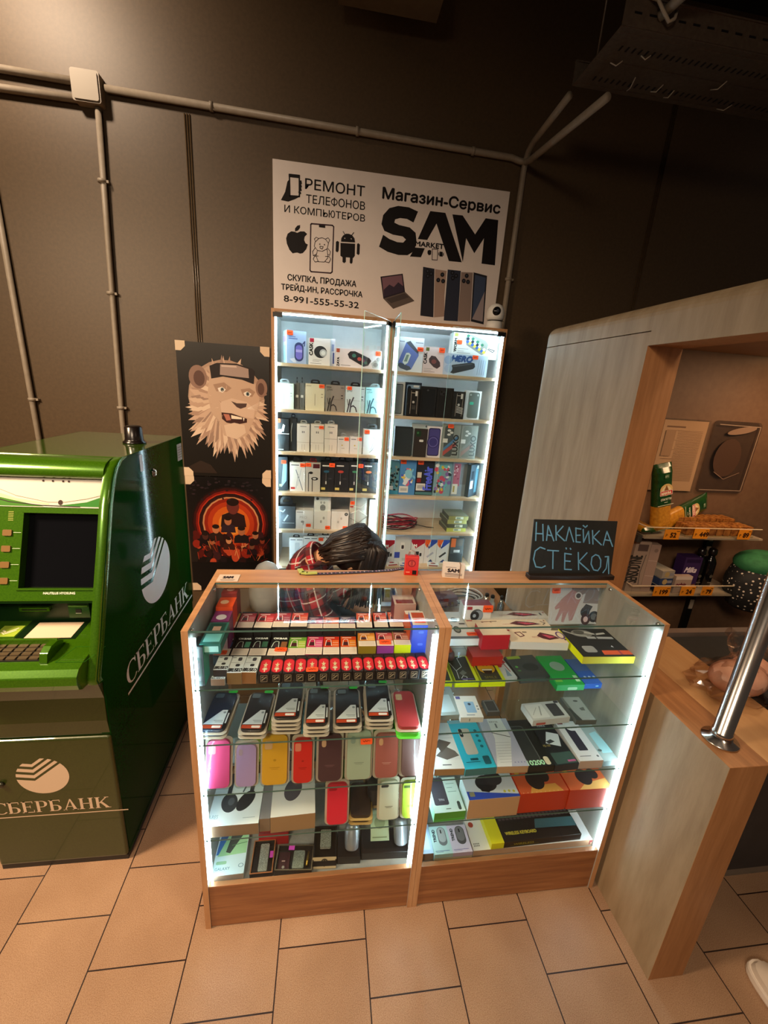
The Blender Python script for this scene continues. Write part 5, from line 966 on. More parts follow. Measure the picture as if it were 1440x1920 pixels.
# white boxes with black brush lettering
GBR = 'white vape boxes with slanted black lettering'
for lab, a, k in (('white vape box with black lettering, left of the front row, lying on another', ((0.058,0.034,0.869),(0.034,0.0558,0.0409),-0.0294), 0), ('white vape box with black lettering, middle of the three in the front row', ((0.092,0.029,0.869),(0.036,0.0678,0.035),-0.0278), 1), ('white vape box with black lettering, right of the three in the front row', ((0.128,0.03,0.869),(0.0361,0.0657,0.0346),-0.0555), 2)):
    carton('vape_box', lab, 'vape box', GBR, a[0], a[1], a[2], '#dfe4e4', top=[('r',0,0,1,1,'#e6eaea'),('t','BRUSKO',.03,.06,.20,'#0e0e10',{'w':.92,'b':.06,'sk':.12}),('o',.42,.36,.72,.52,.1,'#3a3a3e'),('o',.46,.70,.74,.92,.1,'#4a4a50'),('r',.05,.58,.6,.60,'#9aa0a0'),('r',.06,.88,.3,.93,'#8a9090')], faces={'front':['#2b2320','#7a5a34','#8a5a34'][k]})
carton('vape_box', 'white vape box with black lettering, lowest in front of the left corner', 'vape box', GBR, (0.053,0.026,0.869),(0.034,0.012,0.02),-0.0294, '#dfe4e4', top=[('t','RUSKO',.04,.1,.32,'#0e0e10',{'w':.9,'b':.10,'sk':.15}),('o',.4,.6,.7,.92,.1,'#4a4a50')], faces={'front':'#7a5a44'})
# red and black boxes in the front row
GMR = 'red and black boxes in the front row of the counter'
XR = [(850,975),(975,1100),(1100,1225),(1228,1348)]
first = None; n = 15
xL, xR_ = (0.169,0.029,0.899), (0.621,0.027,0.899)
ordn = ['first','second','third','fourth','fifth','sixth','seventh','eighth','ninth','tenth','eleventh','twelfth','thirteenth','fourteenth','fifteenth']
pw = (xR_[0]-xL[0]+.004)/n
for k in range(n):
    lab = '%s red and black box from the left in the front row%s' % (ordn[k], ', with orange sticker' if k == 4 else '')
    if first is None:
        w = pw-.0012; first = root('cigarillo_box', (0, 0, 0), lab, 'box', GMR)
        m = MB(); m.box((0, 0, 0), (w, .076, .030), M('#171214', .35), {'top': M('#241a1a', .35)}); m.build('carton_body', first, None, 0, .0008)
        m = MB(); m.art((0, 0, .030), X, Y, Z, w, .076, [('o',.03,.04,.97,.78,.46,'#b81626'),('o',.07,.07,.93,.74,.42,'#d8303c'),('p',[(.5,.62),(.56,.5),(.72,.5),(.58,.42),(.64,.3),(.5,.38),(.36,.3),(.42,.42),(.28,.5),(.44,.5)],'#d8cba0'),('e',.5,.24,.22,.16,'#d9c7a6'),('l',[(.5,.3),(.5,.1)],.1,'#e6d8b8'),('r',.1,.8,.9,.84,'#4a3a30')], .0004); m.build('top_print', first)
        m = MB(); m.art((0, 0, 0), X, Z, -Y, w, .030, [('o',.2,.18,.8,.86,.05,'#8a7866'),('o',.25,.24,.75,.80,.05,'#2a221e'),('l',[(.32,.35),(.5,.5),(.68,.65)],.1,'#a08c74'),('l',[(.32,.6),(.45,.7)],.08,'#a08c74')], .0004); m.build('front_print', first)
        r_ = first
    else:
        r_ = first.copy(); COL.objects.link(r_)
        for ch in first.children:
            if ch.name.startswith('price'): continue
            c = ch.copy(); COL.objects.link(c); c.parent = r_
        r_['label'] = lab
    r_.location = (xL[0]+pw*k, xL[1]+(xR_[1]-xL[1])*k/n-.001, .869)
    if k == 4: sticker(r_, 'top', (pw, .076, .030), .5, .12, .032, .018)
# phone case packs: clear blister with a case inside
def blister(label, pos, rz, w, d, h, col, kind, group, cam=('l', .30), rx=0, sub='#1a1718', st=None, light=None, hole='#c8b79a'):
    r = root('case_pack', pos, label, 'phone case', group, rz); r.rotation_euler = (rx, 0, rz)
    m = MB(); P = rrect(0, 0, w, d, .012, 5); n = len(P)
    lv = [(0.0, 0), (0.0018, h*.25), (.0035, h*.85), (.006, h)]
    vs = []
    cx, cy = w/2, d/2
    for ins, z in lv: vs += [(x+(cx-x)/cx*ins, y+(cy-y)/cy*ins, z) for x, y in P]
    fs = [(i+k*n, (i+1) % n+k*n, (i+1) % n+(k+1)*n, i+(k+1)*n) for k in range(3) for i in range(n)]+[tuple(range(3*n, 4*n))]
    m.add(vs, fs, CLEAR, True); m.build('clear_blister', r)
    m = MB(); m.prism(rrect(.001, .001, w-.001, d-.001, .012), (0, 0, 0), X, Y, Z, .0012, M('#cdb9a4' if not light else light, .5)); m.build('backing_card', r)
    cd = MB(); a, b = .007, .008
    cd.prism(rrect(a, b, w-a, d-b, .014), (0, 0, .002), X, Y, Z, h*.72, M(col, .45), M(col, .45)); cs = cd.build('phone_case', r, None, 0, .0022, 2)
    zt = .002+h*.72
    it = []
    W2, D2 = w, d
    if kind == 'label':
        q = lambda x, y: (x/1.0, y/1.0)
        it += [('r',.12,.075,.80,.155,'#c04424'),('o',.46,.09,.76,.14,.03,'#f2e6e0'),('p',[(.12,.165),(.80,.165),(.80,.50),(.62,.50)],'#d5d8da'),('r',.82,.075,.92,.50,'#151416'),('l',[(.87,.2),(.87,.42)],.05,'#d8d8da'),('e',.72,.44,.05,.05,'#8a9096'),('r',.45,.245,.76,.255,'#5d6468'),('r',.5,.215,.76,.225,'#7d8488'),('o',.16,.80,.46,.91,.05,light or '#6d7c84')]
    elif kind == 'cam':
        it += [('o',.16,.70,.42,.86,.06,hole)]
        if st: it += [('e',.5,.5,.05,.04,st)]
    elif kind == 'slot': it += [('o',.20,.72,.36,.86,.08,hole)]
    elif kind == 'bar': it += [('o',.18,.83,.60,.89,.03,hole)]
    elif kind == 'pill': it += [('o',.16,.80,.46,.86,.03,hole),('e',.46,.835,.03,.03,hole)]
    if kind in ('cam', 'slot', 'pill') and st is not None: it += [('r',.33,.36,.67,.372,st),('r',.38,.335,.62,.345,st)]
    m = MB(); m.art((0, 0, zt), X, Y, Z, w, d, it, .0009, .00006); m.build('case_print', cs)
    return r
GL = 'black phone case packs lying in stacks'
hb = .0125
def stack(lab, a, n, col='#1b1719', light=None):
    (pos, (w, d, h), rz) = a
    for k in range(n):
        top = k == n-1
        nm = lab[0] if top else lab[1] % (['bottom', 'second', 'third', 'fourth', 'fifth'][k])
        bp = blister(nm, (pos[0], pos[1], .695+hb*1.04*k), rz, w, .158, hb, col, 'label', GL, light=light)
        if top and n < 4: sticker(bp, 'top', (w, .158, hb), .74, .945, .026, .011, '#2fd044', False)
stack(('blue-black phone case pack at the far left of the case shelf', '%s blue-black case pack in the far left pile of the case shelf'), ((0.004,0.032,0.695),(0.0782,0.158,0.025),-0.064), 2, '#16263c')
stack(('black phone case pack, second pile from the left', '%s case pack in the second pile from the left'), ((0.109,0.026,0.695),(0.0772,0.158,0.025),-0.0648), 2)
stack(('black phone case pack on top of the tall third pile', '%s case pack in the tall third pile'), ((0.196,0.036,0.695),(0.0821,0.158,0.052),-0.0366), 4)
stack(('black phone case pack on the fourth pile', '%s case pack in the fourth pile'), ((0.283,0.021,0.695),(0.074,0.158,0.038),-0.027), 3)
stack(('black phone case pack on the fifth pile, with a window for the camera', '%s case pack in the fifth pile'), ((0.365,0.03,0.695),(0.083,0.158,0.025),-0.0241), 2)
stack(('black phone case pack on the sixth pile, in a wide clear shell', '%s case pack in the sixth pile'), ((0.456,0.037,0.695),(0.0821,0.158,0.038),-0.0366), 3)
# price dots
a = ((0.539,0.006,0.695),(0.0741,0.158,0.03),-0.0405)
blister('dusty red phone case pack at the right end of the case shelf', (a[0][0], a[0][1], .711), a[2], a[1][0], .158, .014, '#b03a3c', 'cam', GL, hole='#c9a880')
blister('green phone case pack under the dusty red one', (a[0][0]+.001, a[0][1]-.008, .695), a[2], a[1][0], .158, .014, '#58c83a', 'cam', GL, light='#6ae04a')
# standing colour cases
GK = 'coloured phone cases leaning along the fourth shelf'
def lean(lab, a, col, kind='cam', hole='#c9a880', st=None, stick=None):
    (pos, (w, d, h), rz) = a
    r = blister(lab, (pos[0], pos[1], pos[2]+.001), 0, w, h/math.sin(1.32), .014, col, kind, GK, rx=1.32, hole=hole, st=st)
    if stick: sticker(r, 'top', (w, h, .0145), *stick)
    return r
lean('bright pink phone case, first from the left in the colour row', ((0.017,0.03,0.523),(0.075,0.03,0.146),0), '#d8447a', 'cam', '#d8909a')
lean('lilac phone case, second in the colour row', ((0.096,0.03,0.523),(0.067,0.03,0.131),0), '#a888b0', 'slot', '#a88a94')
lean('mustard yellow phone case, third in the colour row', ((0.166,0.03,0.523),(0.082,0.03,0.154),0), '#d89a20', 'cam', '#d0a070', '#b8841c')
lean('bright red phone case, fourth in the colour row', ((0.252,0.03,0.523),(0.065,0.03,0.14),0), '#d02018', 'cam', '#d87a60', '#a01810')
lean('dark plum phone case, fifth in the colour row', ((0.321,0.03,0.523),(0.079,0.03,0.147),0), '#4a2a30', 'slot', '#c89a78', '#7a5458')
lean('pale mint phone case with orange price sticker in the colour row', ((0.403,0.03,0.523),(0.082,0.03,0.155),0), '#a8b098', 'slot', '#8a9a8c', '#8a9280', (.74,.80,.034,.02))
lean('dusty rose brown phone case, seventh in the colour row', ((0.485,0.03,0.523),(0.079,0.03,0.142),0), '#a85a50', 'slot', '#d09a70', '#d09a90')
lean('grey brown phone case, last at the right of the colour row', ((0.563,0.03,0.523),(0.078,0.03,0.147),0), '#6a4c48', 'bar', '#b08a6a', '#a08a86')
GH = 'case packs lying behind the colour row'
for lab, xx, c, k in (('white pack lying behind the pink case', .045, '#d9e6e8', 0), ('lime yellow case pack lying behind the lilac case', .128, '#c8d84a', 1), ('teal case pack lying behind the red case', .268, '#5aa8a8', 2), ('taupe case pack lying behind the plum case', .350, '#9a7a66', 3), ('green case pack lying behind the rose case', .478, '#58b83a', 4), ('bright green case pack lying at the right behind the brown case', .556, '#4ad03a', 5)):
    blister(lab, (xx, .10, .523), 0, .075, .155, .13, c, 'none', GH, light=c)
# headphone boxes etc. on the lowest glass shelf
carton('headphone_box', 'white box with dark headphones picture at the left of the lowest glass shelf', 'box', None, (0.004,0.019,0.353),(0.157,0.165,0.042),0.0064, '#dfe6e6',
 top=[('l',[(.37,1.0),(.36,.60)],.08,'#3a4046'),('l',[(.80,1.0),(.78,.62)],.08,'#3a4046'),('e',.40,.42,.15,.20,'#33393e',.2),('e',.43,.44,.06,.08,'#4d555c'),('e',.70,.44,.13,.23,'#24292e',-.55),('l',[(.62,.62),(.66,.74)],.03,'#5a646a'),('t','HI-RES',.05,.13,.07,'#8aa2a8',{'w':.2}),('r',.7,.11,.92,.12,'#a0b0b4')], faces={'front':'#8a6c52'})
carton('headphone_box', 'white box with a grey oval ear cup picture, second on the lowest glass shelf', 'box', None, (0.195,0.019,0.353),(0.1281,0.15,0.06),0.039, '#d3d3d2', top=[('e',.48,.55,.2,.30,'#4c4a54',-.3),('l',[(.5,.9),(.5,1)],.06,'#5a5862')], faces={'front':'#a07a56'})
carton('headphone_box', 'narrow grey box between the two headphone boxes', 'box', None, ((0.163,0.025,0.353)), (.030, .13, .05), 0, '#77767a', faces={'front':'#7d6450'})
GJ = 'cases on the lowest glass shelf'
def lean2(lab, a, col, kind, hole, st=None):
    (pos, (w, d, h), rz) = a
    return blister(lab, (pos[0], pos[1], pos[2]+.001), 0, w, h/math.sin(1.3), .014, col, kind, GJ, rx=1.3, hole=hole, st=st)
lean2('neon red phone case leaning on the lowest glass shelf', ((0.35,0.03,0.353),(0.074,0.03,0.134),0), '#e8203a', 'pill', '#b01828')
lean2('beige phone case leaning beside the lime one', ((0.508,0.032,0.353),(0.071,0.03,0.131),0), '#cfc8ac', 'pill', '#3a3a38', '#6a6658')
lean2('lime green phone case at the right of the lowest glass shelf', ((0.579,0.032,0.353),(0.065,0.03,0.124),0), '#a0b830', 'pill', '#4a5a1c', '#5a6a20')
a = ((0.421,0.023,0.353),(0.0761,0.11,0.034),-0.0526)
for k in range(2): blister(('dark brown case pack lying under another on the lowest glass shelf', 'dark brown case pack lying between the red and beige cases')[k], (a[0][0], a[0][1], .353+.0165*k), a[2], a[1][0], .125, .016, '#33241f', 'none', GJ, light='#c9a060')
blister('olive green case pack behind the neon red case', (.352, .075, .353), 0, .075, .14, .10, '#7aa02c', 'none', GJ, light='#8ab83a')
blister('black case pack behind the beige case', (.478, .07, .353), 0, .078, .14, .085, '#26262a', 'none', GJ, light='#b89a70')
blister('pink case pack behind the lime case', (.560, .07, .353), 0, .062, .14, .085, '#e84a68', 'none', GJ, light='#e86a80')
# bottom board of the left counter
carton('keyboard_box', 'white and green box with pen pictures, leftmost on the bottom board', 'box', None, (0.014,0.028,0.155),(0.097,0.1191,0.026),0.0206, '#d9ecec', top=[('p',[(.25,1),(.98,1),(.98,.5),(.1,.46)],'#a8d8a0'),('p',[(.05,.5),(.12,.5),(.35,1),(.1,1)],'#3f78b8'),('p',[(.34,.56),(.48,.52),(.82,1),(.44,1)],'#46504a'),('l',[(.5,.72),(.97,.78)],.02,'#5a8a5a'),('o',.1,.26,.42,.34,.04,'#9fc8a0'),('t','GALAXY',.1,.12,.07,'#4a7a88',{'w':.45}),('e',.88,.2,.08,.06,'#7fa0a8'),('e',.88,.2,.06,.045,'#d9ecec')], faces={'front':'#a58a74'})
def opentray(label, a, col, rim, h):
    (pos, (w, d, _), rz) = a; r = root('gift_box', pos, label, 'box', 'open gift boxes on the bottom board', rz)
    t = .003; m = MB(); m.box((0, 0, 0), (w, d, .003), M(col, .4))
    for b in (((0, 0, .003), (w, t, h)), ((0, d-t, .003), (w, d, h)), ((0, t, .003), (t, d-t, h)), ((w-t, t, .003), (w, d-t, h))): m.box(b[0], b[1], M(col, .4))
    m.build('tray', r)
    if rim:
        m = MB()
        for b in (((0, 0, h), (w, t, h+.001)), ((0, d-t, h), (w, d, h+.001)), ((0, t, h), (t, d-t, h+.001)), ((w-t, t, h), (w, d-t, h+.001))): m.box(b[0], b[1], M(rim, .3, .6))
        m.build('rim', r)
    return r, w, d
def lighter(par, x0, y0, x1, y1, z, col='#9a9488'):
    m = MB(); m.prism(rrect(0, 0, x1-x0, y1-y0, .004), (x0, y0, z), X, Y, Z, .010, speckle('engraved_silver', '#8a867a', '#dcd8c8', 420, .35, .6, .2)); m.build('silver_piece', par, None, 0, .001)
    MB().box((x0-.003, y0-.004, z+.012), (x1+.003, y1+.006, z+.0125), CLEAR).build('cellophane', par)
r, w, d = opentray('black gift box with copper rim holding an engraved silver piece', ((0.129,0.026,0.155),(0.068,0.099,0.024),0), '#17120f', '#c87a4a', .024)
lighter(r, w*.32, d*.12, w*.72, d*.94, .006)
m = MB(); m.box((w*.78, d*.52, .012), (w*.93, d*.72, .0125), M('#e04ac8', .5)); m.build('price_sticker', r)
r, w, d = opentray('clear lidded gift box with a flask, silver piece and pink sticker', ((0.202,0.031,0.155),(0.1144,0.0748,0.024),-0.0788), '#2a211c', '#8a7a60', .024)
lighter(r, w*.45, d*.15, w*.76, d*.85, .006)
m = MB(); m.prism(rrect(w*.06, d*.1, w*.36, d*.8, .004), (0, 0, .004), X, Y, Z, .010, M('#4a1f20', .3)); m.art((w*.06, d*.1, .0145), X, Y, Z, w*.3, d*.7, [('r',.3,.45,.6,.52,'#d8b0a8'),('e',.5,.15,.12,.12,'#b0a8a0')]); m.build('red_flask', r)
m = MB(); m.tube([(w*.84, d*.3, .01), (w*.86, d*.85, .01)], .004, M('#b8903a', .3, .8), 8); m.build('brass_pen', r)
m = MB(); m.box((w*.3, d*.78, .0255), (w*.46, d*.95, .026), M('#e04ac8', .5)); m.build('price_sticker', r)
MB().box((.002, .002, .0245), (w-.002, d-.002, .025), CLEAR).build('clear_lid', r)
carton('gift_box', 'red gift box with clear lid behind the clear tray', 'box', 'open gift boxes on the bottom board', (.142, .125, .155), (.095, .07, .05), 0, '#8a1a1c', top=[('r',.08,.1,.92,.9,'#c01a1c')], front=[('r',0,0,1,1,'#a81c1e')])
r, w, d = opentray('black gift box with a kraft card label standing in front', ((0.318,0.04,0.155),(0.0741,0.1122,0.012),-0.0405), '#191412', None, .030)
lighter(r, w*.28, d*.45, w*.75, d*.95, .012)
m = MB(); m.prism([(0, 0), (w, 0), (w, .034), (0, .034)], (0, -.0015, .004), X, Vector((0, .35, .94)), Vector((0, -.94, .35)), .001, M('#b8a07c', .7), M('#b8a07c', .7)); m.art((0, -.0028, .0044), X, Vector((0, .35, .94)), Vector((0, -.94, .35)), w, .034, [('e',.5,.66,.3,.24,'#3a3228'),('p',[(.36,.45),(.64,.45),(.5,.18)],'#3a3228'),('e',.45,.68,.06,.06,'#b8a07c'),('e',.55,.68,.06,.06,'#b8a07c')], .0008); m.build('kraft_label', r)
def flask_box(label, a, dx, extra):
    (pos, (w, d, _), rz) = a; r = root('flask_box', pos, label, 'box', 'flask sets at the right of the bottom board', rz)
    m = MB(); m.box((0, 0, 0), (w, d, .030), M('#1f1917', .35)); m.build('box_body', r, None, 0, .001)
    dirv = Vector((0.0, .5, .75)).normalized()
    m = MB(); m.lathe([(.017, .0), (.021, .004), (.023, .02), (.024, .055), (.022, .062), (.023, .064), (.020, .072), (.014, .076)], (dx, .018, .040), M('#a4a7ab', .38, .6), 24, dirv); f = m.build('flask', r)
    m = MB(); m.lathe([(.015, .077), (.018, .080), (.018, .092), (.012, .098), (.006, .102)], (dx, .018, .040), M('#3a3c40', .2, .8), 20, dirv); m.build('cap', f)
    if extra:
        m = MB(); m.prism([(0, 0), (.062, 0), (.058, .085), (0, .085)], (dx-.098, .035, .034), X, Vector((0, .62, .78)), Vector((0, -.78, .62)), .003, M('#c2c69a', .5), M('#c2c69a', .5)); m.art((dx-.098, .0325, .036), X, Vector((0, .62, .78)), Vector((0, -.78, .62)), .06, .085, [('e',.5,.6,.3,.3,'#a0a478'),('r',.1,.1,.9,.14,'#8a8e66')], .001); m.build('green_pouch', r)
        m = MB(); m.prism([(0, 0), (w*.62, 0), (w*.55, .1), (0, .1)], (.004, .012, .032), X, Vector((0, .5, .86)), Vector((0, -.86, .5)), .0005, CLEAR); m.build('plastic_wrap', r)
    return r
flask_box('black box with a steel flask standing in it, middle of the bottom board', ((0.396,0.047,0.155),(0.0731,0.0862,0.03),-0.0411), .045, 0)
flask_box('wide black box with steel flask, green pouch and plastic wrap at the right end', ((0.474,0.053,0.155),(0.1611,0.0772,0.03),-0.0372), .128, 1)
# ---------------------------------------------------------------- goods in the right counter
GWA = 'watch boxes on the top shelf of the right counter'
carton('watch_box', 'white smartwatch box with dark round watch and sticker, leftmost in the right counter', 'box', GWA, (0.719,0.175,0.869),(0.1,0.1614,0.024),-0.01, '#e2e0de', top=[('e',.40,.32,.12,.2,'#4a4844'),('e',.40,.32,.08,.13,'#8a8a80'),('e',.45,.68,.11,.15,'#5a5854'),('e',.45,.68,.07,.1,'#9a9a92')]+lines(4,.78,.95,.85,.1,'#a0b4c0',.03)+[('r',0,.0,1,.08,'#6a7076'),('r',.55,.5,.75,.55,'#5a5a60')], st=[('top',.80,.14,.034,.018)])
def wlong(k): return [('l',[(.16+.03*k,.72),(.26+.03*k,.78),(.30+.03*k,.5),(.22+.03*k,.4),(.16+.03*k,.72)],.06,'#6a3038'),('r',.02,.84,.09,.95,'#a83038'),('t','WATCH',.42,.34,.13,'#b05a4a',{'w':.12}),('p',[(.52,.5),(.62,.8),(.70,.72),(.82,.6),(.90,.35),(.80,.28),(.70,.2),(.60,.30)],'#5a2a34'),('p',[(.62,.62),(.70,.62),(.84,.46),(.72,.34)],'#c8506a'),('r',.30,.74,.38,.82,'#6a5a50')]
carton('watch_box', 'long white watch box with strap pictures, nearest of the three', 'box', GWA, (0.909,0.152,0.869),(0.1865,0.07,0.0263),-0.0751, '#ded2c6', top=[('r',0,0,1,1,'#e8d4bc')]+wlong(0)+[('e',.95,.6,.2,.3,'#6a5080'),('e',.95,.6,.13,.22,'#e8d4bc'),('e',.98,.25,.05,.05,'#3a2a2a')], faces={'front':'#d8d4d2'})
carton('watch_box', 'long white watch box with strap pictures, middle one of the three', 'box', GWA, (.797, .225, .869), (.285, .048, .030), -.005, '#e0d6cc', top=[('r',0,0,1,1,'#e8d6c0')]+wlong(1)+[('l',[(.92,.7),(.96,.5),(.92,.3)],.08,'#7a6a60'),('e',.97,.8,.06,.06,'#6a2a2a')])
carton('watch_box', 'long white watch box farthest back, under the two camera boxes', 'box', GWA, (.80, .276, .869), (.30, .045, .034), 0, '#ddd6d0', top=[('r',0,0,1,1,'#d6d0c8')]+wlong(1)+[('e',.93,.5,.08,.2,'#5a5a58'),('e',.98,.7,.06,.08,'#a04a48')])
carton('watch_box', 'small red-fronted box lying at the left end before the long watch boxes', 'box', GWA, (0.815,0.151,0.869),(0.088,0.07,0.0516),0, '#a81c28', faces={'front':'#b81c2a','top':'#e4d0ba'})
carton('camera_box', 'white camera box with red top and orange sticker standing behind the watch boxes', 'box', None, (.790, .277, .9035), (.098, .04, .048), -.03, '#e0dedc', front=[('r',.14,.66,.32,.90,'#a8323a'),('e',.50,.22,.46,.50,'#4a4e54'),('e',.55,.24,.34,.38,'#8a94a0'),('e',.44,.2,.3,.34,'#2a2c30'),('e',.42,.2,.12,.14,'#9aa8b8')], faces={'top':'#8a1c26'}, st=[('front',.86,.78,.034,.026)])
o = carton('picture_card', 'leaning white picture card of a hand wearing a watch at the right of the counter', 'card', None, (1.092,0.262,0.885),(0.19,0.004,0.144),0, '#c9c4c4', front=[('p',[(.10,.42),(.22,.62),(.42,.86),(.62,.70),(.55,.48),(.46,.10),(.40,.08),(.36,.30),(.30,.05),(.25,.06),(.26,.30),(.17,.08),(.13,.10),(.20,.40),(.12,.36)],'#b48a8a'),('p',[(.40,1),(.40,.86),(.60,.72),(.78,.8),(.9,1)],'#8a7c7c'),('p',[(.40,1),(.42,.88),(.5,.96),(.5,1)],'#3a3234'),('p',[(.64,.52),(.95,.5),(.95,.78),(.8,1),(.7,.9)],'#8e8282'),('e',.54,.70,.09,.09,'#d8d2d0'),('e',.54,.70,.06,.06,'#5a5458'),('e',.70,.30,.12,.13,'#3a3a3e'),('e',.88,.18,.14,.14,'#2f2f34'),('e',.88,.18,.08,.08,'#6a6e74'),('e',.72,.12,.12,.14,'#4a3438'),('e',.72,.12,.06,.07,'#d8b8b8'),('e',.98,.12,.10,.12,'#3c3a3e'),('e',.98,.12,.05,.06,'#c8bcbc'),('p',[(.62,.36),(.70,.5),(.84,.44),(.78,.3)],'#4a4a50')], rx=-.18, st=[('front',.10,.84,.03,.022)])
carton('watch_box', 'yellow and black smartwatch box with orange strap at the right of the top shelf', 'box', GWA, (1.103,0.072,0.869),(0.1831,0.1502,0.024),-0.0273, '#d8cf20', top=[('r',0,0,1,1,'#2e3133'),('e',.36,.82,.24,.14,'#8a8c8a'),('e',.32,.86,.12,.08,'#5c5e5c'),('l',[(.05,.92),(.2,.78),(.4,.72)],.04,'#b8bab8'),('l',[(.44,.86),(.6,.78),(.78,.82)],.06,'#c8cac8'),('p',[(.38,.62),(.86,.60),(.86,.68),(.38,.70)],'#b8bcc0'),('r',.54,.6,.57,.7,'#55585a'),('o',.12,.14,.34,.36,.06,'#a6a8a8'),('p',[(.40,.06),(.42,.2),(.92,.2),(.95,.06)],'#e0603c'),('r',.70,.06,.74,.2,'#a8484a'),('t','4',.66,.3,.07,'#d8d8d8')], left=[('r',0,0,1,1,'#d8e010')], front=[('r',0,0,1,1,'#cfc638')])
# things seen through behind the watch boxes
GY = 'yellow earphone boxes on the second shelf of the right counter'
for lab, a, emo in (('yellow earphone box partly hidden by the counter divider', ((0.721,0.198,0.695),(0.035,0.1287,0.024),-0.0286), 0), ('yellow earphone box with white earphones in its window', ((0.765,0.196,0.695),(0.082,0.1323,0.024),-0.0244), 1), ('yellow earphone box with a laughing face print', ((0.854,0.194,0.695),(0.084,0.128,0.024),-0.0119), 2)):
    tp = [('r',.02,.02,.86,.98,'#35372c')]
    if emo == 1: tp += [('l',[(.2,.1),(.22,.4),(.5,.55),(.45,.9),(.7,.98)],.02,'#e8e8e4'),('l',[(.2,.4),(.05,.7)],.02,'#e8e8e4'),('l',[(.3,.1),(.42,.2),(.55,.15),(.5,.03),(.34,.05)],.02,'#e8e8e4'),('p',[(.3,.3),(.5,.42),(.62,.3),(.4,.2)],'#6a6c64'),('r',.3,.05,.8,.1,'#5a4a7a')]
    if emo == 2: tp += [('e',.45,.50,.36,.34,'#d8a828'),('p',[(.22,.46),(.68,.46),(.6,.28),(.45,.24),(.3,.28)],'#2a2018'),('r',.24,.40,.66,.45,'#f0ece0'),('l',[(.22,.6),(.3,.66),(.38,.58)],.03,'#4a2a10'),('l',[(.52,.58),(.6,.66),(.68,.6)],.03,'#4a2a10'),('t','SMILE',.2,.08,.09,'#8a7a30',{'w':.5})]
    carton('earphone_box', lab, 'box', GY, a[0], a[1], a[2], '#cfd418', top=tp, front=[('r',.03,.06,.97,.94,'#e0ea14'),('l',[(.05,.1),(.2,.4),(.8,.4),(.95,.9)],.03,'#b8c010')], left=[('r',0,0,1,1,'#b8bc28')])
m = MB(); R = .045
pts = [Vector((.735+R*math.cos(t), .31, .735+R*1.0*math.sin(t))) for t in [PI*k/14 for k in range(15)]]
m.tube(pts, .008, M('#d8502c', .4), 10); m.ball((.69, .31, .735), (.014, .014, .022), M('#7a4a44', .5)); m.ball((.78, .31, .735), (.014, .014, .022), M('#7a4a44', .5))
tag(m.build('headphones'), 'orange headphones behind the yellow earphone boxes', 'headphones')
GZ = 'boxes on the second shelf of the right counter'
carton('gadget_box', 'white box with red tag lying slanted next to the laughing face box', 'box', GZ, (0.944,0.21,0.695),(0.0463,0.1082,0.016),0.1083, '#cfd0d4', top=[('r',.62,.72,.95,.86,'#b02a30'),('l',[(.3,.6),(.75,.7),(.8,.3)],.08,'#a04a48'),('p',[(.3,.1),(.6,.5),(.7,.1)],'#8aa0b8'),('e',.25,.62,.1,.08,'#c84a4a')])
carton('gadget_box', 'dark grey box with lime tag between the white and green boxes', 'box', GZ, (0.996,0.203,0.695),(0.1124,0.1189,0.02),0.0802, '#3e4242', top=[('e',.6,.45,.36,.26,'#4c5052'),('e',.6,.45,.26,.18,'#3a3e40'),('r',.05,.86,.5,.99,'#a8b83a'),('e',.15,.5,.05,.05,'#6ab05a'),('r',.1,.3,.2,.36,'#5a8a5a')])
carton('gadget_box', 'bright green box with pale oval, second from the right on the second shelf', 'box', GZ, (1.105,0.163,0.695),(0.098,0.1561,0.022),-0.0102, '#1fa850', top=[('r',0,0,1,1,'#2aa84e'),('e',.52,.62,.26,.26,'#9ab0a0'),('r',.05,.1,.3,.2,'#7ac050'),('r',.8,.1,.95,.3,'#bfe8c8')], front=[('o',.4,.1,.75,.6,.2,'#a8e0b8')])
carton('gadget_box', 'blue box with four pale dots beside the bright green box', 'box', GZ, (1.208,0.168,0.695),(0.091,0.1311,0.02),-0.011, '#2a62c8', top=[('r',0,0,1,1,'#3a6ad0')]+[('e',.22+.18*k,.26,.05,.05,'#bcd4f8') for k in range(4)]+[('r',0,.5,1,1,'#5070b8')], front=[('e',.5,.5,.3,.12,'#9adcf0')])
o = carton('gadget_box', 'red and yellow striped box behind the white slanted box', 'box', GZ, (.845, .27, .695), (.11, .06, .06), 0, '#c8281e', front=[('r',.6,0,1,.5,'#a82020')], top=[('r',0,0,1,1,'#d84038')])
# front row on the second shelf: small power bank boxes
GQ = 'small boxes in front on the second shelf of the right counter'
def pbank(scr): return [('o',.36,.2,.78,.72,.05,scr),('e',.55,.58,.07,.07,'#3a4a5a')]
carton('power_bank_box', 'white box with pale blue power bank at the left front of the second shelf', 'box', GQ, (0.738,0.048,0.695),(0.0691,0.0882,0.018),-0.0435, '#d6d6d2', top=[('r',0,0,1,1,'#dcdcd8'),('o',.36,.2,.80,.72,.05,'#8fb4d4'),('e',.58,.6,.07,.07,'#33465a'),('r',.06,.84,.26,.97,'#5a5a9a'),('r',.30,.08,.66,.12,'#8a94a0'),('e',.9,.5,.04,.04,'#6a7680'),('e',.9,.36,.04,.04,'#6a7680')], front=[('e',.4,.5,.06,.3,'#5a6a64')])
carton('power_bank_box', 'dim grey-white box at the divider, left of the pale blue power bank box', 'box', GQ, (.672, .060, .695), (.075, .12, .016), .03, '#8f9a98', top=[('o',.2,.1,.8,.7,.05,'#b4c4c8'),('r',.3,.85,.7,.9,'#5a6464')])
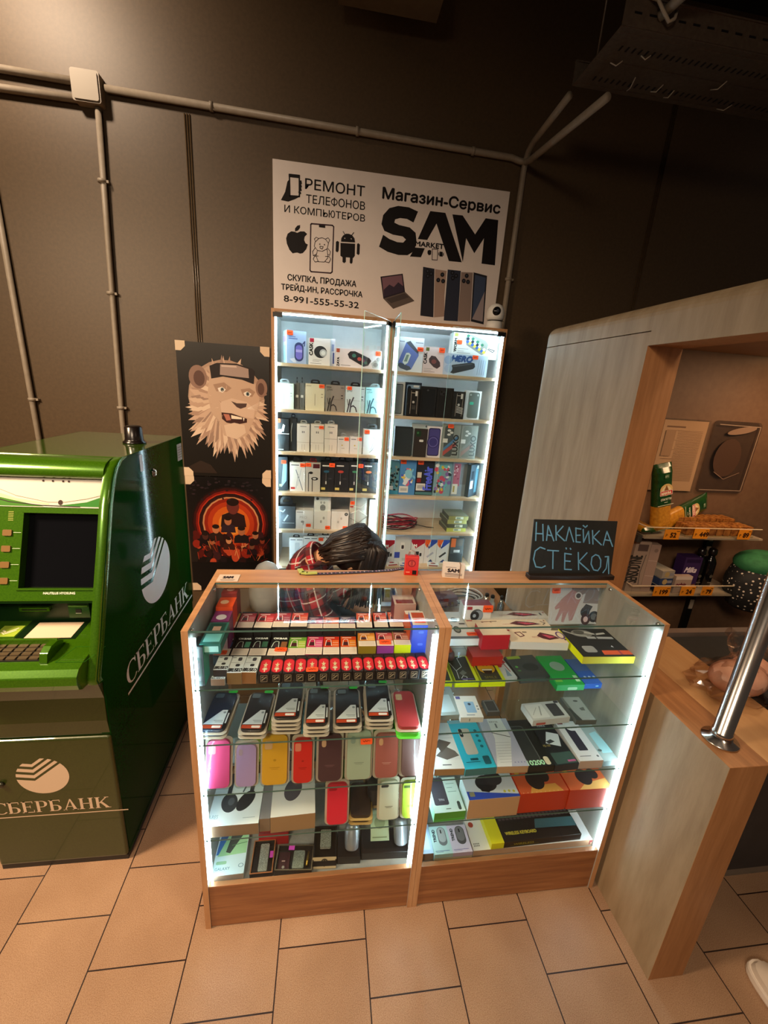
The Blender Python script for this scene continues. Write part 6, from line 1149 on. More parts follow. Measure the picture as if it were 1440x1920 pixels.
carton('power_bank_box', 'dark grey box with framed dark picture beside the pale blue power bank box', 'box', GQ, (0.828,0.067,0.695),(0.04,0.051,0.014),0, '#4a4c4c', top=[('o',.08,.06,.92,.94,.06,'#7a7e7c'),('o',.12,.1,.88,.9,.05,'#3a3c3c')])
carton('power_bank_box', 'silver box with black power bank lying on the front right of the second shelf', 'box', GQ, (0.95,0.021,0.695),(0.1223,0.0683,0.02),0.0655, '#c4c8c8', top=[('r',0,0,1,1,'#b0b6b8'),('o',.60,.12,.90,.86,.04,'#3c3e44'),('o',.04,.1,.5,.9,.05,'#c6cccc'),('l',[(.1,.3),(.3,.7)],.02,'#8a9090'),('l',[(.3,.25),(.4,.75)],.05,'#8a9294'),('o',.86,.86,.99,.99,.05,'#3a3c42')], front=[('r',.1,.1,.35,.5,'#b0564c')])
carton('power_bank_box', 'dark grey and silver box right of the silver box', 'box', GQ, (1.087,0.019,0.695),(0.065,0.0959,0.016),-0.0308, '#5c6464', top=[('p',[(.2,.0),(.95,.0),(.95,1),(.1,1)],'#8d9696'),('e',.62,.82,.12,.06,'#4a5050'),('p',[(.55,.5),(.8,.55),(.78,.4),(.58,.4)],'#5a6060'),('p',[(0,0),(.3,0),(.1,.5),(0,.5)],'#3a4042')])
# third shelf: big power bank row
GR = 'power bank boxes on the third shelf of the right counter'
carton('power_bank_box', 'white box with two brown power banks pictured, leftmost on the third shelf', 'box', GR, (0.671,0.026,0.523),(0.092,0.1778,0.024),-0.0326, '#dcd8d4', top=[('p',[(.1,.28),(.45,.50),(.85,.36),(.95,.26),(.5,.18)],'#6a605a'),('p',[(.02,.34),(.4,.62),(.8,.54),(.4,.34)],'#5c5048'),('p',[(0,.3),(.3,.44),(.35,.36),(.06,.22)],'#e8e6e4'),('r',0,0,1,.18,'#e6e2dc'),('r',.3,.07,.6,.09,'#6a6a6a'),('r',.2,.86,.5,.90,'#5a5a5e')]+lines(3,.1,.9,.76,.06,'#b8b4b0'), faces={'front':'#b08458'})
carton('power_bank_box', 'turquoise box with long silver power bank on the third shelf', 'box', GR, (0.764,0.018,0.523),(0.098,0.1898,0.026),0.0204, '#2cb8d8', top=[('r',0,.92,1,1,'#8ab8c8'),('o',.22,.26,.62,.80,.08,'#c4beb4'),('o',.24,.62,.36,.80,.06,'#1c2428'),('o',.27,.68,.33,.72,.03,'#e8f0f0')]+[('e',.82,.74-.11*k,.055,.055,'#1f6a7e') for k in range(4)]+[('o',.68,.06,.90,.22,.05,'#1f5a68'),('t','10000',.28,.15,.04,'#12404c',{'b':.1,'w':.24}),('r',.1,.115,.56,.125,'#12404c')], front=[('r',0,0,1,1,'#4a7a80')])
carton('power_bank_box', 'white and lilac box with patterned silver case on the third shelf', 'box', GR, (0.864,0.02,0.523),(0.1,0.1895,0.026),-0.03, '#d4d4e0', top=[('r',0,0,1,1,'#b4b6cc'),('p',[(0,0),(.46,0),(.86,.58),(.80,1),(.30,1),(.30,.55)],'#dcdde0'),('l',[(.28,.68),(.84,.58)],.03,'#55585c')]+[('l',[(.16+.012*k,.08+.055*k),(.56+.025*k,.08+.055*k)],.016,'#b4b8be') for k in range(8)]+[('t','BOROFONE',.34,.9,.04,'#5a5c60',{'w':.3}),('r',.5,.78,.56,.88,'#7a7e84')]+[('r',.6+.1*k,.06,.64+.1*k,.08,'#8488b0') for k in range(4)], faces={'front':'#c09a78'})
carton('power_bank_box', 'black box with grey phone outline and green-white numerals on the third shelf', 'box', GR, (0.963,0.014,0.523),(0.084,0.1843,0.024),0.0119, '#1b1d1c', top=[('o',.0,.1,.62,.86,.12,'#5a5e5e'),('o',.03,.12,.58,.84,.10,'#343838'),('t','10200',.02,.03,.09,'#b8f0c8',{'w':.66,'b':.05}),('o',.72,.02,.92,.18,.08,'#d8ccb0')])
carton('power_bank_box', 'black box with tilted white power bank picture on the third shelf', 'box', GR, (1.049,0.013,0.523),(0.0811,0.1723,0.024),0.0493, '#202226', top=[('p',[(.20,.48),(.52,.74),(.98,.66),(.75,.38)],'#d4d8da'),('p',[(.24,.52),(.50,.56),(.62,.50),(.32,.46)],'#3a3e42'),('r',.1,.02,.98,.26,'#3e5650'),('r',.62,.05,.95,.09,'#b85a8a'),('t','MAKE',.3,.86,.06,'#c8ccd0',{'w':.35}),('t','PB-100',.02,.40,.05,'#b09a5a',{'w':.3})], faces={'front':'#241f20'})
carton('power_bank_box', 'white box with slim black power bank, right of the two black boxes', 'box', GR, (1.133,0.018,0.523),(0.078,0.1591,0.03),-0.0128, '#dcd8d8', top=[('o',.26,.24,.66,.82,.04,'#34323e'),('o',.34,.74,.9,.94,.2,'#e4e2e4'),('t','BOROFONE',.40,.80,.05,'#4a4a50',{'w':.42}),('r',.05,.92,.3,.99,'#7a3a44'),('r',.12,.10,.6,.115,'#6a6a70'),('e',.88,.1,.05,.05,'#6a6a70')], faces={'front':'#c8a898'})
carton('power_bank_box', 'pale blue-grey box at the right end of the third shelf by the light strip', 'box', GR, (1.219,0.021,0.523),(0.0811,0.1445,0.02),0.037, '#a4b4b4', top=[('p',[(.2,.2),(.7,.2),(.6,.8),(.25,.75)],'#a8d8e0'),('e',.16,.28,.09,.06,'#5a6a6a'),('r',.7,.12,.95,.2,'#8ab0a0')], faces={'front':'#7f9090'})
# fourth shelf
GV = 'headset and power bank boxes on the fourth shelf of the right counter'
carton('power_bank_box', 'white and green box with dark power bank, leftmost on the fourth shelf', 'box', GV, (0.684,0.012,0.353),(0.099,0.1175,0.036),0.0202, '#54b848', top=[('r',0,0,1,1,'#d4ece4'),('o',.08,.2,.55,1.0,.06,'#4a464e'),('t','TFN',.24,.32,.06,'#d8d8dc'),('o',.80,.04,.90,.28,.05,'#3a4640'),('r',.4,.08,.56,.10,'#5a6a64')]+lines(3,.62,.9,.8,.12,'#8ab0a4',.02), left=[('r',0,0,1,1,'#8ae0a8')], front=[('r',0,.3,1,1,'#5aa040')])
carton('headset_box', 'white and blue headset box with black headphones picture on the fourth shelf', 'box', GV, (0.789,0.013,0.353),(0.166,0.0842,0.078),0.012, '#dcdcdc', top=[('r',0,0,1,1,'#c8d0d8'),('p',[(0,0),(1,0),(1,.10),(0,.34)],'#2c48b0'),('e',.44,.62,.42,.34,'#2b2a2c'),('e',.62,.80,.34,.30,'#343336'),('p',[(.26,.6),(.30,.30),(.44,.24),(.56,.5)],'#1e1d1f'),('e',.74,.24,.05,.05,'#b8b43a'),('e',.83,.24,.05,.05,'#b8b43a'),('e',.92,.22,.05,.05,'#b8b43a'),('o',.04,.12,.14,.30,.03,'#8a8a70')], left=[('r',0,0,1,1,'#d4e4e8')], faces={'front':'#c89a74'})
carton('headset_box', 'orange headset box with black headphones picture, left of the orange pair', 'box', GV, (0.959,0.019,0.353),(0.163,0.082,0.08),0.0123, '#d63c10', top=[('r',0,0,1,1,'#c85a34'),('p',[(.2,0),(.9,0),(.8,.34),(.3,.3)],'#d89a4a'),('e',.42,.55,.36,.42,'#2f2624'),('e',.62,.70,.26,.28,'#2c2422'),('o',.06,.84,.16,1,.04,'#d8a838')]+[('e',.06+.09*k,.03,.018,.018,'#e8b08a') for k in range(10)], faces={'front':'#c8340c'})
carton('headset_box', 'orange headset box with black headphones picture, right of the orange pair', 'box', GV, (1.126,0.02,0.353),(0.162,0.073,0.08),-0.0123, '#d63c10', top=[('r',0,0,1,1,'#cc6238'),('p',[(.2,0),(.95,0),(.9,.5),(.4,.3)],'#e0a860'),('e',.44,.60,.36,.40,'#33292a'),('e',.66,.74,.26,.26,'#302829'),('o',.06,.84,.16,1,.04,'#d8a838')], faces={'front':'#c83a14'})
# bottom board
GU = 'mouse and keyboard boxes on the bottom board of the right counter'
for lab, a, c, sh in (('pale teal mouse box with grey mouse, left of the pair', ((0.707,0.023,0.155),(0.061,0.089,0.04),0), '#b8d8d8', '#8fb0b0'), ('pale lilac mouse box with darker mouse, right of the pair', ((0.768,0.023,0.155),(0.066,0.088,0.04),0), '#d4cae0', '#a896b0')):
    carton('mouse_box', lab, 'box', GU, a[0], a[1], a[2], sh, top=[('r',0,0,1,1,c),('o',.38,.28,.86,.96,.24,'#6f7478' if sh == '#8fb0b0' else '#4e4e50'),('o',.42,.40,.82,.94,.20,'#a8aeb2' if sh == '#8fb0b0' else '#77767a'),('o',.57,.72,.64,.86,.03,'#24262a'),('t','TREND',.26,.42,.10,'#22303a',{'rot':90,'b':.08}),('r',.08,.1,.85,.115,'#3a3f90'),('r',.1,.06,.5,.07,'#5a5a90')], front=[('r',0,0,1,.6,'#a89a80')])
carton('mouse_box', 'pale blue box edge behind the divider left of the mouse boxes', 'box', GU, (.664, .035, .155), (.045, .12, .03), 0, '#b4c8e0', top=[('r',.2,.1,.8,.9,'#c8dcf0')], faces={'front':'#8a6a5a'})
carton('keyboard_box', 'long white keyboard box with red corner mark on the bottom board', 'box', GU, (0.842,0.033,0.155),(0.448,0.104,0.026),0.0045, '#e2dedc', top=[('r',0,0,1,1,'#e4e2e2'),('p',[(.955,.0),(.995,.0),(.995,.26),(.955,.26)],'#8a2430'),('o',.02,.72,.06,.9,.1,'#b04a3a')]+[('r',.015+.012*(k%4),.12+.06*(k//4),.023+.012*(k%4),.16+.06*(k//4),'#77777a') for k in range(8)], front=[('p',[(.93,.2),(.99,.2),(.99,.9),(.93,.9)],'#8a2c30'),('p',[(.94,.2),(.98,.2),(.98,.6),(.94,.6)],'#c8a088')], faces={'front':'#c49878'})
o = root('keyboard_box', (0.901,0.032,0.207), 'black and yellow wireless keyboard box lying on the long white box', 'box', GU, 0.02)
o.location.z = .1815
kw, kd = .325, .10
m = MB(); m.box((.045, 0, 0), (kw, kd, .026), M('#1c1614', .3)); b_ = m.build('carton_body', o, None, 0, .001)
m = MB(); m.box((0, 0, 0), (.0448, kd, .026), M('#e0d818', .4)); m.build('yellow_end', o, None, 0, .001)
m = MB(); m.art((.045, 0, .026), X, Y, Z, kw-.045, kd, [('t','WIRELESS KEYBOARD',.05,.22,.10,'#d0c040',{'w':.4,'b':.06}),('p',[(.45,.35),(1,.3),(1,.62),(.5,.66)],'#3c6066')]+[('o',.03+.05*k,.70+.10*j,.065+.05*k,.77+.10*j,.02,'#57494c') for k in range(19) for j in range(3)], .0004)
m.art((.045, 0, 0), X, Z, -Y, kw-.045, .026, [('t','WIRELESS',.12,.4,.3,'#b8a838',{'w':.26}),('r',.08,.3,.45,.34,'#8a7c30')], .0004); m.build('box_print', o)

# ---------------------------------------------------------------- on top of the counters
o = carton('price_card', 'white shop card lying at the left end of the counter top', 'card', None, (0.017,0.258,1.0455),(0.061,0.047,0.001),0, '#d8c4b2', top=[('t','SAM',.25,.42,.30,'#2a1f24',{'b':.12,'w':.45}),('r',.15,.2,.85,.24,'#6a5a58'),('r',.2,.1,.8,.13,'#6a5a58')])
zt = 1.0458
m = MB(); P0 = [(0.254,0.339,1.046), (0.258,0.314,1.046), (0.278,0.308,1.046), (0.344,0.313,1.046), (0.418,0.321,1.046), (0.494,0.331,1.046), (0.552,0.341,1.046), (0.594,0.359,1.046)]
P = [Vector((p[0], p[1], zt)) for p in P0]
def ribbon(m, P, w, th, mat):
    for i in range(len(P)-1):
        t = (P[i+1]-P[i]).normalized(); s = Vector((-t.y, t.x, 0))*w/2
        a, b = P[i]-t*.001, P[i+1]+t*.001; vs = [a-s, b-s, b+s, a+s]
        m.add([tuple(v) for v in vs]+[(v.x, v.y, v.z+th) for v in vs], [(4,5,6,7),(0,1,5,4),(1,2,6,5),(2,3,7,6),(3,0,4,7)], mat)
ribbon(m, P[1:], .014, .0022, M('#2a1f30', .55))
for k in range(34):
    t = k/34; i = 1+t*(len(P)-2.001); j = int(i); q = P[j].lerp(P[j+1], i-j); tt = (P[j+1]-P[j]).normalized(); s = Vector((-tt.y, tt.x, 0))
    a = q+tt*.004; m.add([tuple(q-s*.003+Z*.0025), tuple(a-s*.003+Z*.0025), tuple(a+s*.004+Z*.0025), tuple(q+s*.004+Z*.0025)], [(0, 1, 2, 3)], M(['#c8b0b8','#8a4a6a','#b8a0a0','#c07a90'][k % 4], .5))
st_ = m.build('lanyard'); tag(st_, 'dark printed lanyard stretched along the counter top, ending at the red pack', 'lanyard')
m = MB(); ribbon(m, [P[0]+Z*.003, P[1]+Vector((.004, -.002, .003)), P[2]+Z*.003, P[2]+Vector((.03, .004, .003))], .016, .003, M('#b8c060', .5)); m.build('folded_end', st_)
o = root('red_pack', (0.587,0.308,1.046), 'red upright pack with black square on a lanyard, in the middle of the counter top', 'pack', None, -.12)
o.location.z = 1.0455
m = MB(); m.box((0, 0, 0), (.045, .018, .066), M('#c82018', .35), {'right': M('#7a1410', .35)}); m.build('carton_body', o, None, 0, .0015)
m = MB(); m.art((0, 0, 0), X, Z, -Y, .045, .066, [('e',.5,.64,.28,.28,'#8a1a20'),('e',.5,.64,.20,.20,'#d0584a'),('o',.40,.52,.60,.78,.08,'#a03a3a'),('r',.58,.06,.88,.28,'#1a1214'),('r',.12,.14,.4,.20,'#e08a70'),('l',[(.04,.04),(.04,.96),(.96,.96)],.02,'#f0705a')], .0004); m.build('front_print', o)
m = MB(); m.tube([(.010, .009, .066), (.012, .008, .080), (.020, .008, .084), (.030, .008, .080), (.034, .009, .066)], .0022, M('#b0a8a4', .3, .5), 8); m.build('lanyard_clip', o)
o = root('card_stack', (0.711,0.293,1.046), 'stack of white shop cards with a rubber band standing on the counter top', 'cards', None, -.16)
o.location.z = 1.0455
m = MB(); m.box((0, 0, 0), (.070, .022, .047), M('#ddd0c4', .6)); m.build('cards', o)
m = MB(); m.art((0, 0, 0), X, Z, -Y, .070, .047, [('t','SAM',.22,.44,.24,'#2a1f24',{'b':.12,'w':.52}),('r',.12,.78,.6,.81,'#6a5a58'),('r',.1,.3,.9,.34,'#4a3a40'),('r',.12,.2,.9,.24,'#5a4a50'),('r',.12,.1,.8,.13,'#5a4a50')], .0004); m.build('front_print', o)
m = MB(); m.box((.0535, -.0012, -.0003), (.056, .0232, .0482), M('#8a6a50', .6)); m.build('rubber_band', o)
# chalkboard
o = root('chalkboard_sign', (1.006, .285, 1.0455), 'small black chalkboard sign with blue hand lettering at the right end of the counter top', 'sign')
CBW, CBH = .298, .195
V2 = Vector((0, .14, .99)).normalized(); N2 = Vector((0, -V2.z, V2.y))
m = MB(); m.prism([(0, 0), (CBW, 0), (CBW, CBH), (0, CBH)], (0, .008, .004), X, V2, N2, .004, M('#17120f', .5), speckle('blackboard', '#121312', '#1a1b1b', 30, .7)); m.build('board', o, None, 0, .001)
m = MB(); m.box((-.004, -.012, 0), (CBW+.004, .020, .016), M('#1d1410', .5)); m.build('foot', o, None, 0, .002)
m = MB(); B = '#6aa4cc'
def chs(pts): return [((x)/1.0, z) for x, z in pts]
st = []
for q in ([(0.008,0.185),(0.012,0.124)], [(0.031,0.179),(0.038,0.124)], [(0.009,0.148),(0.034,0.147)],
 [(0.05,0.125),(0.05,0.175),(0.076,0.124)], [(0.051,0.144),(0.068,0.141)], [(0.077,0.176),(0.084,0.126)], [(0.103,0.174),(0.083,0.149),(0.114,0.125)],
 [(0.119,0.125),(0.125,0.171),(0.147,0.122)], [(0.149,0.17),(0.156,0.122)], [(0.148,0.168),(0.168,0.166)], [(0.152,0.144),(0.168,0.145)], [(0.156,0.122),(0.172,0.121)],
 [(0.176,0.165),(0.183,0.121),(0.196,0.159),(0.205,0.117)], [(0.174,0.178),(0.183,0.172),(0.189,0.178)], [(0.21,0.162),(0.218,0.115)], [(0.235,0.161),(0.216,0.139),(0.249,0.113)], [(0.256,0.112),(0.263,0.16),(0.291,0.108)], [(0.258,0.131),(0.282,0.128)],
 [(0.048,0.096),(0.03,0.102),(0.014,0.089),(0.011,0.061),(0.022,0.035),(0.043,0.032),(0.055,0.038)], [(0.057,0.092),(0.097,0.09)], [(0.077,0.09),(0.083,0.029)], [(0.12,0.083),(0.126,0.027)], [(0.12,0.082),(0.144,0.079)], [(0.123,0.056),(0.143,0.055)], [(0.126,0.027),(0.151,0.026)], [(0.122,0.101),(0.124,0.097)], [(0.137,0.1),(0.14,0.096)],
 [(0.168,0.086),(0.177,0.026)], [(0.2,0.085),(0.174,0.054),(0.216,0.022)], [(0.232,0.079),(0.22,0.07),(0.22,0.046),(0.232,0.026),(0.248,0.023),(0.256,0.037),(0.254,0.06),(0.244,0.075),(0.232,0.079)], [(0.268,0.016),(0.278,0.031),(0.279,0.07)], [(0.268,0.072),(0.281,0.073),(0.29,0.012)]):
    st.append(('l', q, .0042, B))
m.art((0, .008, .004), X, V2, N2, 1, 1, st, .0044, .00002); m.build('chalk_lettering', o)

# ---------------------------------------------------------------- things behind the counter, seen through the glass
GSF = 'things low behind the counter'
carton('cardboard_box', 'brown cardboard box on the floor behind the left counter', 'box', None, (-.12, .95, 0), (.24, .28, .52), .05, '#6a5138', faces={'top':'#7a5e42'}, top=[('r',.48,0,.52,1,'#8a7050')])
m = MB(); m.lathe([(.085, 0), (.088, .08), (.075, .16), (.045, .215), (.012, .235)], (.05, 1.05, .525), speckle('white_plastic_bag', '#d8d2c8', '#e4ded4', 20, .3), 20)
o = m.build('plastic_bag'); tag(o, 'white crumpled plastic bag on the brown box behind the counter', 'bag')
BAGM = clear('milky_bag', (.80, .86, .88), .25, .1)
def bag(name, label, c, r, col, seed, crease=.16, n=28, k=18):
    random.seed(seed); m = MB(); vs = []; fs = []; ph = [random.uniform(0, 6.28) for _ in range(8)]
    for j in range(k+1):
        t = PI*j/k
        for i in range(n):
            a = 2*PI*i/n; f = 1+crease*(math.sin(5*a+ph[0]+3*math.sin(t*3+ph[1]))*.5+math.sin(9*a+ph[2]+t*6)*.35+math.sin(t*11+ph[3]+a*2)*.35)*math.sin(t)
            z = math.cos(t)*r[2]; z = max(z, -r[2]*.72)
            vs.append((c[0]+r[0]*f*math.sin(t)*math.cos(a), c[1]+r[1]*f*math.sin(t)*math.sin(a), c[2]+z+r[2]*.72))
    for j in range(k): fs += [(j*n+i, j*n+(i+1) % n, (j+1)*n+(i+1) % n, (j+1)*n+i) for i in range(n)]
    m.add(vs, fs, col, True); o = m.build(name); tag(o, label, 'bag'); return o
bag('plastic_bag', 'shiny crumpled silver plastic bag on the low shelf of the left cabinet', (.53, 1.60, .285), (.10, .05, .09), M('#c8d4d8', .2, .3), 3)
bag('plastic_bag', 'pale crumpled bag at the left on the low shelf of the left cabinet', (.12, 1.60, .285), (.07, .05, .08), M('#c4d4d6', .3), 4)
carton('storage_box', 'dark grey box with pale label on the low shelf of the right cabinet', 'box', GSF, (.80, 1.57, .285), (.15, .12, .13), 0, '#43464a', front=[('r',.4,.75,.8,.95,'#b8c8cc'),('r',0,.3,1,.34,'#2c2e32')])
carton('storage_box', 'small white and yellow box left of the dark grey box on the low shelf', 'box', GSF, (.70, 1.56, .285), (.07, .09, .06), 0, '#d4dcc8', front=[('r',.55,0,1,1,'#b8a84a'),('r',.1,.3,.45,.7,'#8aa8a8')])
carton('storage_box', 'flat white box on the lowest board of the right cabinet', 'box', GSF, (.74, 1.55, .0605), (.20, .12, .05), 0, '#cfc8b8')
carton('storage_box', 'brown box at the left of the right cabinet low shelf behind the camera box', 'box', GSF, (.98, 1.56, .285), (.12, .13, .10), .1, '#7a6248', front=[('r',.1,.2,.6,.5,'#b8a888'),('r',.3,.6,.5,.8,'#dcdcd8')])
m = MB()
for k in range(6):
    R = .05+.006*k; m.tube([(1.06+R*1.2*math.cos(t), .98+R*.9*math.sin(t), .587+.006*k+.004*math.sin(3*t+k)) for t in [2*PI*q/24 for q in range(25)]], .0035, M('#e0dcd4' if k % 2 else '#3a3432', .4), 6)
tag(m.build('cable_bundle'), 'bundle of white and black cables on the work table behind the right counter', 'cable')
wt = root('work_table', (1.0, 1.0, 0), 'low brown work table behind the right counter', 'table'); Rw = lambda o: rel(o, wt)
Rw(MB().box((.72, .78, .560), (1.28, 1.22, .580), BROWNOAKH).build('tabletop', wt, None, 0, .001))
for lx in (.74, 1.245):
    for ly in (.80, 1.185): Rw(MB().box((lx, ly, 0), (lx+.03, ly+.03, .560), BROWNOAK).build('leg', wt))
carton('storage_box', 'dark red box on the work table behind the camera box', 'box', GSF, (.90, .90, .5805), (.11, .08, .05), .2, '#6a2026', front=[('r',.1,.2,.5,.6,'#a86a6a')])
carton('storage_box', 'brown cardboard tray on the work table left of the dark red box', 'box', GSF, (.755, .86, .5805), (.10, .10, .06), -.15, '#86694a', top=[('r',.15,.2,.5,.5,'#d8d8d4')])
for i, (x, y, h) in enumerate(((1.13, .86, .09), (1.17, .88, .07), (1.205, .85, .08))):
    m = MB(); m.lathe([(.016, 0), (.017, .004), (.017, h*.62), (.009, h*.75), (.009, h), (.0085, h)], (x, y, .5805), [STEEL, M('#d8d8d4', .2), M('#8a8f92', .2, .8)][i], 18)
    o = m.build('spray_bottle'); tag(o, ('tall chrome bottle on the work table behind the watch card', 'short white bottle on the work table between two bottles', 'grey metal bottle on the work table, right of the white one')[i], 'bottle')
    MB().lathe([(.010, h), (.010, h+.012), (.006, h+.016)], (x, y, .5805), BLACK, 14).build('cap', o)

# small security socket and wire right of the cabinet
sw = root('wall_socket', (1.37, BACKY-.001, 1.16), 'small white wall socket right of the cabinet', 'socket')
m = MB(); m.prism(rrect(-.03, -.03, .03, .03, .008), (0, 0, 0), X, Z, -Y, .008, M('#b8b4ae', .4)); m.build('plate', sw)
m = MB(); m.lathe([(.018, .008), (.018, .026), (.012, .030)], (0, 0, 0), M('#c8c4be', .4), 16, -Y); m.build('plug', sw)
tag(MB().tube([(1.37, BACKY-.03, 1.145), (1.368, BACKY-.035, 1.05), (1.362, BACKY-.035, .95), (1.34, BACKY-.04, .80), (1.318, BACKY-.05, .70)], .003, M('#b8c0c4', .4), 8).build('power_cable'), 'thin white power cable hanging from the wall socket right of the cabinet', 'cable')
# ---------------------------------------------------------------- shop shelf seen through the opening
def QS(*a): pass
fy, by = .455, .618
sh = root('wall_shelf', (1.85, .54, 1.0), 'two-tier shop shelf with yellow price tags on the brown wall through the opening', 'shelf'); R_ = lambda o: rel(o, sh)
SHM = M('#b9a58e', .4, .2)
xa, xb = 1.545, 2.07; z1_, z2_ = 1.142, .895
R_(MB().box((xa, fy+.002, z1_-.010), (xb, by, z1_-.003), SHM).build('upper_board', sh))
R_(MB().box((xa-.02, fy+.002, z2_-.010), (xb+.0, by, z2_-.003), SHM).build('lower_board', sh))
for zz, nm in ((z1_, 'upper_lip'), (z2_, 'lower_lip')):
    m = MB(); m.box((xa, fy-.001, zz-.008), (xb-.02, fy+.001, zz+.036), CLEAR); m.box((xa, fy-.0015, zz+.036), (xb-.02, fy+.0015, zz+.039), M('#e8d4b4', .2)); m.box((xa-.0015, fy, zz-.004), (xa+.0015, by, zz+.037), CLEAR); m.box((xa-.002, fy, zz+.036), (xa+.002, by, zz+.039), M('#d8c8b0', .2)); R_(m.build(nm, sh))
R_(MB().box((xa-.022, fy+.01, z1_-.028), (xa-.002, by, z1_+.0), M('#3a3733', .4)).build('end_bracket', sh))
for x in (1.60, 1.98):
    R_(MB().box((x, by-.016, .62), (x+.030, by, 1.20 if x < 1.7 else 1.16), BLACK).build('post', sh))
for pz in (1.10, 1.03, .965, .77):
    R_(MB().box((1.985, by-.020, pz-.025), (2.003, by-.0165, pz+.02), M('#c9b9a4', .4)).build('slot_strip', sh))
TG = M('#e08c1c', .5)
def ptag(x, z, w, h, s, tilt=0):
    m = MB(); m.box((x, fy-.004, z), (x+w, fy-.0025, z+h), TG)
    m.art((x, fy-.004, z), X, Z, -Y, w, h, [('t', s, .40, .22, .46, '#3a1d06', {'b': .08}), ('t', 'P', .10, .25, .30, '#3a1d06'), ('r', .75, .80, .95, .86, '#3a1d06')], .0004); R_(m.build('price_tag', sh))
ptag(1.62, 1.133, .066, .040, '52'); ptag(1.746, 1.138, .064, .040, '449'); ptag(1.944, 1.138, .056, .040, '89')
ptag(1.641, .890, .074, .040, '199'); ptag(1.762, .891, .066, .040, '24'); ptag(1.859, .892, .052, .038, '79')
# acrylic sheets on the wall
m = MB(); m.box((1.634, .607, 1.285), (1.842, .618, 1.580), CLEAR); o = tag(m.build('acrylic_holder'), 'acrylic holder with a typed paper notice on the brown shop wall', 'notice holder')
m = MB(); m.box((1.640, .612, 1.290), (1.836, .614, 1.574), M('#b8916e', .7)); m.art((1.64, .612, 1.29), X, Z, -Y, .196, .284, [('r', .08, .90, .5, .92, '#7a5a44')]+[('l', [(.36 if k % 7 else .1, .86-.019*k), (.92, .86-.019*k)], .006, '#8a6a52') for k in range(38)]+[('r', .08, .5, .3, .86, '#a58062')], .0006); m.build('paper_notice', o)
m = MB(); m.prism(rrect(0, 0, .218, .295, .02), (1.862, .617, 1.288), X, Z, -Y, .008, clear('scuffed_acrylic', (.80, .80, .80), .5, .25)); o = tag(m.build('acrylic_holder'), 'empty scuffed acrylic holder right of the paper notice', 'notice holder')
m = MB(); m.art((1.862, .6085, 1.288), X, Z, -Y, .218, .295, [('e', .45, .5, .28, .36, '#4a352a'), ('l', [(.05, .04), (.95, .04), (.97, .94), (.1, .95)], .012, '#a58e7c'), ('e', .6, .88, .3, .06, '#8a705e', .2), ('l', [(.25, .3), (.5, .2), (.8, .3)], .01, '#8a7060')], .0002); m.build('scuff_marks', o)
# pasta packs
def pasta(name, label, h, w, d):
    r = root(name, (0, 0, 0), label, 'pasta', 'spaghetti packs')
    m = MB(); n = 20
    def ring(z, sx, sy): return [(sx*math.copysign(abs(math.cos(2*PI*i/n))**.55, math.cos(2*PI*i/n)), sy*math.copysign(abs(math.sin(2*PI*i/n))**.8, math.sin(2*PI*i/n)), z) for i in range(n)]
    lv = [(0, w*.5, .004), (h*.05, w*.49, d*.4), (h*.12, w*.48, d*.5), (h*.40, w*.47, d*.5), (h*.401, w*.472, d*.502), (h*.88, w*.47, d*.5), (h*.95, w*.49, d*.3), (h, w*.52, .003)]
    rings = [ring(z, a, b) for z, a, b in lv]
    GP_ = speckle('green_film', '#123a14', '#194a1c', 60, .2, 0, 0, .6); YP = speckle('spaghetti_strands', '#b9781c', '#d89a30', 90, .3, 0, 0, .5)
    for i in range(len(lv)-1): m.add(rings[i]+rings[i+1], [(k, (k+1) % n, n+(k+1) % n, n+k) for k in range(n)], YP if i in (1, 2) else GP_, True)
    m.add(rings[0], [tuple(range(n))[::-1]], GP_); m.add(rings[-1], [tuple(range(n))], GP_); m.build('film_pack', r)
    m = MB(); m.art((-w/2, -d*.5, 0), X, Z, -Y, w, h, [('r', .05, .415, .95, .425, '#d8d0b0'), ('e', .5, .64, .36, .30, '#d8b878'), ('e', .5, .63, .26, .22, '#e8d8b0'), ('p', [(.35, .62), (.65, .62), (.5, .71)], '#8a5a2a'), ('o', .14, .56, .86, .63, .04, '#e8e0d0'), ('o', .16, .566, .84, .624, .04, '#c81c1c'), ('t', 'МАКФА', .22, .575, .036, '#f4e8d0', {'w': .56, 'b': .08}), ('t', 'СПАГЕТТИ', .2, .49, .028, '#e8e4d0', {'w': .6, 'b': .05}), ('r', .4, .455, .6, .465, '#c8c4b0'), ('o', .38, .80, .62, .86, .04, '#3a5a34'), ('t', '№1', .40, .815, .028, '#d8e0c8'), ('r', .12, .055, .85, .065, '#8aa080')], .0012); m.build('pack_print', r)
    return r
p1 = pasta('spaghetti_pack', 'green and yellow spaghetti pack standing upright on the shop shelf', .275, .078, .045); p1.location = (1.640, .50, 1.1475); p1.rotation_euler = (-.05, -.20, .1)
p2 = pasta('spaghetti_pack', 'green spaghetti pack lying behind the upright one across the biscuit trays', .27, .075, .04); p2.location = (1.68, .545, 1.168); p2.rotation_euler = (-.25, 1.24, 0)
p3 = pasta('spaghetti_pack', 'dark green spaghetti pack lying at the left end of the upper shelf board', .20, .06, .03); p3.location = (1.575, .475, 1.156); p3.rotation_euler = (-1.45, 0, .1)
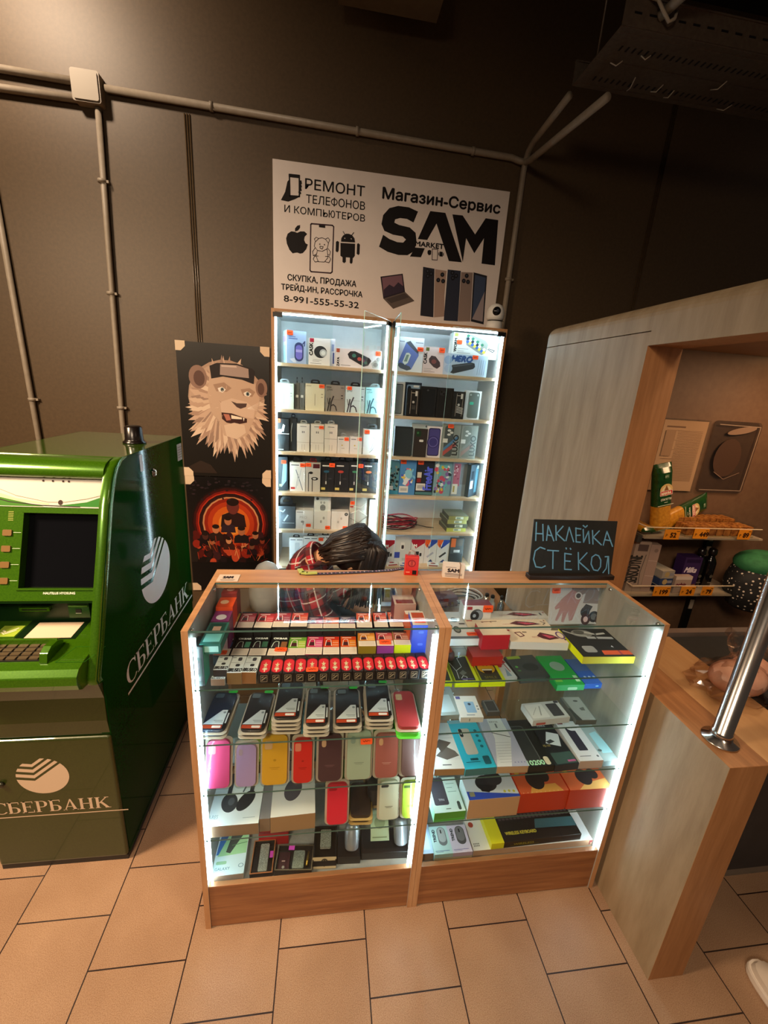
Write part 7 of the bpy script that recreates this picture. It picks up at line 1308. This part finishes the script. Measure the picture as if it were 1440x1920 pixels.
def biscuits(label, x, y, w, d, h, z):
    r = root('biscuit_tray', (x, y, z), label, 'biscuits', 'biscuit trays')
    m = MB(); n = 9
    for i in range(n):
        for j in range(3): m.prism(rrect(0, 0, w/n*.9, h*.82, .006), (i*w/n, .004+j*d/3, .004), X, Z, Y, d/3-.006, speckle('baked_biscuit', '#8a4c1c', '#c8823a', 60, .5, .2))
    m.build('biscuits', r)
    MB().box((-.003, 0, 0), (w+.003, d, h), CLEAR).build('clear_wrap', r)
    MB().box((-.003, 0, 0), (w+.003, d, .003), M('#c8a878', .5)).build('tray', r); return r
biscuits('long clear tray of golden biscuits at the front of the upper shop shelf', 1.735, .470, .30, .065, .048, 1.1395)
biscuits('second clear tray of golden biscuits behind the front one', 1.75, .540, .27, .065, .062, 1.1395)
# lower tier goods
carton('toothpaste_box', 'pale toothpaste box with sideways lettering standing at the left of the lower shop shelf', 'box', 'pale boxes on the shop shelf', (1.545, .49, .8925), (.062, .045, .215), -.12, '#a08c7e', front=[('t','SENSODYNE',.62,.18,.22,'#33302e',{'rot':90,'b':.03,'w':1.9}),('l',[(.78,.15),(.70,.4),(.82,.75)],.05,'#5a5350'),('r',.2,.82,.85,.95,'#5a4a46')])
carton('toothpaste_box', 'plain pale box right of the lettered toothpaste box', 'box', 'pale boxes on the shop shelf', (1.610, .485, .8925), (.040, .05, .205), -.12, '#a58c80', front=[('r',.1,.34,.95,.35,'#c8b4a8'),('r',.1,.66,.95,.67,'#c8b4a8'),('e',.6,.88,.2,.2,'#8a746a')])
carton('chocolate_pack', 'purple chocolate pack with white script on the lower shop shelf', 'chocolate', None, (1.795, .500, .8925), (.075, .05, .145), -.05, '#3a2456', front=[('t','Milka',.10,.55,.16,'#e8dce8',{'w':.68,'b':.05,'sk':.3}),('p',[(.05,0),(.95,0),(.95,.2),(.3,.12)],'#8a5a34'),('e',.6,.3,.14,.12,'#5a4a78'),('r',.1,.85,.9,.95,'#2a1840')])
carton('chewing_gum', 'white and brown gum pack with dark lettering before the chocolate pack', 'gum', 'small packs on the lower shop shelf', (1.745, .470, .8925), (.075, .022, .075), 0, '#a89284', front=[('t','orbit',.1,.4,.22,'#6a2430',{'b':.08,'w':.6}),('r',0,.8,1,1,'#d0c0b4')])
for k, (lab, dz) in enumerate((('dark blue sweets pack at the bottom of the pile left of the gum pack', 0), ('blue sweets pack in the middle of the pile left of the gum pack', .032), ('white topped sweets pack on top of the pile left of the gum pack', .064))):
    carton('sweets_pack', lab, 'sweets', 'small packs on the lower shop shelf', (1.675+.004*k, .475, .8925+dz), (.062, .09, .030), .06*k, ['#1f2c4a', '#2a3e66', '#9a948c'][k], front=[('e',.4,.5,.4,.4,'#b09a6a'),('r',.6,.3,.95,.7,'#8a8a94')], top=[('r',0,0,1,1,'#b0a898')])
for lab, x, c in (('left black bottle standing at the back of the lower shop shelf', 1.902, 0), ('right black bottle with dark cap on the lower shop shelf', 1.955, 1)):
    o = tag(MB().lathe([(.021, 0), (.023, .006), (.023, .11), (.018, .125), (.012, .135), (.012, .145)], (x, .54, .8925), M('#0c0b0d', .12), 22).build('dark_bottle'), lab, 'bottle', 'black bottles')
    MB().lathe([(.015, .145), (.016, .150), (.015, .168), (.010, .172)], (x, .54, .8925), M('#1a1414', .25), 18).build('cap', o)
    m = MB(); m.art((x-.012, .5165, .91), X, Z, -Y, .024, .06, [('e', .5, .6, .3, .3, '#5a564e'), ('r', .1, .1, .9, .15, '#8a8478')], .0002); m.build('bottle_label', o)
# dotted cloth bundle standing in for a person at the right edge
def dots():
    m_, nt, b, L = nodes('black_dotted_fabric'); v = nt.nodes.new('ShaderNodeTexVoronoi'); L(tex(nt, (1, 1, 1)), v.inputs['Vector']); v.inputs['Scale'].default_value = 62; v.inputs['Randomness'].default_value = .55
    L(ramp(nt, v.outputs['Distance'], [(.20, '#d8c8b8'), (.26, '#0c0a0c')]), b.inputs['Base Color']); b.inputs['Roughness'].default_value = .7; return m_
o = bag('dotted_bundle', 'black bag with white dots and a green flap at the right edge', (2.13, .47, .83), (.125, .10, .14), dots(), 9, .05)
m = MB(); m.ball((2.13, .47, 1.025), (.112, .09, .055), speckle('green_cloth', '#1c5a34', '#2a7042', 40, .8), 24, 12); m.build('green_top', o)
# bag of bread rolls on the checkout worktop
o = root('bread_bag', (1.585, .02, .804), 'clear bag of pink wrapped bread on the checkout worktop behind the chrome pole', 'bread')
random.seed(5); m = MB()
for (x, y, z, r3) in ((-.005, -.01, .048, (.085, .062, .048)), (.075, .02, .048, (.06, .05, .046))): m.ball((x, y, z), r3, speckle('pink_bread', '#d09a84', '#dcae98', 18, .45, .3), 20, 12)
m.build('bread_rolls', o)
vs = []; fs = []; n, k = 36, 16; m = MB()
for j in range(k+1):
    t = j/k; R = [.10, .112, .115, .11, .10, .085, .065, .05, .04, .03, .028, .035, .045, .05, .052, .05, .048][j]; z = .002+t*.185
    for i in range(n):
        a = 2*PI*i/n; f = 1+.12*math.sin(7*a+t*9)+.08*math.sin(13*a-t*15)+random.uniform(-.03, .03); vs.append((R*f*math.cos(a)*1.15, R*f*math.sin(a)*.8, z+(.02*math.sin(3*a) if j > 11 else 0)))
for j in range(k): fs += [(j*n+i, j*n+(i+1) % n, (j+1)*n+(i+1) % n, (j+1)*n+i) for i in range(n)]
m.add(vs, fs, clear('crinkled_film', (.95, .90, .87), .9, .10), False); m.build('film_bag', o)
m = MB(); m.box((1.632, -.10, .8035), (1.72, .01, .822), M('#17171a', .35)); o = m.build('card_terminal', None, None, 0, .004); tag(o, 'black card terminal on the checkout worktop at the right edge', 'terminal')
m = MB(); m.art((1.632, -.10, .822), X, Y, Z, .088, .11, [('o', .1, .5, .9, .92, .05, '#2c3036')]+[('o', .14+.26*i, .08+.13*j, .34+.26*i, .17+.13*j, .03, '#3a3b40') for i in range(3) for j in range(3)], .0004); m.build('terminal_keys', o)
# chrome pole on the half wall
o = root('chrome_pole', (1.362, -.160, .803), 'chrome pole standing in a round flange on the half wall', 'pole')
MB().lathe([(.040, 0), (.042, .002), (.041, .005), (.026, .010), (.024, .016)], (0, 0, 0), STEEL, 32).build('flange', o)
MB().lathe([(.0235, .012), (.0235, .03), (.0215, .031), (.0215, 1.55)], (0, 0, 0), STEEL, 32).build('tube', o)
# white sneaker at the lower right corner
o = root('sneaker', (1.668, -.375, 0), 'white sneaker standing on the tiles at the lower right corner', 'shoe', None, .10)
def outline(s, y0=-.135, y1=.135):
    P = []
    for i in range(28):
        t = 2*PI*i/28; y = .135*math.sin(t); w = .046*(1+.12*math.sin(t*1)) if math.sin(t) > -.2 else .040
        P.append((w*math.copysign(abs(math.cos(t))**.7, math.cos(t))*s, y*s if s < 1 else y))
    return P
m = MB(); lv = [(0, 1.0), (.006, 1.05), (.022, 1.05), (.028, 1.0)]; rings = [[(x*s, y*(1+(s-1)*.4), z) for x, y in outline(1)] for z, s in lv]; n = 28
for i in range(3): m.add(rings[i]+rings[i+1], [(k, (k+1) % n, n+(k+1) % n, n+k) for k in range(n)], M('#e8ddd2', .5), True)
m.add(rings[0], [tuple(range(n))[::-1]], M('#3a2a24', .6)); m.add(rings[3], [tuple(range(n))], M('#e8ddd2', .5)); m.build('sole', o)
m = MB(); rings = []
for z, s, sh_ in ((.027, .96, 0), (.045, .93, -.004), (.062, .84, -.018), (.078, .70, -.036), (.095, .58, -.050), (.115, .54, -.055)): rings.append([(x*s, y*s+sh_, z+(.0 if y < 0 else -.012*(s < .8))) for x, y in outline(1)])
for i in range(len(rings)-1): m.add(rings[i]+rings[i+1], [(k, (k+1) % n, n+(k+1) % n, n+k) for k in range(n)], M('#dccfc2', .6), True)
m.add(rings[-1], [tuple(range(n))], M('#b8a898', .8)); m.build('upper', o)
for k in range(4): MB().tube([(-.024, .035-.022*k, .071+.007*k), (0, .037-.022*k, .078+.007*k), (.024, .035-.022*k, .071+.007*k)], .003, M('#f0e8e0', .6), 6).build('lace', o)

# ---------------------------------------------------------------- the seller, bent over behind the counter
def skin(name, pts, edges, mat, parent, sub=2, rootv=0):
    me = bpy.data.meshes.new(name); me.from_pydata([p[:3] for p in pts], edges, []); me.materials.append(mat)
    o = bpy.data.objects.new(name, me); COL.objects.link(o); o.parent = parent
    sk = o.modifiers.new('skin', 'SKIN'); sk.use_smooth_shade = True
    d = me.skin_vertices.new() if not me.skin_vertices else me.skin_vertices[0]
    d = me.skin_vertices[0]
    for i, p in enumerate(pts):
        r = p[3]; d.data[i].radius = r if isinstance(r, tuple) else (r, r); d.data[i].use_root = (i == rootv)
    ss = o.modifiers.new('smooth', 'SUBSURF'); ss.levels = sub; ss.render_levels = sub
    return o
sl = root('person', (.25, .80, 0), 'person with long dark hair in a red plaid shirt bending low behind the left counter', 'person')
PR = lambda o: rel(o, sl)
SKIN = speckle('skin', '#b98560', '#c4916b', 30, .5)
def plaid():
    m_, nt, b, L = nodes('red_plaid_flannel'); v = tex(nt, (1, 1, 1)); sp = nt.nodes.new('ShaderNodeSeparateXYZ')
    rt = nt.nodes.new('ShaderNodeVectorRotate'); rt.rotation_type = 'EULER_XYZ'; rt.inputs['Rotation'].default_value = (.2, .35, .3); L(v, rt.inputs[0]); L(rt.outputs[0], sp.inputs[0])
    def band(sock, per, w, ph=0):
        a = nt.nodes.new('ShaderNodeMath'); a.operation = 'MULTIPLY_ADD'; a.inputs[1].default_value = 1/per; a.inputs[2].default_value = ph; L(sock, a.inputs[0])
        f = nt.nodes.new('ShaderNodeMath'); f.operation = 'FRACT'; L(a.outputs[0], f.inputs[0])
        c = nt.nodes.new('ShaderNodeMath'); c.operation = 'LESS_THAN'; c.inputs[1].default_value = w; L(f.outputs[0], c.inputs[0]); return c.outputs[0]
    col = None
    def over(prev, fac, c, k):
        x = nt.nodes.new('ShaderNodeMix'); x.data_type = 'RGBA'; f = nt.nodes.new('ShaderNodeMath'); f.operation = 'MULTIPLY'; f.inputs[1].default_value = k; L(fac, f.inputs[0]); L(f.outputs[0], x.inputs['Factor'])
        if prev is None: x.inputs['A'].default_value = lin('#a01c28')
        else: L(prev, x.inputs['A'])
        x.inputs['B'].default_value = lin(c); return x.outputs['Result']
    for s_, per, w, ph, c, k in ((sp.outputs['X'], .075, .42, 0, '#1a1418', .75), (sp.outputs['Z'], .075, .42, 0, '#1a1418', .75), (sp.outputs['X'], .075, .06, .25, '#d8ccc4', .8), (sp.outputs['Z'], .075, .06, .25, '#d8ccc4', .8), (sp.outputs['X'], .075, .04, .7, '#3a4048', .8), (sp.outputs['Z'], .075, .04, .7, '#3a4048', .8)):
        col = over(col, band(s_, per, w, ph), c, k)
    L(col, b.inputs['Base Color']); b.inputs['Roughness'].default_value = .9; return m_
PLAID = plaid()
# one continuous body: pelvis - spine - neck - head, arms with hands, legs
Hc = Vector((.465, .715, .935))
body = [(.24,.86,.54,(.13,.11)), (.25,.85,.66,(.12,.10)), (.265,.83,.78,(.11,.085)), (.285,.805,.858,(.060,.055)), (.325,.785,.900,(.046,.046)), (.37,.765,.93,(.046,.046)), (.425,.735,.945,(.080,.082)), (.485,.71,.915,(.082,.080)), (.53,.69,.865,(.05,.05)),
 (.275,.70,.835,(.042,.042)), (.30,.645,.72,(.042,.042)), (.40,.64,.63,(.034,.034)), (.485,.67,.605,(.026,.026)), (.52,.68,.598,(.030,.016)),
 (.275,.93,.835,(.042,.042)), (.31,.97,.72,(.042,.042)), (.41,.93,.63,(.034,.034)), (.49,.87,.605,(.026,.026)), (.525,.855,.598,(.030,.016)),
 (.28,.78,.50,(.085,.08)), (.56,.76,.47,(.062,.062)), (.57,.77,.25,(.05,.05)), (.57,.77,.07,(.036,.036)), (.63,.765,.035,(.036,.028)),
 (.28,.95,.50,(.085,.08)), (.56,.97,.47,(.062,.062)), (.57,.96,.25,(.05,.05)), (.57,.96,.07,(.036,.036)), (.63,.965,.035,(.036,.028))]
ed = [(0,1),(1,2),(2,3),(3,4),(4,5),(5,6),(6,7),(7,8),(2,9),(9,10),(10,11),(11,12),(12,13),(2,14),(14,15),(15,16),(16,17),(17,18),(0,19),(19,20),(20,21),(21,22),(22,23),(0,24),(24,25),(25,26),(26,27),(27,28)]
for hi, sgn in ((13, 1), (18, -1)):  # five fingers each, curled, thumb from the side of the palm
    hx, hy, hz = body[hi][:3]
    for q, (dy, L_) in enumerate(((-.024, .030), (-.009, .034), (.007, .032), (.022, .026))):
        b0 = len(body); yy = hy+dy
        body += [(hx+.026, yy, hz+.002, .0085), (hx+.026+L_*.6, yy+.002*sgn, hz-.006, .0075), (hx+.026+L_, yy+.002*sgn, hz-.022, .006)]
        ed += [(hi, b0), (b0, b0+1), (b0+1, b0+2)]
    b0 = len(body); body += [(hx+.004, hy+.032*sgn, hz-.002, .010), (hx+.028, hy+.046*sgn, hz-.010, .0075)]; ed += [(hi, b0), (b0, b0+1)]
PR(skin('body', body, ed, SKIN, sl))
shirt = [(.24,.86,.575,(.150,.125)), (.25,.85,.68,(.140,.118)), (.265,.83,.785,(.148,.118)), (.290,.805,.872,(.100,.085)), (.275,.70,.848,(.066,.066)), (.30,.645,.72,(.056,.056)), (.40,.64,.632,(.046,.046)), (.455,.66,.61,(.038,.038)), (.275,.93,.848,(.066,.066)), (.31,.97,.72,(.056,.056)), (.41,.93,.632,(.046,.046)), (.46,.895,.612,(.038,.038))]
PR(skin('plaid_shirt', shirt, [(0,1),(1,2),(2,3),(2,4),(4,5),(5,6),(6,7),(2,8),(8,9),(9,10),(10,11)], PLAID, sl))
col_ = MB(); C0 = Vector((.302,.797,.893)); ax = Vector((.80,-.28,.52)).normalized(); col_.lathe([(.072,-.012),(.078,.0),(.070,.016),(.064,.018),(.062,.0)], C0, PLAID, 24, ax); PR(col_.build('shirt_collar', sl))
tro = [(.24,.865,.53,(.142,.122)), (.28,.78,.505,(.100,.094)), (.56,.76,.475,(.076,.076)), (.57,.77,.25,(.062,.062)), (.57,.77,.09,(.050,.050)), (.28,.95,.505,(.100,.094)), (.56,.97,.475,(.076,.076)), (.57,.96,.25,(.062,.062)), (.57,.96,.09,(.050,.050))]
PR(skin('trousers', tro, [(0,1),(1,2),(2,3),(3,4),(0,5),(5,6),(6,7),(7,8)], speckle('dark_denim', '#17181f', '#1f212a', 200, .8), sl))
for yy in (.768, .963):
    m = MB(); m.ball((.61, yy, .038), (.10, .044, .040), M('#16161a', .5), 18, 10); PR(m.build('shoe', sl))
# face details (turned down and away to the right)
FD = Vector((.62, -.30, -.72)).normalized(); SD = Vector((-.30, -.95, .14)); SD = (SD-FD*SD.dot(FD)).normalized(); UD = SD.cross(FD)*1.0
fc = Vector((.487, .705, .905))
for s_ in (-1, 1):
    m = MB(); m.ball(fc+FD*.072+SD*.030*s_+UD*.014, (.012, .012, .009), M('#e8e4e0', .2), 12, 8); m.ball(fc+FD*.079+SD*.030*s_+UD*.014, (.006, .006, .006), M('#2a1a14', .1), 10, 6); PR(m.build('eye', sl))
m = MB(); m.tube([fc+FD*.078+UD*.02, fc+FD*.092-UD*.004, fc+FD*.098-UD*.018, fc+FD*.086-UD*.026], [.007, .010, .013, .008], SKIN, 10); PR(m.build('nose', sl))
m = MB(); m.tube([fc+FD*.072-UD*.046-SD*.022, fc+FD*.082-UD*.044, fc+FD*.072-UD*.046+SD*.022], [.003, .007, .003], M('#a8504a', .5), 8); PR(m.build('mouth', sl))
m = MB(); ec = Vector((.432, .655, .925)); m.tube([ec+Vector((0, 0, .018)), ec+Vector((.012, -.006, .012)), ec+Vector((.010, -.006, -.010)), ec+Vector((-.002, 0, -.020))], [.006, .008, .008, .007], SKIN, 8); PR(m.build('ear', sl))
# long dark hair falling from the crown over neck and cheek
HM = speckle('dark_brown_hair', '#120c0a', '#2a1c14', 90, .38)
hm = MB(); hc = Vector((.470, .735, .955)); hm.ball(hc, (.112, .105, .100), HM, 28, 18)
random.seed(21); crown = Vector((.515, .715, 1.000))
for k in range(150):
    a = random.uniform(-1.0, 1.0); b_ = random.uniform(0, 1)
    # strands start around the crown, hug the head and run back to the nape at the left
    th = random.uniform(-2.6, 2.6)
    ds = Vector((.015*math.cos(th), .02*math.sin(th), .002))
    s0 = crown+ds
    mid = hc+Vector((-.035*b_+.03, .112*math.sin(a*1.6), .098*math.cos(a*1.6)+.008))
    e1 = hc+Vector((-.105, .100*math.sin(a*1.5), .055*math.cos(a*1.7)-.005+random.uniform(-.01, .01)))
    e2 = Vector((.335+random.uniform(-.03, .03), .745+.055*a+random.uniform(-.02, .02), .925+.03*math.cos(a*1.5)+random.uniform(-.02, .015)))
    hm.tube([s0, s0.lerp(mid, .5)+Vector((0, 0, .014)), mid, e1, e2], [.006, .010, .011, .009, .003], HM, 5)
for k in range(110):  # front curtain hanging towards the counter
    a = random.uniform(-1, 1); t = random.uniform(0, 1)
    s0 = crown+Vector((random.uniform(-.02, .02), random.uniform(-.02, .02), 0))
    mid = hc+Vector((.02+.09*t, -.100+.06*abs(a)*t, .045-.02*t)); e1 = hc+Vector((.0+.105*t, -.112+.05*t, -.05)); e2 = hc+Vector((-.05+.15*t+random.uniform(-.02, .02), -.115+.05*t, -.19+random.uniform(-.03, .03)))
    hm.tube([s0, s0.lerp(mid, .55)+Vector((.0, -.012, .016)), mid, e1, e2], [.006, .010, .011, .009, .003], HM, 5)
PR(hm.build('hair', sl))
# stool under the seller
so = root('stool', (.24, .87, 0), 'low round stool under the seller', 'stool')
MB().lathe([(.15, .36), (.16, .37), (.16, .395), (.15, .402)], (0, 0, 0), M('#1c1a1a', .5), 28).build('seat', so)
for k in range(4):
    a = PI/4+PI/2*k; MB().tube([(.10*math.cos(a), .10*math.sin(a), .361), (.14*math.cos(a), .14*math.sin(a), 0)], .012, M('#77787c', .25, .9), 10).build('leg', so)
